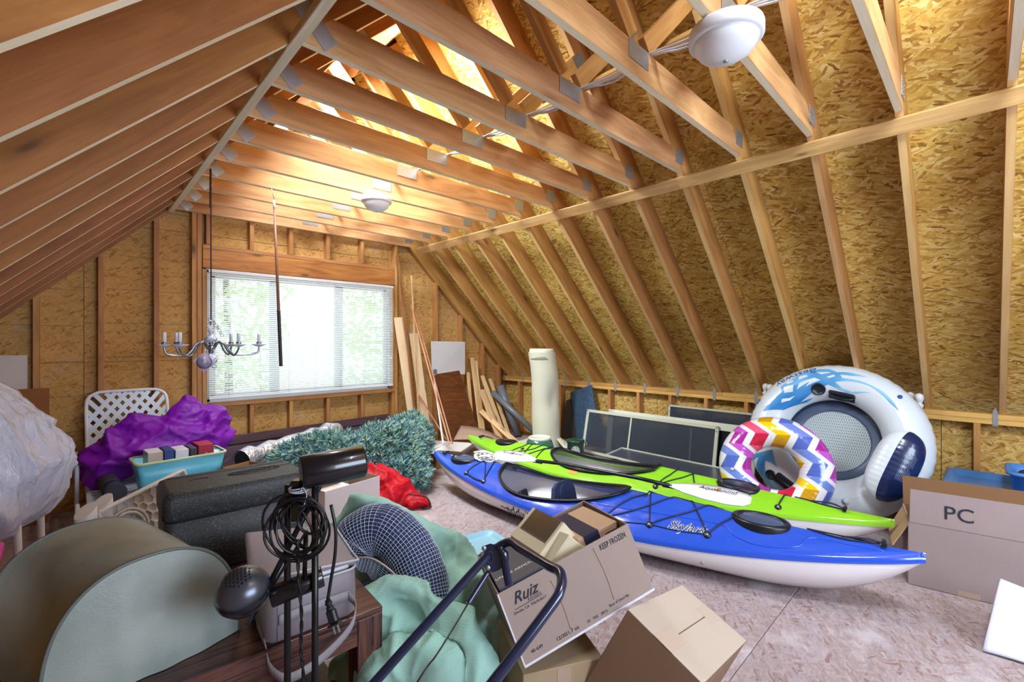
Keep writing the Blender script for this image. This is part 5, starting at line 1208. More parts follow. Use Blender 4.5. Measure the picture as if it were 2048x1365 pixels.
# ------------------------------------------------------------------ hanging things and fittings
M_glow = plain('frosted_glass', (240, 242, 246), .3, Subsurface_Weight=.2)
def dome(x, y, z, r, label):
    d = thing('ceiling_light', label, 'lamp', (x, y, z), group='white dome lights under the collar ties')
    M = Matrix.Translation((x, y, z))
    G().lathe([(r * .7, .0), (r * .98, -.004), (r, -.012), (r, -.045), (r * .93, -.055), (r * .80, -.052)], M, 48).make('base_ring', M_white, d)
    G().lathe([(r * .88, -.05), (r * .85, -.066), (r * .72, -.092), (r * .5, -.112), (r * .25, -.123), (r * .03, -.126)], M, 48).make('glass_dome', M_glow, d)
    G().lathe([(.009, -.124), (.009, -.130), (.002, -.132)], M, 12).make('finial', M_steel, d)
dome(1.83, .70, ZT - .002, .135, 'large white dome light under the ceiling ties at the upper right'); dome(1.84, 3.56, ZT - .002, .125, 'small white dome light far back, above the window')
# cables along the ties
M_cab = plain('white_cable', (226, 224, 228), .4)
for i, dx_ in enumerate((0, .018, .034)):
    pts = []
    for y in TY:
        if y < -.6: continue
        pts += [V((1.985 + dx_, y, ZT + TH + .008 + .004 * i)), V((1.985 + dx_ + .006 * sin(y * 9 + i), y + .2, ZT + TH - .012 - .007 * i))]
    tag(G().tube(crv(pts, 3), .0052, 6).make('electric_cable', M_cab, None), ('white electric cable on top of the ties, left strand of three', 'white electric cable on top of the ties, middle strand of three', 'white electric cable on top of the ties, right strand of three')[i], 'cable', 'white cables along the ceiling ties')
# hanging rod
ra, rb = sY(548, 401, 3.93), sY(562, 733, 3.93); d = (rb - ra).normalized(); Lr = (rb - ra).length
hr = thing('hanging_rod', 'long rod hanging down from a ceiling tie in front of the window', 'rod', ra)
G().tube([ra, ra + d * .07], .009, 10).make('white_tip', M_white, hr); G().tube([ra + d * .06, ra + d * (Lr * .68)], [.0085, .012], 10).make('wooden_shaft', plain('rosewood', (150, 104, 84), .4), hr)
g = G(); n_ = 46; pts = [ra + d * (Lr * .66 + Lr * .34 * i / n_) for i in range(n_ + 1)]; g.tube(pts, [.0125 + .0022 * (i % 2) for i in range(n_ + 1)], 10); g.make('twisted_grip', plain('dark_grip', (38, 28, 30), .5), hr)
G().tube([ra + V((-.02, 0, .10)), ra + V((0, 0, .01))], .003, 5).make('wire_hook', M_steel, hr)
# chandelier
CY = 3.86; cx_ = sY(422, 640, CY); cw = CY / 3.9
cl_ = thing('chandelier', 'small silver and blue-white china chandelier hanging on a cord at the window', 'chandelier', cx_)
M_silv = plain('antique_silver', (150, 156, 172), .25, Metallic=.9)
t = NT('blue_white_china'); f = t.noise(t.coord(), 38, 3, .6); M_china = t.fin(t.ramp(f, [(.44, S((226, 230, 240))), (.5, S((90, 120, 190))), (.56, S((228, 232, 242)))]), .15)
M_cand = plain('candle_white', (222, 226, 234), .4); M_glassc = plain('white_saucer', (214, 218, 230), .25)
ctop = sY(422, 372, CY); cv = V((cx_.x, CY, cx_.z))
G().tube([V((cv.x, CY, ZT + .02)), V((cv.x, CY, cv.z))], .0045, 6).make('cord', plain('brown_cord', (58, 46, 48), .6), cl_)
G().tube([V((cv.x - .006, CY + .004, ZT + .02)), V((cv.x - .008, CY + .004, ZT - .26))], .003, 5).make('cord', M_black, cl_)
def Zp(v): return sY(422, v, CY).z
def ringl(c, r, ax_, rr=.003): a = V(ax_).orthogonal().normalized(); b = V(ax_).cross(a).normalized(); return G().tube([V(c) + a * r * cos(q) + b * r * 1.25 * sin(q) for q in [2 * pi * k / 18 for k in range(18)]], rr, 6, closed=True)
for i, (v, r, ax_) in enumerate(((641, .013, (0, 1, 0)), (647, .011, (1, 0, 0)), (653, .020, (0, 1, 0)))): ringl((cv.x - .002, CY, Zp(v)), r, ax_).make('chain_link', M_silv, cl_)
for i in range(6): ringl((cv.x + .022 + .011 * i * (1 - i * .03), CY + .005, Zp(646 + 5.0 * i)), .010, (0, 1, 0) if i % 2 else (1, .3, 0), .0022).make('chain_link', M_silv, cl_)
Mz = lambda v: Matrix.Translation((cv.x, CY, Zp(v)))
mm = (Zp(640) - Zp(740)) / 100
G().lathe([(.018, 2 * mm), (.022, 0), (.02, -2 * mm), (.012, -5 * mm), (.012, -8 * mm), (.03, -13 * mm), (.041, -17 * mm), (.036, -21 * mm), (.018, -24 * mm), (.010, -25 * mm)], Mz(661), 28).make('china_vase', M_china, cl_)
G().lathe([(.008, 0), (.018, -2 * mm), (.010, -5 * mm), (.026, -9 * mm), (.030, -12 * mm), (.014, -16 * mm), (.020, -19 * mm), (.012, -22 * mm)], Mz(685), 24).make('hub', M_silv, cl_)
G().lathe([(.012, 0), (.035, -5 * mm), (.045, -11 * mm), (.036, -18 * mm), (.014, -22 * mm), (.006, -25 * mm)], Mz(707), 28).make('china_ball', M_china, cl_)
ringl((cv.x + .02, CY, Zp(733)), .012, (0, 1, 0)).make('bottom_ring', M_silv, cl_)
zc = Zp(697)
for k, (an_, rr_) in enumerate(((182, .27), (150, .22), (215, .24), (-2, .31), (40, .19), (-40, .20))):
    a = radians(an_); dx_, dy_ = cos(a), sin(a); P_ = lambda r, z: V((cv.x + r * dx_, CY + r * dy_ * .75, zc + z))
    arm = G().tube(crv([P_(.02, -.005), P_(.05, .045), P_(.09, .03), P_(.12, -.02), P_(.16, -.05), P_(rr_ - .02, -.04), P_(rr_, .0), P_(rr_, .02)], 6), .0065, 8).make('arm', M_silv, cl_)
    M = Matrix.Translation(P_(rr_, .02)); G().lathe([(.006, -.012), (.03, -.004), (.05, .004), (.052, .008), (.02, .004)], M, 24).make('drip_pan', M_glassc, arm)
    G().lathe([(.016, .004), (.018, .022), (.013, .026)], M, 14).make('candle_cup', M_silv, arm); G().lathe([(.0115, .02), (.0115, .085), (.010, .09), (.004, .092)], M, 14).make('candle', M_cand, arm)
# clear bag with a disc hanging on it
M_clear = NT('clear_bag'); tr_ = M_clear.n('ShaderNodeBsdfTransparent', {0: (.9, .88, .96, 1)}); mx = M_clear.n('ShaderNodeMixShader', {0: .35, 1: tr_.outputs[0], 2: M_clear.p.outputs[0]}); M_clear.t.links.new(mx.outputs[0], M_clear.o.inputs[0]); M_clear = M_clear.fin(S((214, 208, 236)), .12)
hb_ = thing('hanging_bag', 'clear plastic bag with a grey disc tied under the chandelier', 'bag', sY(408, 705, CY - .06)); yb = CY - .075
q = [sY(410, 703, yb), sY(385, 722, yb), sY(407, 746, yb), sY(430, 728, yb)]; c = sum(q, V((0, 0, 0))) / 4
g = G(); n_ = 20
for sg in (-1, 1): g.grid(lambda u, v: (q[0] * (1 - u) * (1 - v) + q[1] * u * (1 - v) + q[2] * u * v + q[3] * (1 - u) * v) + V((0, sg * (.035 * sin(pi * u) * sin(pi * v) + .004 * sin(13 * u + 7 * v) * sin(pi * u) * sin(pi * v)), 0)), 16, 16)
g.make('plastic', M_clear, hb_)
G().lathe([(.005, 0), (.046, 0), (.047, .006), (.046, .012), (.005, .012)], frame(c, (1, 0, 0), (0, -1, .1)), 30).make('disc', plain('grey_disc', (96, 84, 118), .4), hb_); G().lathe([(.011, .012), (.010, .018), (.002, .019)], frame(c, (1, 0, 0), (0, -1, .1)), 14).make('disc_hub', M_white, hb_)
G().tube([q[0], sY(412, 695, CY)], .003, 5).make('tie', M_white, hb_)
# wall outlet
ol = thing('wall_outlet', 'white double wall outlet low on the back wall beside the dark slab', 'outlet', sY(793, 843, 5.205)); p = sY(793, 843, 5.205); oM = frame(p, (1, 0, 0), (0, -1, 0))
G().box((0, 0, 0), (.07, .115, .008), oM, b=.003).make('cover_plate', M_white, ol)
for z in (-.027, .027): 
    s_ = G().box((0, z, .005), (.034, .034, .006), oM, b=.004).make('socket', M_vinyl, ol)
    for x in (-.007, .007): G().box((x, z + .004, .0085), (.003, .010, .001), oM).make('slot', M_ink, s_)
G().box((0, 0, -.03), (.06, .10, .052), oM).make('junction_box', M_vinyl, ol)
# ------------------------------------------------------------------ foreground: table and what stands on it
t = NT('zebrano_laminate'); v = t.coord(); s1 = t.noise(t.mapv(v, (3, 60, 60)), 1.0, 4, .55, .6); s2 = t.noise(t.mapv(v, (5, 160, 160)), 1.0, 3)
M_zeb = t.fin(t.ramp(t.math('ADD', t.math('MULTIPLY', s1, .75), t.math('MULTIPLY', s2, .3)), [(.36, S((34, 20, 24))), (.47, S((70, 42, 40))), (.55, S((104, 64, 52))), (.66, S((52, 32, 34)))]), .3)
TZ = .50
tb = thing('coffee_table', 'dark zebra-grained low table in the foreground under the cooler and grey cover', 'table', (.2, 1.9, 0))
TM = Matrix.Translation((.756, 1.42, 0)) @ Matrix.Rotation(radians(-4.5), 4, 'Z')      # local x<0 to the left, y away
def tpart(nm, x0, x1, y0, y1, z0, z1, b=.002, vert=False):
    c = V(((x0 + x1) / 2, (y0 + y1) / 2, (z0 + z1) / 2)); 
    if vert: M = TM @ Matrix.Translation(c) @ Matrix.Rotation(pi / 2, 4, 'Y'); return G().box((0, 0, 0), (z1 - z0, y1 - y0, x1 - x0), b=b).make(nm, M_zeb, tb, M, keep=True)
    return G().box((0, 0, 0), (x1 - x0, y1 - y0, z1 - z0), b=b).make(nm, M_zeb, tb, TM @ Matrix.Translation(c), keep=True)
TL, TD = 1.22, .98
tpart('table_top', -TL, 0, 0, TD, TZ - .022, TZ)
tpart('apron', -TL + .08, -.085, 0.002, .022, TZ - .105, TZ - .022); tpart('apron', -TL + .08, -.085, TD - .022, TD - .002, TZ - .105, TZ - .022)
for x in (-TL, -.085):
    for y in (0.001, TD - .086): tpart('leg', x, x + .085, y, y + .085, 0, TZ - .022, vert=True)
cS = TM.copy(); 
M_shelf = tpart('lower_shelf', -TL + .085, -.085, .09, TD - .09, .14, .16)

# black foam cooler
t = NT('black_speckled_foam'); v = t.coord(); f = t.noise(v, 170, 2); f2 = t.noise(v, 60, 3); t.bump(f2, .25, .004)
M_foam = t.fin(t.ramp(f, [(.45, S((42, 43, 44))), (.62, S((60, 61, 64))), (.74, S((112, 116, 120)))]), .55)
co = thing('cooler', 'black foam cooler box with a ribbed lid standing on the table', 'cooler', (.47, 2.24, TZ))
CM = Matrix.Translation((.235, 2.085, TZ + .001)) @ Matrix.Rotation(radians(-2), 4, 'Z')
def crr(x0, x1, y0, y1, r, z): 
    cx0, cy0 = (x0 + x1) / 2, (y0 + y1) / 2; return [CM @ V((cx0 + x, cy0 + y, z)) for x, y in rrect((x1 - x0) / 2, (y1 - y0) / 2, r, 5)]
G().rings([crr(.012, .488, .012, .278, .03, 0), crr(.004, .496, .004, .286, .03, .012), crr(.004, .496, .004, .286, .03, .215), crr(.014, .486, .014, .276, .03, .222)]).make('tub', M_foam, co)
G().rings([crr(.002, .498, .002, .288, .03, .226), crr(-.002, .502, -.002, .292, .032, .232), crr(-.002, .502, -.002, .292, .032, .300), crr(.006, .494, .006, .284, .032, .322), crr(.022, .478, .022, .268, .03, .330)]).make('lid', M_foam, co)
G().rings([crr(.006, .494, .006, .284, .03, .218), crr(.006, .494, .006, .284, .03, .230)]).make('lid_seam', M_ink, co)
M_emb = plain('embossed_mark', (24, 25, 28), .5)
g = G(); 
for (rx, ry) in ((.10, .036), (.088, .028)): g.tube([CM @ V((.33 + rx * cos(a), .15 + ry * sin(a), .331)) for a in [2 * pi * k / 40 for k in range(40)]], .0016, 4, closed=True)
for cxx in (.13, .455): g.tube([CM @ V((cxx + .035 * cos(a), .15 + .02 * sin(a), .331)) for a in [pi * .15 + pi * .7 * k / 14 for k in range(15)]], .0016, 4)
g.tube([CM @ V((.03 + .44 * k / 20, .235 + .002 * sin(k), .331)) for k in range(21)], .0015, 4); g.make('embossed_logo', M_emb, co)
lettering('embossed_lettering', 'COOLER', .034, M_emb, co, CM @ Matrix.Translation((.33, .15, .3315)), shear=.2) if False else None
g = G()
for k in range(9): g.tube([CM @ V((.268 + k * .015 + .006 * cos(a), .15 + .012 * sin(a) * (1 + .3 * sin(k * 2)), .331)) for a in [2 * pi * q / 12 for q in range(12)]], .0013, 4, closed=True)
g.make('embossed_script', M_emb, co)
# grey vinyl appliance cover
t = NT('grey_olive_vinyl'); v = t.coord(); f = t.noise(t.mapv(v, (9, 9, 9)), 1, 4, .6, .8); f2 = t.noise(v, 260, 2); dn_ = t.n('ShaderNodeMix', {0: .8, 2: f2, 3: f}).outputs[0]; t.bump(dn_, .30, .012)
big = t.noise(v, 4, 3); M_cover = t.fin(t.ramp(big, [(.35, S((128, 138, 132))), (.65, S((156, 164, 156)))]), .42, Specular_IOR_Level=.5)
M_pipe = plain('grey_piping', (96, 102, 98), .5)
cvr = thing('appliance_cover', 'grey-green vinyl dome cover standing on the table at the lower left', 'cover', (.15, 1.8, TZ))
VM = Matrix.Translation((.155, 1.575, TZ + .002)) @ Matrix.Rotation(radians(9), 4, 'Z')
HW, HT = .218, .315
def dprof(a, k=1.0, ht=1.0):   # a 0..1 from the left foot over the top to the right foot
    th = pi * (1 - a); c, s_ = cos(th), sin(th); x = HW * k * (abs(c) ** .86) * (1 if c > 0 else -1); z = HT * ht * (abs(s_) ** .72)
    return x, z
DEP = .42; SHX = -.06
def cshell(u, v):
    x, z = dprof(u); sag = sin(pi * v)
    dent = .22 * math.exp(-((u - .17) / .13) ** 2) * sag ** .8 + .045 * math.exp(-((u - .5) / .3) ** 2) * sag
    y = DEP * v; k = 1 + .05 * v
    x = x * k + SHX * v; z *= (1 + .02 * v)
    p = V((x, y, z)); inw = V((-x * .8, 0, -z * .55 if z > .08 else 0)); 
    wr = .006 * sin(14 * u + 5 * v) * sin(pi * v)
    return VM @ (p + inw * dent + V((0, 0, wr * (1 if z > .05 else 0))))
def cface(y, bul, nm):
    g = G(); n_ = 40; rows = []
    for j in range(13):
        r = 1 - j / 12; row = []
        for i in range(n_ + 1):
            x, z = dprof(i / n_, 1.0 if y < .1 else 1.05, 1.0 if y < .1 else 1.02); zc = 0
            px, pz = x * r, (z - zc) * r + zc if z > 0 else zc * (1 - r)
            row.append(VM @ V((px + (SHX if y > .1 else 0), y - bul * (1 - r ** 2) * (1 + .35 * sin(7 * px * 10) * .3) - .010 * sin(18 * pz + 9 * px) * (1 - r), max(pz, 0.0))))
        rows.append(row)
    vs = [p for r in rows for p in r]; fs = [(j * (n_ + 1) + i, j * (n_ + 1) + i + 1, (j + 1) * (n_ + 1) + i + 1, (j + 1) * (n_ + 1) + i) for j in range(12) for i in range(n_)]
    g.add(vs, fs, True); return fixn(g.make(nm, M_cover, cvr))
g = G().grid(cshell, 64, 36); fixn(g.make('cover_skin', M_cover, cvr)); cface(0, .022, 'front_panel'); cface(DEP, -.02, 'back_panel')
for y, k, h_ in ((0, 1, 1), (DEP, 1.05, 1.02)): G().tube([VM @ V((dprof(i / 60, k, h_)[0] + (SHX if y > .1 else 0), y, dprof(i / 60, k, h_)[1])) for i in range(61)], .0045, 6).make('piping', M_pipe, cvr)
# grey lunch cooler bag at the table corner
M_lunch = NT('mauve_grey_nylon'); v = M_lunch.coord(); f = M_lunch.noise(v, 14, 4, .6); f2 = M_lunch.noise(v, 300, 2); M_lunch.bump(M_lunch.n('ShaderNodeMix', {0: .6, 2: f2, 3: f}).outputs[0], .25, .006); M_lunch = M_lunch.fin(S((128, 118, 126)), .5, Sheen_Weight=.2)
M_web_g = NT('grey_webbing'); wv = M_web_g.n('ShaderNodeTexWave', {'Vector': M_web_g.coord(), 'Scale': 110.}); M_web_g.bump(wv.outputs['Fac'], .6, .002); M_web_g = M_web_g.fin(S((164, 160, 166)), .8)
lb_ = thing('lunch_bag', 'mauve-grey insulated lunch bag with webbing strap on the right end of the table', 'bag', (.56, 1.56, TZ))
LM = Matrix.Translation((.548, 1.565, TZ + .001)) @ Matrix.Rotation(radians(-5), 4, 'Z'); lx, ly, lh = .272, .235, .150
def lrr(hx, hy, r, z): return [LM @ V((x, y, z)) for x, y in rrect(hx, hy, r, 5)]
G().rings([lrr(lx / 2 - .008, ly / 2 - .008, .025, 0), lrr(lx / 2, ly / 2, .03, .01), lrr(lx / 2 + .002, ly / 2 + .003, .03, lh * .5), lrr(lx / 2, ly / 2, .03, lh), lrr(lx / 2 - .004, ly / 2 - .004, .03, lh + .003), lrr(lx / 2 - .012, ly / 2 - .012, .025, lh - .012)]).make('body', M_lunch, lb_)
G().tube([p + V((0, 0, .0)) for p in lrr(lx / 2 + .001, ly / 2 + .001, .03, lh + .002)], .004, 6, closed=True).make('zipper_piping', plain('pale_piping', (186, 184, 192), .5), lb_)
G().rings([lrr(lx / 2 - .014, ly / 2 - .014, .022, lh + .0), lrr(lx / 2 - .014, ly / 2 - .014, .022, lh + .012), lrr(lx / 2 - .03, ly / 2 - .03, .02, lh + .013)]).make('liner', plain('silver_liner', (196, 196, 206), .35), lb_)
def lidf(u, v):
    x = (u - .5) * (lx + .02); y = (v - .42) * (ly + .03); lift = .018 + .10 * max(0, v - .15) * (1 - .55 * u) + .018 * sin(pi * u) * sin(pi * v) + .03 * (1 - u) * (1 - v)
    return LM @ V((x - .03 * (1 - v) * (1 - u), y + .01, lh + lift))
g = G().grid(lidf, 16, 16); o = g.make('lid', M_lunch, lb_); m_ = o.modifiers.new('thick', 'SOLIDIFY'); m_.thickness = .02; m_ = o.modifiers.new('round', 'SUBSURF'); m_.levels = 1; m_.render_levels = 1
G().tube([lidf(u, v) for u, v in [(0, 0), (.25, 0), (.5, 0), (.75, 0), (1, 0), (1, .25), (1, .5), (1, .75), (1, 1)]], .004, 6).make('lid_piping', plain('pale_piping', (186, 184, 192), .5), lb_)
def ribbon(nm, pts, wd, mat, par, th=.0022, up=(0, 0, 1)):
    P = crv(pts, 10); up = V(up); g = G(); a = [p + up * wd / 2 for p in P]; b = [p - up * wd / 2 for p in P]; n_ = len(P)
    g.add(a + b, [(i, i + 1, n_ + i + 1, n_ + i) for i in range(n_ - 1)], True); o = g.make(nm, mat, par); m_ = o.modifiers.new('thick', 'SOLIDIFY'); m_.thickness = th; m_.offset = 0; return o
fy = -ly / 2 - .006
ribbon('front_strap', [LM @ V(p) for p in ((-.10, fy, .07), (-.03, fy, .073), (.04, fy, .074), (.105, fy, .074))], .030, M_web_g, lb_)
ribbon('loose_strap', [LM @ V(p) for p in ((.105, fy - .002, .072), (.118, fy - .03, .05), (.10, fy - .045, .0), (.04, fy - .05, -.045), (-.03, fy - .05, -.075), (-.09, fy - .045, -.080), (-.128, fy - .02, -.045), (-.134, fy + .02, .0), (-.137, 0, .02))], .028, M_web_g, lb_)
g = G()
for x in (-.104,): 
    for k in range(20): g.box((x, fy + .004, .008 + k * .0065), (.0016, .002, .004), LM)
g.make('stitching', M_ink, lb_)
# two black counterweight lamps tied together
M_lampb = plain('black_lacquer', (16, 17, 24), .25, Coat_Weight=.4); M_lampm = plain('black_metal_rod', (20, 20, 24), .35)
lp = thing('floor_lamp', 'black counterweight floor lamp with a cylinder weight on top and coiled cord', 'lamp', sZ(632, 1600, 0) * 0 + V((.46, 1.30, 0)))
d1 = 1.25
P1, P2 = sD(575, 1365, d1), sD(630, 1365, d1 - .005)
def rod(nm, a, b, r, par=lp, mat=None, n=12): return G().cyl(a, b, r, n=n).make(nm, mat or M_lampm, par)
top1 = sD(577, 985, d1)
G().tube(crv([V((P1.x, P1.y, .004)), V((P1.x, P1.y, .4)), V((P1.x, P1.y, top1.z - .03)), top1 + V((.003, .0, .0)), top1 + V((.012, .004, .016)), top1 + V((.022, .006, .010))], 6), .0088, 12).make('pole', M_lampm, lp)
rod('pole', V((P2.x, P2.y, .004)), V((P2.x, P2.y, sD(630, 955, d1).z)), .0088)
for p in (P1, P2): G().lathe([(.13, .0), (.135, .006), (.13, .014), (.05, .022), (.02, .03), (.011, .06)], Matrix.Translation((p.x, p.y - (.06 if p is P1 else -.01), .001)) @ Matrix.Translation((0, .06 if p is P1 else -.0, 0)), 32).make('base', M_lampm, lp)
cA, cB = sD(603, 947, 1.225), sD(727, 922, 1.31); ax_ = (cB - cA).normalized()
g = G().tube([cA - ax_ * .002, cA + ax_ * .004, cB - ax_ * .004, cB + ax_ * .001], [.043, .0455, .0455, .043], 36); g.make('counterweight', M_lampb, lp)
aT, aB = sD(647, 958, 1.26), sD(517, 1212, 1.21); rod('arm', aT, aB, .0072); rod('arm', sD(612, 1065, 1.24), sD(504, 1240, 1.215), .0036)
b = G().box((0, 0, 0), (.030, .034, .11), frame(sD(596, 1000, 1.245), _R, (0, 0, 1)), b=.004).make('column_block', M_lampb, lp)
g = G(); sc_ = sD(597, 980, 1.222)
for k in range(3): g.tube([sc_ + V((.024 * cos(a), .024 * sin(a), .004 * k + .003 * sin(a + k))) for a in [2 * pi * q / 20 for q in range(20)]], .0018, 5, closed=True)
g.tube(crv([sc_ + V((-.004, -.024, 0)), sc_ + V((.0, -.03, .012)), sc_ + V((.012, -.026, -.012)), sc_ + V((.004, -.026, -.04))], 5), .0015, 5); g.make('string', plain('pale_string', (176, 176, 190), .8), lp)
# second weight and arm, lower down
qa, qb = sD(541, 1195, 1.23), sD(646, 1152, 1.29); ax2 = (qb - qa).normalized(); G().tube([qa, qa + ax2 * .003, qb - ax2 * .003, qb], [.0265, .0285, .0285, .0265], 30).make('counterweight', M_lampb, lp)
rod('arm', sD(612, 1062, 1.25), sD(609, 1158, 1.255), .0062)
# lamp head with a perforated cap
hc = sD(487, 1186, 1.19); hn = (V((-.05, -.48, .82))).normalized(); HM = frame(hc, _R, hn)
hd = G().lathe([(.004, -.052), (.030, -.048), (.052, -.032), (.064, -.008), (.066, .006), (.0645, .012)], HM, 40, False).make('lamp_head', M_lampb, lp)
M_perf = NT('perforated_metal'); 
g = G().lathe([(.0645, .011), (.060, .028), (.050, .044), (.036, .055), (.02, .061), (.002, .0635)], HM, 36); cap = g.make('perforated_cap', plain('cap_metal', (84, 88, 98), .3, Metallic=.6), lp)
g = G(); sp_ = .0098
for i in range(-6, 7):
    for j in range(-7, 8):
        x = (i + .5 * (j % 2)) * sp_; y = j * sp_ * .87; r = sqrt(x * x + y * y)
        if r < .058:
            z = .0635 - .052 * (r / .0645) ** 2.6; nrm = V((x * 16, y * 16, 1)).normalized(); M = HM @ frame((x, y, z - .0004), (1, 0, 0), nrm)
            g.prism([(.0036 * cos(a), .0036 * sin(a)) for a in [2 * pi * k / 7 for k in range(7)]], .0012, M)
tag(g.make('hole', plain('hole_black', (6, 6, 8), .9), cap), kind='stuff')
g = G().box((0, 0, 0), (.016, .014, .034), frame(sD(499, 1212, 1.165), _R, (0, 0, 1)), b=.003); g.tube(crv([sD(498, 1205, 1.17), sD(504, 1225, 1.175), sD(497, 1248, 1.19)], 5), .0045, 8); g.box((0, 0, 0), (.02, .012, .018), frame(sD(517, 1206, 1.18), _R, (0, 0, 1)), b=.003); g.make('swivel_joint', plain('worn_joint', (60, 64, 74), .35, Metallic=.5), lp)
# coiled mains cord
cc = sD(607, 1048, 1.235); rn = random.Random(2); g = G()
for k in range(8):
    rx, rz = rn.uniform(.045, .080), rn.uniform(.066, .086); tl = rn.uniform(-.15, .75); o_ = _R * rn.uniform(-.022, .012) + _U * rn.uniform(-.016, .012)
    g.tube([cc + o_ + _R * (rx * cos(a) * cos(tl) - rz * sin(a) * sin(tl)) + _U * (rx * cos(a) * sin(tl) + rz * sin(a) * cos(tl)) + _F * (-.026 + .010 * sin(a * 2 + k) + .004 * (k % 4) if sin(a) < 2 else 0) for a in [2 * pi * q / 36 for q in range(36)]], .0034, 6, closed=True)
for k in range(2): g.tube([sD(621, 1040, 1.20) + _R * (.034 * cos(a)) + _U * (.038 * sin(a)) + _F * (.004 * k) for a in [2 * pi * q / 26 for q in range(26)]], .0034, 6, closed=True)
g.make('coiled_cord', M_lampm, lp)
G().tube(crv([sD(662, 1010, 1.215), sD(671, 1060, 1.21), sD(670, 1110, 1.205), sD(662, 1160, 1.20), sD(655, 1204, 1.195)], 8), .0045, 8).make('hanging_cord', M_lampm, lp)
g = G(); pts = crv([sD(595, 1080, 1.215), sD(597, 1150, 1.21), sD(603, 1230, 1.21), sD(602, 1300, 1.21), sD(607, 1365, 1.21), V((.44, 1.27, .25)), V((.42, 1.22, .012)), V((.2, 1.15, .006))], 10)
g.tube([p + V((.0022 * cos(i * .8), .0022 * sin(i * .8), 0)) for i, p in enumerate(pts)], .003, 6); g.tube([p - V((.0022 * cos(i * .8), .0022 * sin(i * .8), 0)) for i, p in enumerate(pts)], .003, 6); g.make('twisted_flex', M_lampm, lp)
pa_, pb_ = sD(655, 1200, 1.195), sD(670, 1250, 1.18); d = (pb_ - pa_).normalized(); PM = frame(pa_, d, -_F)
g = G().tube([pa_ + d * x for x in (0, .006, .006, .012, .012, .018, .018, .026)], [.007, .007, .009, .009, .007, .007, .0095, .0095], 12); g.box((.042, 0, 0), (.034, .024, .018), PM, b=.004); g.box((.062, 0, 0), (.006, .034, .024), PM, b=.003); pl_ = g.make('plug', plain('plug_rubber', (26, 28, 34), .5), lp)
for y in (-.006, .006): G().box((.074, y, 0), (.022, .0018, .007), PM).make('prong', M_steel, pl_)

# white resin side table on its side behind the cover
M_resin = plain('white_resin', (222, 218, 216), .45)
rt = thing('resin_table', 'white resin side table with ribbed hexagon underside standing on its edge behind the cover', 'table', (.25, 2.75, 0))
ta, tbv = sY(190, 1028, 2.62), sY(322, 962, 2.80); dxv = (tbv - ta); Lw = .42; dxn = V((dxv.x, dxv.y, dxv.z)).normalized(); dn = V((.08, -.27, -1)).normalized(); nrm_ = dxn.cross(dn).normalized(); nrm_ = nrm_ if nrm_.y < 0 else -nrm_
RMx = frame(ta, dxn, nrm_); 
if (RMx.to_3x3() @ V((0, 1, 0))).z > 0: flip = -1
else: flip = 1
def rp(x, y, z=0): return RMx @ V((x, flip * y, z))
Ht = .585
fixn(G().sheet([rp(0, 0, -.02), rp(Lw, 0, -.02), rp(Lw, Ht, -.02), rp(0, Ht, -.02)], .008).make('table_top', M_resin, rt))
for (a, b) in (((0, 0), (Lw, 0)), ((0, Ht), (Lw, Ht)), ((0, 0), (0, Ht)), ((Lw, 0), (Lw, Ht))): board('rim', rp(*a), rp(*b), .012, .045, nrm_, M_resin, rt)
g = G(); hs = .026
for i in range(14):
    for j in range(14):
        x = .03 + i * hs * 1.5; y = .03 + (j + .5 * (i % 2)) * hs * 1.732
        if x > Lw - .02 or y > Ht - .02: continue
        if (x - .10) ** 2 + (y - .13) ** 2 < .088 ** 2: continue
        hx = [rp(x + hs * cos(pi / 3 * k), y + hs * sin(pi / 3 * k), 0) for k in range(6)]; lo = [p - nrm_ * .018 for p in hx]; inn = [rp(x + hs * .84 * cos(pi / 3 * k), y + hs * .84 * sin(pi / 3 * k), 0) for k in range(6)]; il = [p - nrm_ * .018 for p in inn]
        g.add(hx + inn + il, [(k, (k + 1) % 6, 6 + (k + 1) % 6, 6 + k) for k in range(6)] + [(6 + k, 6 + (k + 1) % 6, 12 + (k + 1) % 6, 12 + k) for k in range(6)])
tag(g.make('hexagon_ribs', M_resin, rt), kind='stuff')
g = G(); 
for r in (.086, .07): g.tube([rp(.10 + r * cos(a), .13 + r * sin(a), -.004) for a in [2 * pi * k / 36 for k in range(36)]], .007, 6, closed=True)
for k in range(6): g.tube([rp(.10, .13, -.008), rp(.10 + .07 * cos(pi / 3 * k + .3), .13 + .07 * sin(pi / 3 * k + .3), -.008)], .005, 5)
g.make('leg_socket', M_resin, rt)
for (u, v, Y) in ((171, 1022, 2.50), (205, 1003, 2.66)):
    p = sY(u, v, Y); q = p + V((.02, .01, -.42)); g = G(); d = (q - p).normalized(); a = V((1, .1, 0)).normalized(); b = d.cross(a).normalized(); a = b.cross(d)
    rings = []
    for (s_, k) in ((0, 1), (.05, 1.02), (.42, .8)):
        rings.append([p + d * s_ + a * (.034 * k * cos(th)) + b * (.034 * k * sin(th)) + (V((0, 0, .022 * cos(th + .6))) if s_ == 0 else V((0, 0, 0))) for th in [2 * pi * i / 24 for i in range(24)]])
    g.rings(rings); lg = fixn(g.make('leg', M_resin, rt))
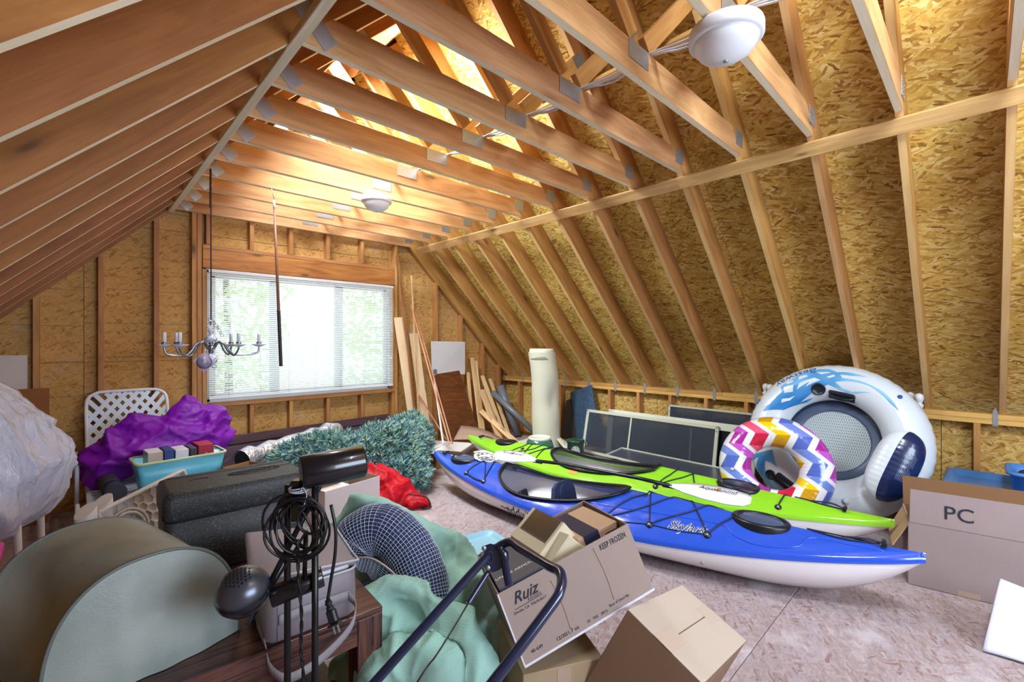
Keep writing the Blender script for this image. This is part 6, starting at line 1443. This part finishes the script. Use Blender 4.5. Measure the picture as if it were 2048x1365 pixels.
# ------------------------------------------------------------------ burlap, netting, mower handle, boxes in the foreground middle
t = NT('sage_burlap'); v = t.coord(); gr = t.noise(v, 330, 2, .7); lt = t.noise(v, 5, 3)
wa = t.n('ShaderNodeTexWave', {'Vector': t.mapv(v, (1, 1, 1), (0, 0, .6)), 'Scale': 62., 'Distortion': 1.5, 'Detail': 2.}, bands_direction='X').outputs['Fac']; wb_ = t.n('ShaderNodeTexWave', {'Vector': t.mapv(v, (1, 1, 1), (0, .2, .6)), 'Scale': 62., 'Distortion': 1.5, 'Detail': 2.}, bands_direction='Z').outputs['Fac']
wv = t.math('ADD', t.math('MULTIPLY', t.math('MULTIPLY', wa, wb_), .35), t.math('MULTIPLY', gr, .65))
M_burlap = t.fin(t.mix(wv, t.ramp(lt, [(.35, S((116, 164, 150))), (.65, S((138, 184, 170)))]), S((180, 214, 200))), .92, Specular_IOR_Level=.15)
def chain(g, pts, r, st=.03, sc_=(1, 1, 1)):
    P = crv(pts, 12); last = None
    for i, p in enumerate(P):
        rr = r if not isinstance(r, (list, tuple)) else r[0] + (r[1] - r[0]) * i / (len(P) - 1)
        if last is None or (p - last).length > st: g.ball(p, rr, 12, 8, sc_); last = p
    return g
g = G()
chain(g, [sD(672, 1062, 2.05), sD(712, 1030, 2.10), sD(775, 1022, 2.12), sD(850, 1052, 2.10), sD(915, 1100, 2.05), sD(955, 1155, 1.98), sD(968, 1240, 1.86), sD(975, 1330, 1.75)], (.055, .075))
chain(g, [sD(850, 1075, 2.08), sD(905, 1130, 2.02), sD(940, 1190, 1.95), sD(930, 1290, 1.82)], .075)
chain(g, [V((1.00, 1.92, .42)), V((1.14, 1.72, .36)), V((1.16, 1.50, .30)), V((1.10, 1.36, .18))], .12); chain(g, [V((.98, 1.88, .14)), V((1.12, 1.68, .14)), V((1.10, 1.42, .14))], .14)
chain(g, [sD(735, 1205, 1.66), sD(772, 1178, 1.68), sD(815, 1178, 1.68), sD(868, 1215, 1.65), sD(920, 1275, 1.6), sD(955, 1345, 1.52)], (.075, .055))
chain(g, [sD(770, 1235, 1.70), sD(830, 1235, 1.70), sD(870, 1290, 1.64)], .08); chain(g, [V((.92, 1.54, .26)), V((.98, 1.42, .24)), V((1.04, 1.24, .18))], .11); chain(g, [V((.96, 1.45, .10)), V((1.02, 1.25, .10))], .12)
chain(g, [sD(762, 1345, 1.52), sD(800, 1320, 1.54), sD(850, 1315, 1.54), sD(910, 1345, 1.50)], .06); chain(g, [sD(690, 1350, 1.72), sD(730, 1330, 1.72)], .07)
chain(g, [V((.86, 1.30, .10)), V((.95, 1.20, .08))], .09)
o = g.make('burlap', M_burlap, None); cloth(o, .0105, 14, (((2.6, 2.6, 3.4), .075, 3.7), ((6, 6, 7), .026, 1.1), ((15, 15, 12), .006, 6.3))); tag(o, 'sage green burlap cloth heaped in folds beside the table corner', 'cloth')
nb = thing('netted_bundle', 'dark blue bundle in white mesh netting wrapped by the green burlap', 'bundle', (.9, 1.75, .4))
NP = crv([sD(705, 1108, 1.93), sD(722, 1072, 1.95), sD(768, 1058, 1.95), sD(812, 1092, 1.92), sD(838, 1140, 1.88), sD(850, 1190, 1.84), sD(850, 1235, 1.80)], 8); nr_ = [.045, .06, .075, .085, .09, .094, .096, .097, .098, .099] + [.10] * 60
g = G().tube(NP, [nr_[min(i, 60)] * (1 + .03 * sin(i * 1.3)) for i in range(len(NP))], 26); g.make('core', plain('dark_blue_cloth', (34, 46, 84), .8, .15, 20), nb)
g = G(); 
rows = []
tmp = G().tube(NP, [nr_[min(i, 60)] * 1.035 + .002 * sin(i * 1.1) for i in range(len(NP))], 44, cap=False)
o = tmp.make('netting', plain('white_net', (206, 214, 232), .6), nb)
m_ = o.modifiers.new('mesh', 'WIREFRAME'); m_.thickness = .0017; m_.use_replace = True
fold = [sD(705, 1118, 1.86), sD(745, 1118, 1.83), sD(790, 1150, 1.80), sD(815, 1190, 1.77), sD(838, 1225, 1.74)]
g = G().tube(crv(fold, 8), .004, 6); g.make('net_seam', plain('pinkish_cord', (200, 176, 180), .7), nb)
g = G(); fp = crv(fold, 6); lo = crv([sD(700, 1130, 1.86), sD(735, 1150, 1.84), sD(765, 1200, 1.81), sD(790, 1232, 1.78), sD(820, 1245, 1.74)], 6); n_ = len(fp)
g.grid(lambda u, v: fp[min(n_ - 1, int(round(u * (n_ - 1))))].lerp(lo[min(n_ - 1, int(round(u * (n_ - 1))))], v) + V((0, 0, .008 * sin(u * 30) * v)), n_ - 1, 12); o = g.make('loose_net', plain('white_net', (186, 198, 226), .6), nb); m_ = o.modifiers.new('mesh', 'WIREFRAME'); m_.thickness = .0021
G().ball(V((.83, 1.66, .36)), .10, 14, 10, (.8, 1, 1)).make('hollow_shade_ball', plain('hollow_shade', (22, 26, 34), .9), nb)  # near-black ball stands in for the shade inside the hollow
# pale blue tote lid behind the burlap
M_pblue = plain('pale_blue_plastic', (150, 196, 216), .4); M_pteal = plain('grey_teal_plastic', (92, 128, 140), .5)
pt = thing('storage_tote', 'pale blue lidded tote standing behind the burlap and the open box of boxes', 'tote', (1.55, 1.98, 0)); pM = Matrix.Translation((1.52, 1.86, 0)) @ Matrix.Rotation(radians(-12), 4, 'Z')
def prr(hx, hy, r, z): return [pM @ V((x, y, z)) for x, y in rrect(hx, hy, r, 5)]
G().rings([prr(.20, .20, .04, .002), prr(.225, .225, .05, .25)]).make('tub', M_pteal, pt); G().rings([prr(.235, .235, .05, .245), prr(.24, .24, .05, .275), prr(.225, .225, .05, .285), prr(.205, .205, .05, .285), prr(.20, .20, .05, .268), prr(.19, .19, .05, .266)]).make('lid', M_pblue, pt)

# lawnmower handle
M_blueb = plain('blue_black_enamel', (26, 36, 66), .22, Coat_Weight=.5)
mh = thing('mower_handle', 'blue-black tubular mower handle with brake lever rising from the bottom edge', 'handle', (.6, 1.2, 0))
def LDZ(lat, d, z): return CAM + _F * d + _R * lat + _U * z
dv = V((-.31, -.21, -.2625)); Lc, Rc = V((-.036, 1.36, -.60)), V((.132, 1.08, -.578))
def hp_(q): return LDZ(*q)
mid_ = (Lc + Rc) / 2; cb_ = (Rc - Lc)
pts = [Lc + dv * 2.98, Lc + dv * 1.6, Lc + dv * .8, Lc + dv * .22, Lc + dv * .06 + cb_ * .02, Lc - dv * .03 + cb_ * .12, Lc - dv * .03 + cb_ * .3, Rc - dv * .03 - cb_ * .3, Rc - dv * .03 - cb_ * .13, Rc + dv * .05 - cb_ * .02, Rc + dv * .2, Rc + dv * .7, Rc + dv * 1.6, Rc + dv * 3.06]
G().tube([hp_(p) for p in crv(pts, 8)], .0125, 14).make('tube', M_blueb, mh)
G().tube([hp_(Lc + dv * 2.7), hp_(Rc + dv * 2.7)], .011, 12).make('cross_bar', M_blueb, mh)
bc_ = [(1000, 1098), (990, 1150)]; 
Bp = lambda u, v, d=1.335: sD(u, v, d)
pl = [(966, 1093), (980, 1088), (1004, 1092), (1016, 1104), (1018, 1120), (1000, 1140), (986, 1146), (976, 1142), (970, 1120)]
front = [Bp(u, v, 1.325) for u, v in pl][::-1]; back = [Bp(u, v, 1.345) for u, v in pl][::-1]; n_ = len(pl)
fixn(G().add(front + back, [tuple(range(n_)), tuple(range(n_, 2 * n_))[::-1]] + [(i, n_ + i, n_ + (i + 1) % n_, (i + 1) % n_) for i in range(n_)]).make('lever_bracket', M_blueb, mh))
G().tube([Bp(980 + 6 * cos(a), 1115 + 12 * sin(a), 1.3235) for a in [2 * pi * k / 24 for k in range(24)]], .001, 5, closed=True).make('embossed_oval', plain('emboss_edge', (60, 74, 110), .4), mh)
for (u, v) in ((968, 1097), (976, 1136)): G().lathe([(.0075, 0), (.007, .004), (.002, .006)], frame(Bp(u, v, 1.325), _R, -_F), 12).make('bolt', M_steel, mh)
ribbon('brake_lever', [Bp(998, 1094, 1.325), Bp(1007, 1110, 1.32), Bp(1012, 1140, 1.315), Bp(1018, 1172, 1.31)], .022, M_blueb, mh, .008, _R)
cs, ce_ = Bp(975, 1146, 1.33), sD(936, 1208, 1.27); d = ce_ - cs
g = G(); n_ = 34; g.tube([cs + d * (i / n_) for i in range(n_ + 1)], [.0075 + .0018 * (i % 2) for i in range(n_ + 1)], 10); g.make('cable_boot', M_blueb, mh)
G().tube(crv([ce_, sD(905, 1260, 1.20), sD(870, 1315, 1.13), sD(835, 1365, 1.06), LDZ(-.4, .95, -1.05)], 6), .0022, 6).make('cable', M_lampm, mh)

# the box of boxes and what holds it up
M_ruiz = card('brown_carton', (158, 140, 131)); M_ruizd = card('crease_brown', (160, 124, 96)); M_lowc = card('golden_carton', (168, 144, 114))  # second card tone is a browner one for the crease lines
RB = Matrix.Translation((1.03, 1.01, .367)) @ Euler((-.132, -.347, -.467), 'XYZ').to_matrix().to_4x4(); rL, rW, rH = .50, .381, .242
rz = thing('cardboard_box', 'open brown food carton tilted on another box and full of small parcels', 'box', RB @ V((rL / 2, rW / 2, 0)))
T_ = .005
def rbox(nm, x0, x1, y0, y1, z0, z1, mat, par, M=RB, b=.001): return G().box(((x0 + x1) / 2, (y0 + y1) / 2, (z0 + z1) / 2), (x1 - x0, y1 - y0, z1 - z0), b=b).make(nm, mat, par, M, keep=True)
rbox('front_panel', 0, rL, 0, T_, 0, rH, M_ruiz, rz); rbox('back_panel', 0, rL, rW - T_, rW, 0, rH, M_ruiz, rz); rbox('side_panel', 0, T_, T_, rW - T_, 0, rH, M_ruiz, rz); rbox('side_panel', rL - T_, rL, T_, rW - T_, 0, rH, M_ruiz, rz); rbox('bottom_panel', T_, rL - T_, T_, rW - T_, 0, T_, M_ruiz, rz)
M_corr = plain('torn_white_edge', (206, 204, 214), .7, .2, 200)
rbox('torn_bottom_edge', -.002, rL + .004, -.003, .004, -.004, .004, M_corr, rz); rbox('torn_corner_edge', -.003, .002, -.003, .004, 0, rH, M_corr, rz)
def face(x, y, up=.0012, M=RB): return M @ frame((x, -up, y), (1, 0, 0), (0, -1, 0))
lettering('lettering', 'KEEP FROZEN', .027, M_ink, rz, face(.425, .214) @ Matrix.Diagonal((.60, 1, 1, 1)), bold=.0003, space=1.05)
lettering('logo_lettering', 'Ruiz', .050, M_ink, rz, face(.080, .203), shear=.45, bold=.0006)
lettering('logo_lettering', 'FOODS', .013, M_ink, rz, face(.108, .180), space=1.2); G().prism([(.035, .172), (.135, .174), (.135, .1748), (.035, .1732)], .0004, RB @ frame((0, -.0012, 0), (1, 0, 0), (0, -1, 0))).make('logo_underline', M_ink, rz)
lettering('lettering', 'Dinuba, CA  93618-0617', .0115, M_ink, rz, face(.085, .162)); lettering('lettering', '40-649', .015, M_ink, rz, face(.055, .030)); lettering('lettering', '12/30/1.7 oz', .017, M_ink, rz, face(.165, .022)); lettering('lettering', '01  Y03   2012', .013, M_ink, rz, face(.28, .020)); lettering('lettering', 'Best if Used By', .013, M_ink, rz, face(.37, .028))
for x, z0, z1 in ((.175, .03, .20), (.35, .04, .225)): G().tube(crv([RB @ V((x, -.0006, z1)), RB @ V((x + .008, -.0006, (z0 + z1) / 2)), RB @ V((x + .004, -.0006, z0))], 5), .0012, 4).make('crease', M_ruizd, rz)
# lower carton carrying it
LB_ = Matrix.Translation((1.045, 1.035, .002)) @ Matrix.Rotation(-.467, 4, 'Z'); lo_ = thing('cardboard_box', 'golden brown closed carton under the tilted food carton', 'box', LB_ @ V((.2, .18, 0)))
rbox('body', 0, .29, 0, .31, 0.0, .316, M_lowc, lo_, LB_, .003); rbox('tape', .12, .17, -.001, .0, .0, .31, M_tape, lo_, LB_, 0)
# contents
def inbox(name, label, M, s_, mat, group='parcels in the tilted food carton'): 
    th = thing(name, label, 'box', M.translation, group=group); G().box((0, 0, 0), s_, b=.002).make('body', mat, th, M, keep=True); return th
def IM(x, y, z, rx=0, ry=0, rz_=0): return RB @ Matrix.Translation((x, y, z)) @ Euler((radians(rx), radians(ry), radians(rz_))).to_matrix().to_4x4()
M_shoe = plain('dark_plum_shoebox', (48, 32, 42), .45); M_shoel = plain('slate_shoebox_lid', (58, 62, 78), .4)
sM = IM(.090, .17, .150, 4, 0, 0); sb = inbox('shoe_box', 'dark plum shoe box with pale lettering at the left end of the food carton', sM, (.155, .30, .20), M_shoe)
G().box((0, .0, .098), (.161, .306, .022), b=.002).make('lid', M_shoel, sb, sM, keep=True)
fM = sM @ frame((0, -.1545, 0), (1, 0, 0), (0, -1, 0)); M_gold = plain('rose_gold_print', (214, 176, 166), .4)
lettering('lettering', 'UNDER ARMOUR', .0195, M_inkw, sb, sM @ frame((0, -.09, .1096), (1, 0, 0), (0, 0, 1)))
def arc(cy, sg): return [(.026 * cos(a), cy + sg * .030 * (sin(a) - .62)) for a in [pi * .12 + pi * .76 * k / 12 for k in range(13)]]
g = G()
for cy, sg in ((.012, -1), (-.012, 1)):
    o1 = [(-.026, cy + sg * -.016), (-.020, cy + sg * -.022), (-.006, cy + sg * -.002), (.006, cy + sg * -.002), (.020, cy + sg * -.022), (.026, cy + sg * -.016), (.014, cy + sg * .010), (.004, cy + sg * .016), (-.004, cy + sg * .016), (-.014, cy + sg * .010)]
    g.prism(o1 if sg > 0 else o1[::-1], .0006, fM @ Matrix.Translation((.03, .005, .0004)))
g.make('logo', M_gold, sb)
g = G()
for i in range(9): g.box((-.062 + .0065 * i, -.03 + .004 * (i % 3), .0004), (.002, .06 + .01 * (i % 2), .0006), fM)
g.make('small_print', M_gold, sb)
M_tanp = card('tan_parcel', (196, 164, 134)); M_cream = card('cream_parcel', (212, 200, 172)); M_ntape = plain('navy_tape', (40, 46, 76), .3)
bM = IM(.395, .20, .13, 0, 3, 3); p1 = inbox('parcel', 'tan parcel with a navy tape band at the right end of the food carton', bM, (.165, .27, .225), M_tanp)
G().box((-.028, 0, .1130), (.062, .272, .001)).make('navy_tape', M_ntape, p1, bM, keep=True); G().box((-.028, -.1355, .09), (.062, .001, .05)).make('navy_tape', M_ntape, p1, bM, keep=True)
g = G(); g.box((.05, -.1355, .088), (.05, .001, .003)); g.box((.05, -.1355, .082), (.05, .001, .003)); g.make('printed_lines', M_ink, p1, bM, keep=True)
wM_ = IM(.250, .21, .235, 6, -22, 8); p2 = inbox('parcel', 'cream parcel with a brown cellophane window, tilted in the middle of the food carton', wM_, (.14, .235, .13), M_cream)
G().box((.022, -.005, .0655), (.088, .185, .002)).make('window', plain('brown_cellophane', (150, 116, 76), .12), p2, wM_, keep=True)
G().box((.022, -.005, .066), (.096, .193, .001)).make('window_border', plain('dark_border', (70, 54, 44), .5), p2, wM_, keep=True)
sMd = wM_ @ frame((-.0705, 0, 0), (0, -1, 0), (-1, 0, 0))
G().box((-.05, .02, .0005), (.05, .032, .001), sMd).make('shipping_label', M_pw, p2); G().box((-.01, .0, .0005), (.06, .05, .0008), sMd).make('shipping_label', M_pw, p2)
g = G(); 
for (x, y, w__, h__) in ((.08, .0, .056, .002), (.08, .034, .056, .002), (.052, .017, .002, .036), (.108, .017, .002, .036)): g.box((x, y - .02, .0006), (w__, h__, .0008), sMd)
g.make('blue_stamp_frame', M_outline, p2); lettering('blue_stamp', 'ZEMC', .022, M_outline, p2, sMd @ Matrix.Translation((.08, -.003, .0012)), bold=.0012)
oM2 = IM(.255, .075, .185, -14, -28, 4); p3 = inbox('parcel', 'cream opened parcel with a loose flap in front of the windowed parcel', oM2, (.17, .085, .11), M_cream)
fixn(G().sheet([oM2 @ V(p) for p in ((-.085, -.043, .056), (.085, -.043, .056), (.07, .03, .10), (-.07, .03, .10))], .003).make('flap', M_cream, p3))
nM = IM(.185, .05, .15, 0, -30, 0); p4 = inbox('parcel', 'thin white printed parcel standing on edge near the front of the food carton', nM, (.045, .07, .19), M_pw)
G().box((0, -.0355, .05), (.03, .001, .05)).make('dark_photo', plain('photo_dark', (90, 76, 92), .4), p4, nM, keep=True)
# closed box in front, tipped on its edge
CB = Matrix.Translation((.679 * 1.6667, .508 * 1.6667, (.422 - 1.4) * 1.6667 + 1.4)) @ Euler((.426, .237, .096), 'XYZ').to_matrix().to_4x4(); cL, cW, cT0, cT1 = .50, .272, .718 - .33, .718
cbx = thing('cardboard_box', 'closed plain cardboard box tipped on its edge at the bottom right of the pile', 'box', CB @ V((cL / 2, cW / 2, cT0)))
M_ctop = card('pale_kraft', (192, 176, 160)); M_cside = card('brown_kraft', (146, 116, 94))
rbox('body', 0, cL, 0, cW, cT0, cT1 - .003, M_cside, cbx, CB, .002); rbox('top_flap', 0, cL, 0, cW / 2 - .002, cT1 - .003, cT1, M_ctop, cbx, CB, .0008); rbox('top_flap', 0, cL, cW / 2 + .002, cW, cT1 - .003, cT1, M_ctop, cbx, CB, .0008)
rbox('tape', -.001, .13, cW / 2 - .035, cW / 2 + .035, cT1, cT1 + .0006, plain('matte_tape', (190, 170, 152), .35), cbx, CB, 0); rbox('tape', cL - .10, cL + .001, cW / 2 - .035, cW / 2 + .035, cT1, cT1 + .0006, plain('matte_tape', (190, 170, 152), .35), cbx, CB, 0)
cf = lambda x, z, up=.001: CB @ frame((x, -up, z), (1, 0, 0), (0, -1, 0))
cs_ = lambda y, z, up=.001: CB @ frame((-up, y, z), (0, -1, 0), (-1, 0, 0))
lab = G().box((0, 0, 0), (.085, .12, .0008), cf(.10, cT1 - .20) @ Matrix.Rotation(radians(-12), 4, 'Z')).make('shipping_label', M_pw, cbx); lM = cf(.10, cT1 - .20, .0018) @ Matrix.Rotation(radians(-12), 4, 'Z')
for i, (tx, sz) in enumerate((('Handling', .010), ('Mailed from 64 AVENUE', .006), ('MADE A LOT', .008))): lettering('lettering', tx, sz, M_ink, lab, lM @ Matrix.Translation((0, .045 - .014 * i, 0)))
g = G()
for i in range(12): g.box((-.03 + .0052 * i, -.02, 0), (.0014 + .0012 * (i % 3), .04, .0004), lM)
g.make('barcode', M_ink, lab)
for z in (.07, .115): rbox('score_line', 0, cL, -.0006, 0, cT1 - z - .002, cT1 - z, plain('score_brown', (120, 86, 62), .8), cbx, CB, 0)  # thin brown strips along the score lines
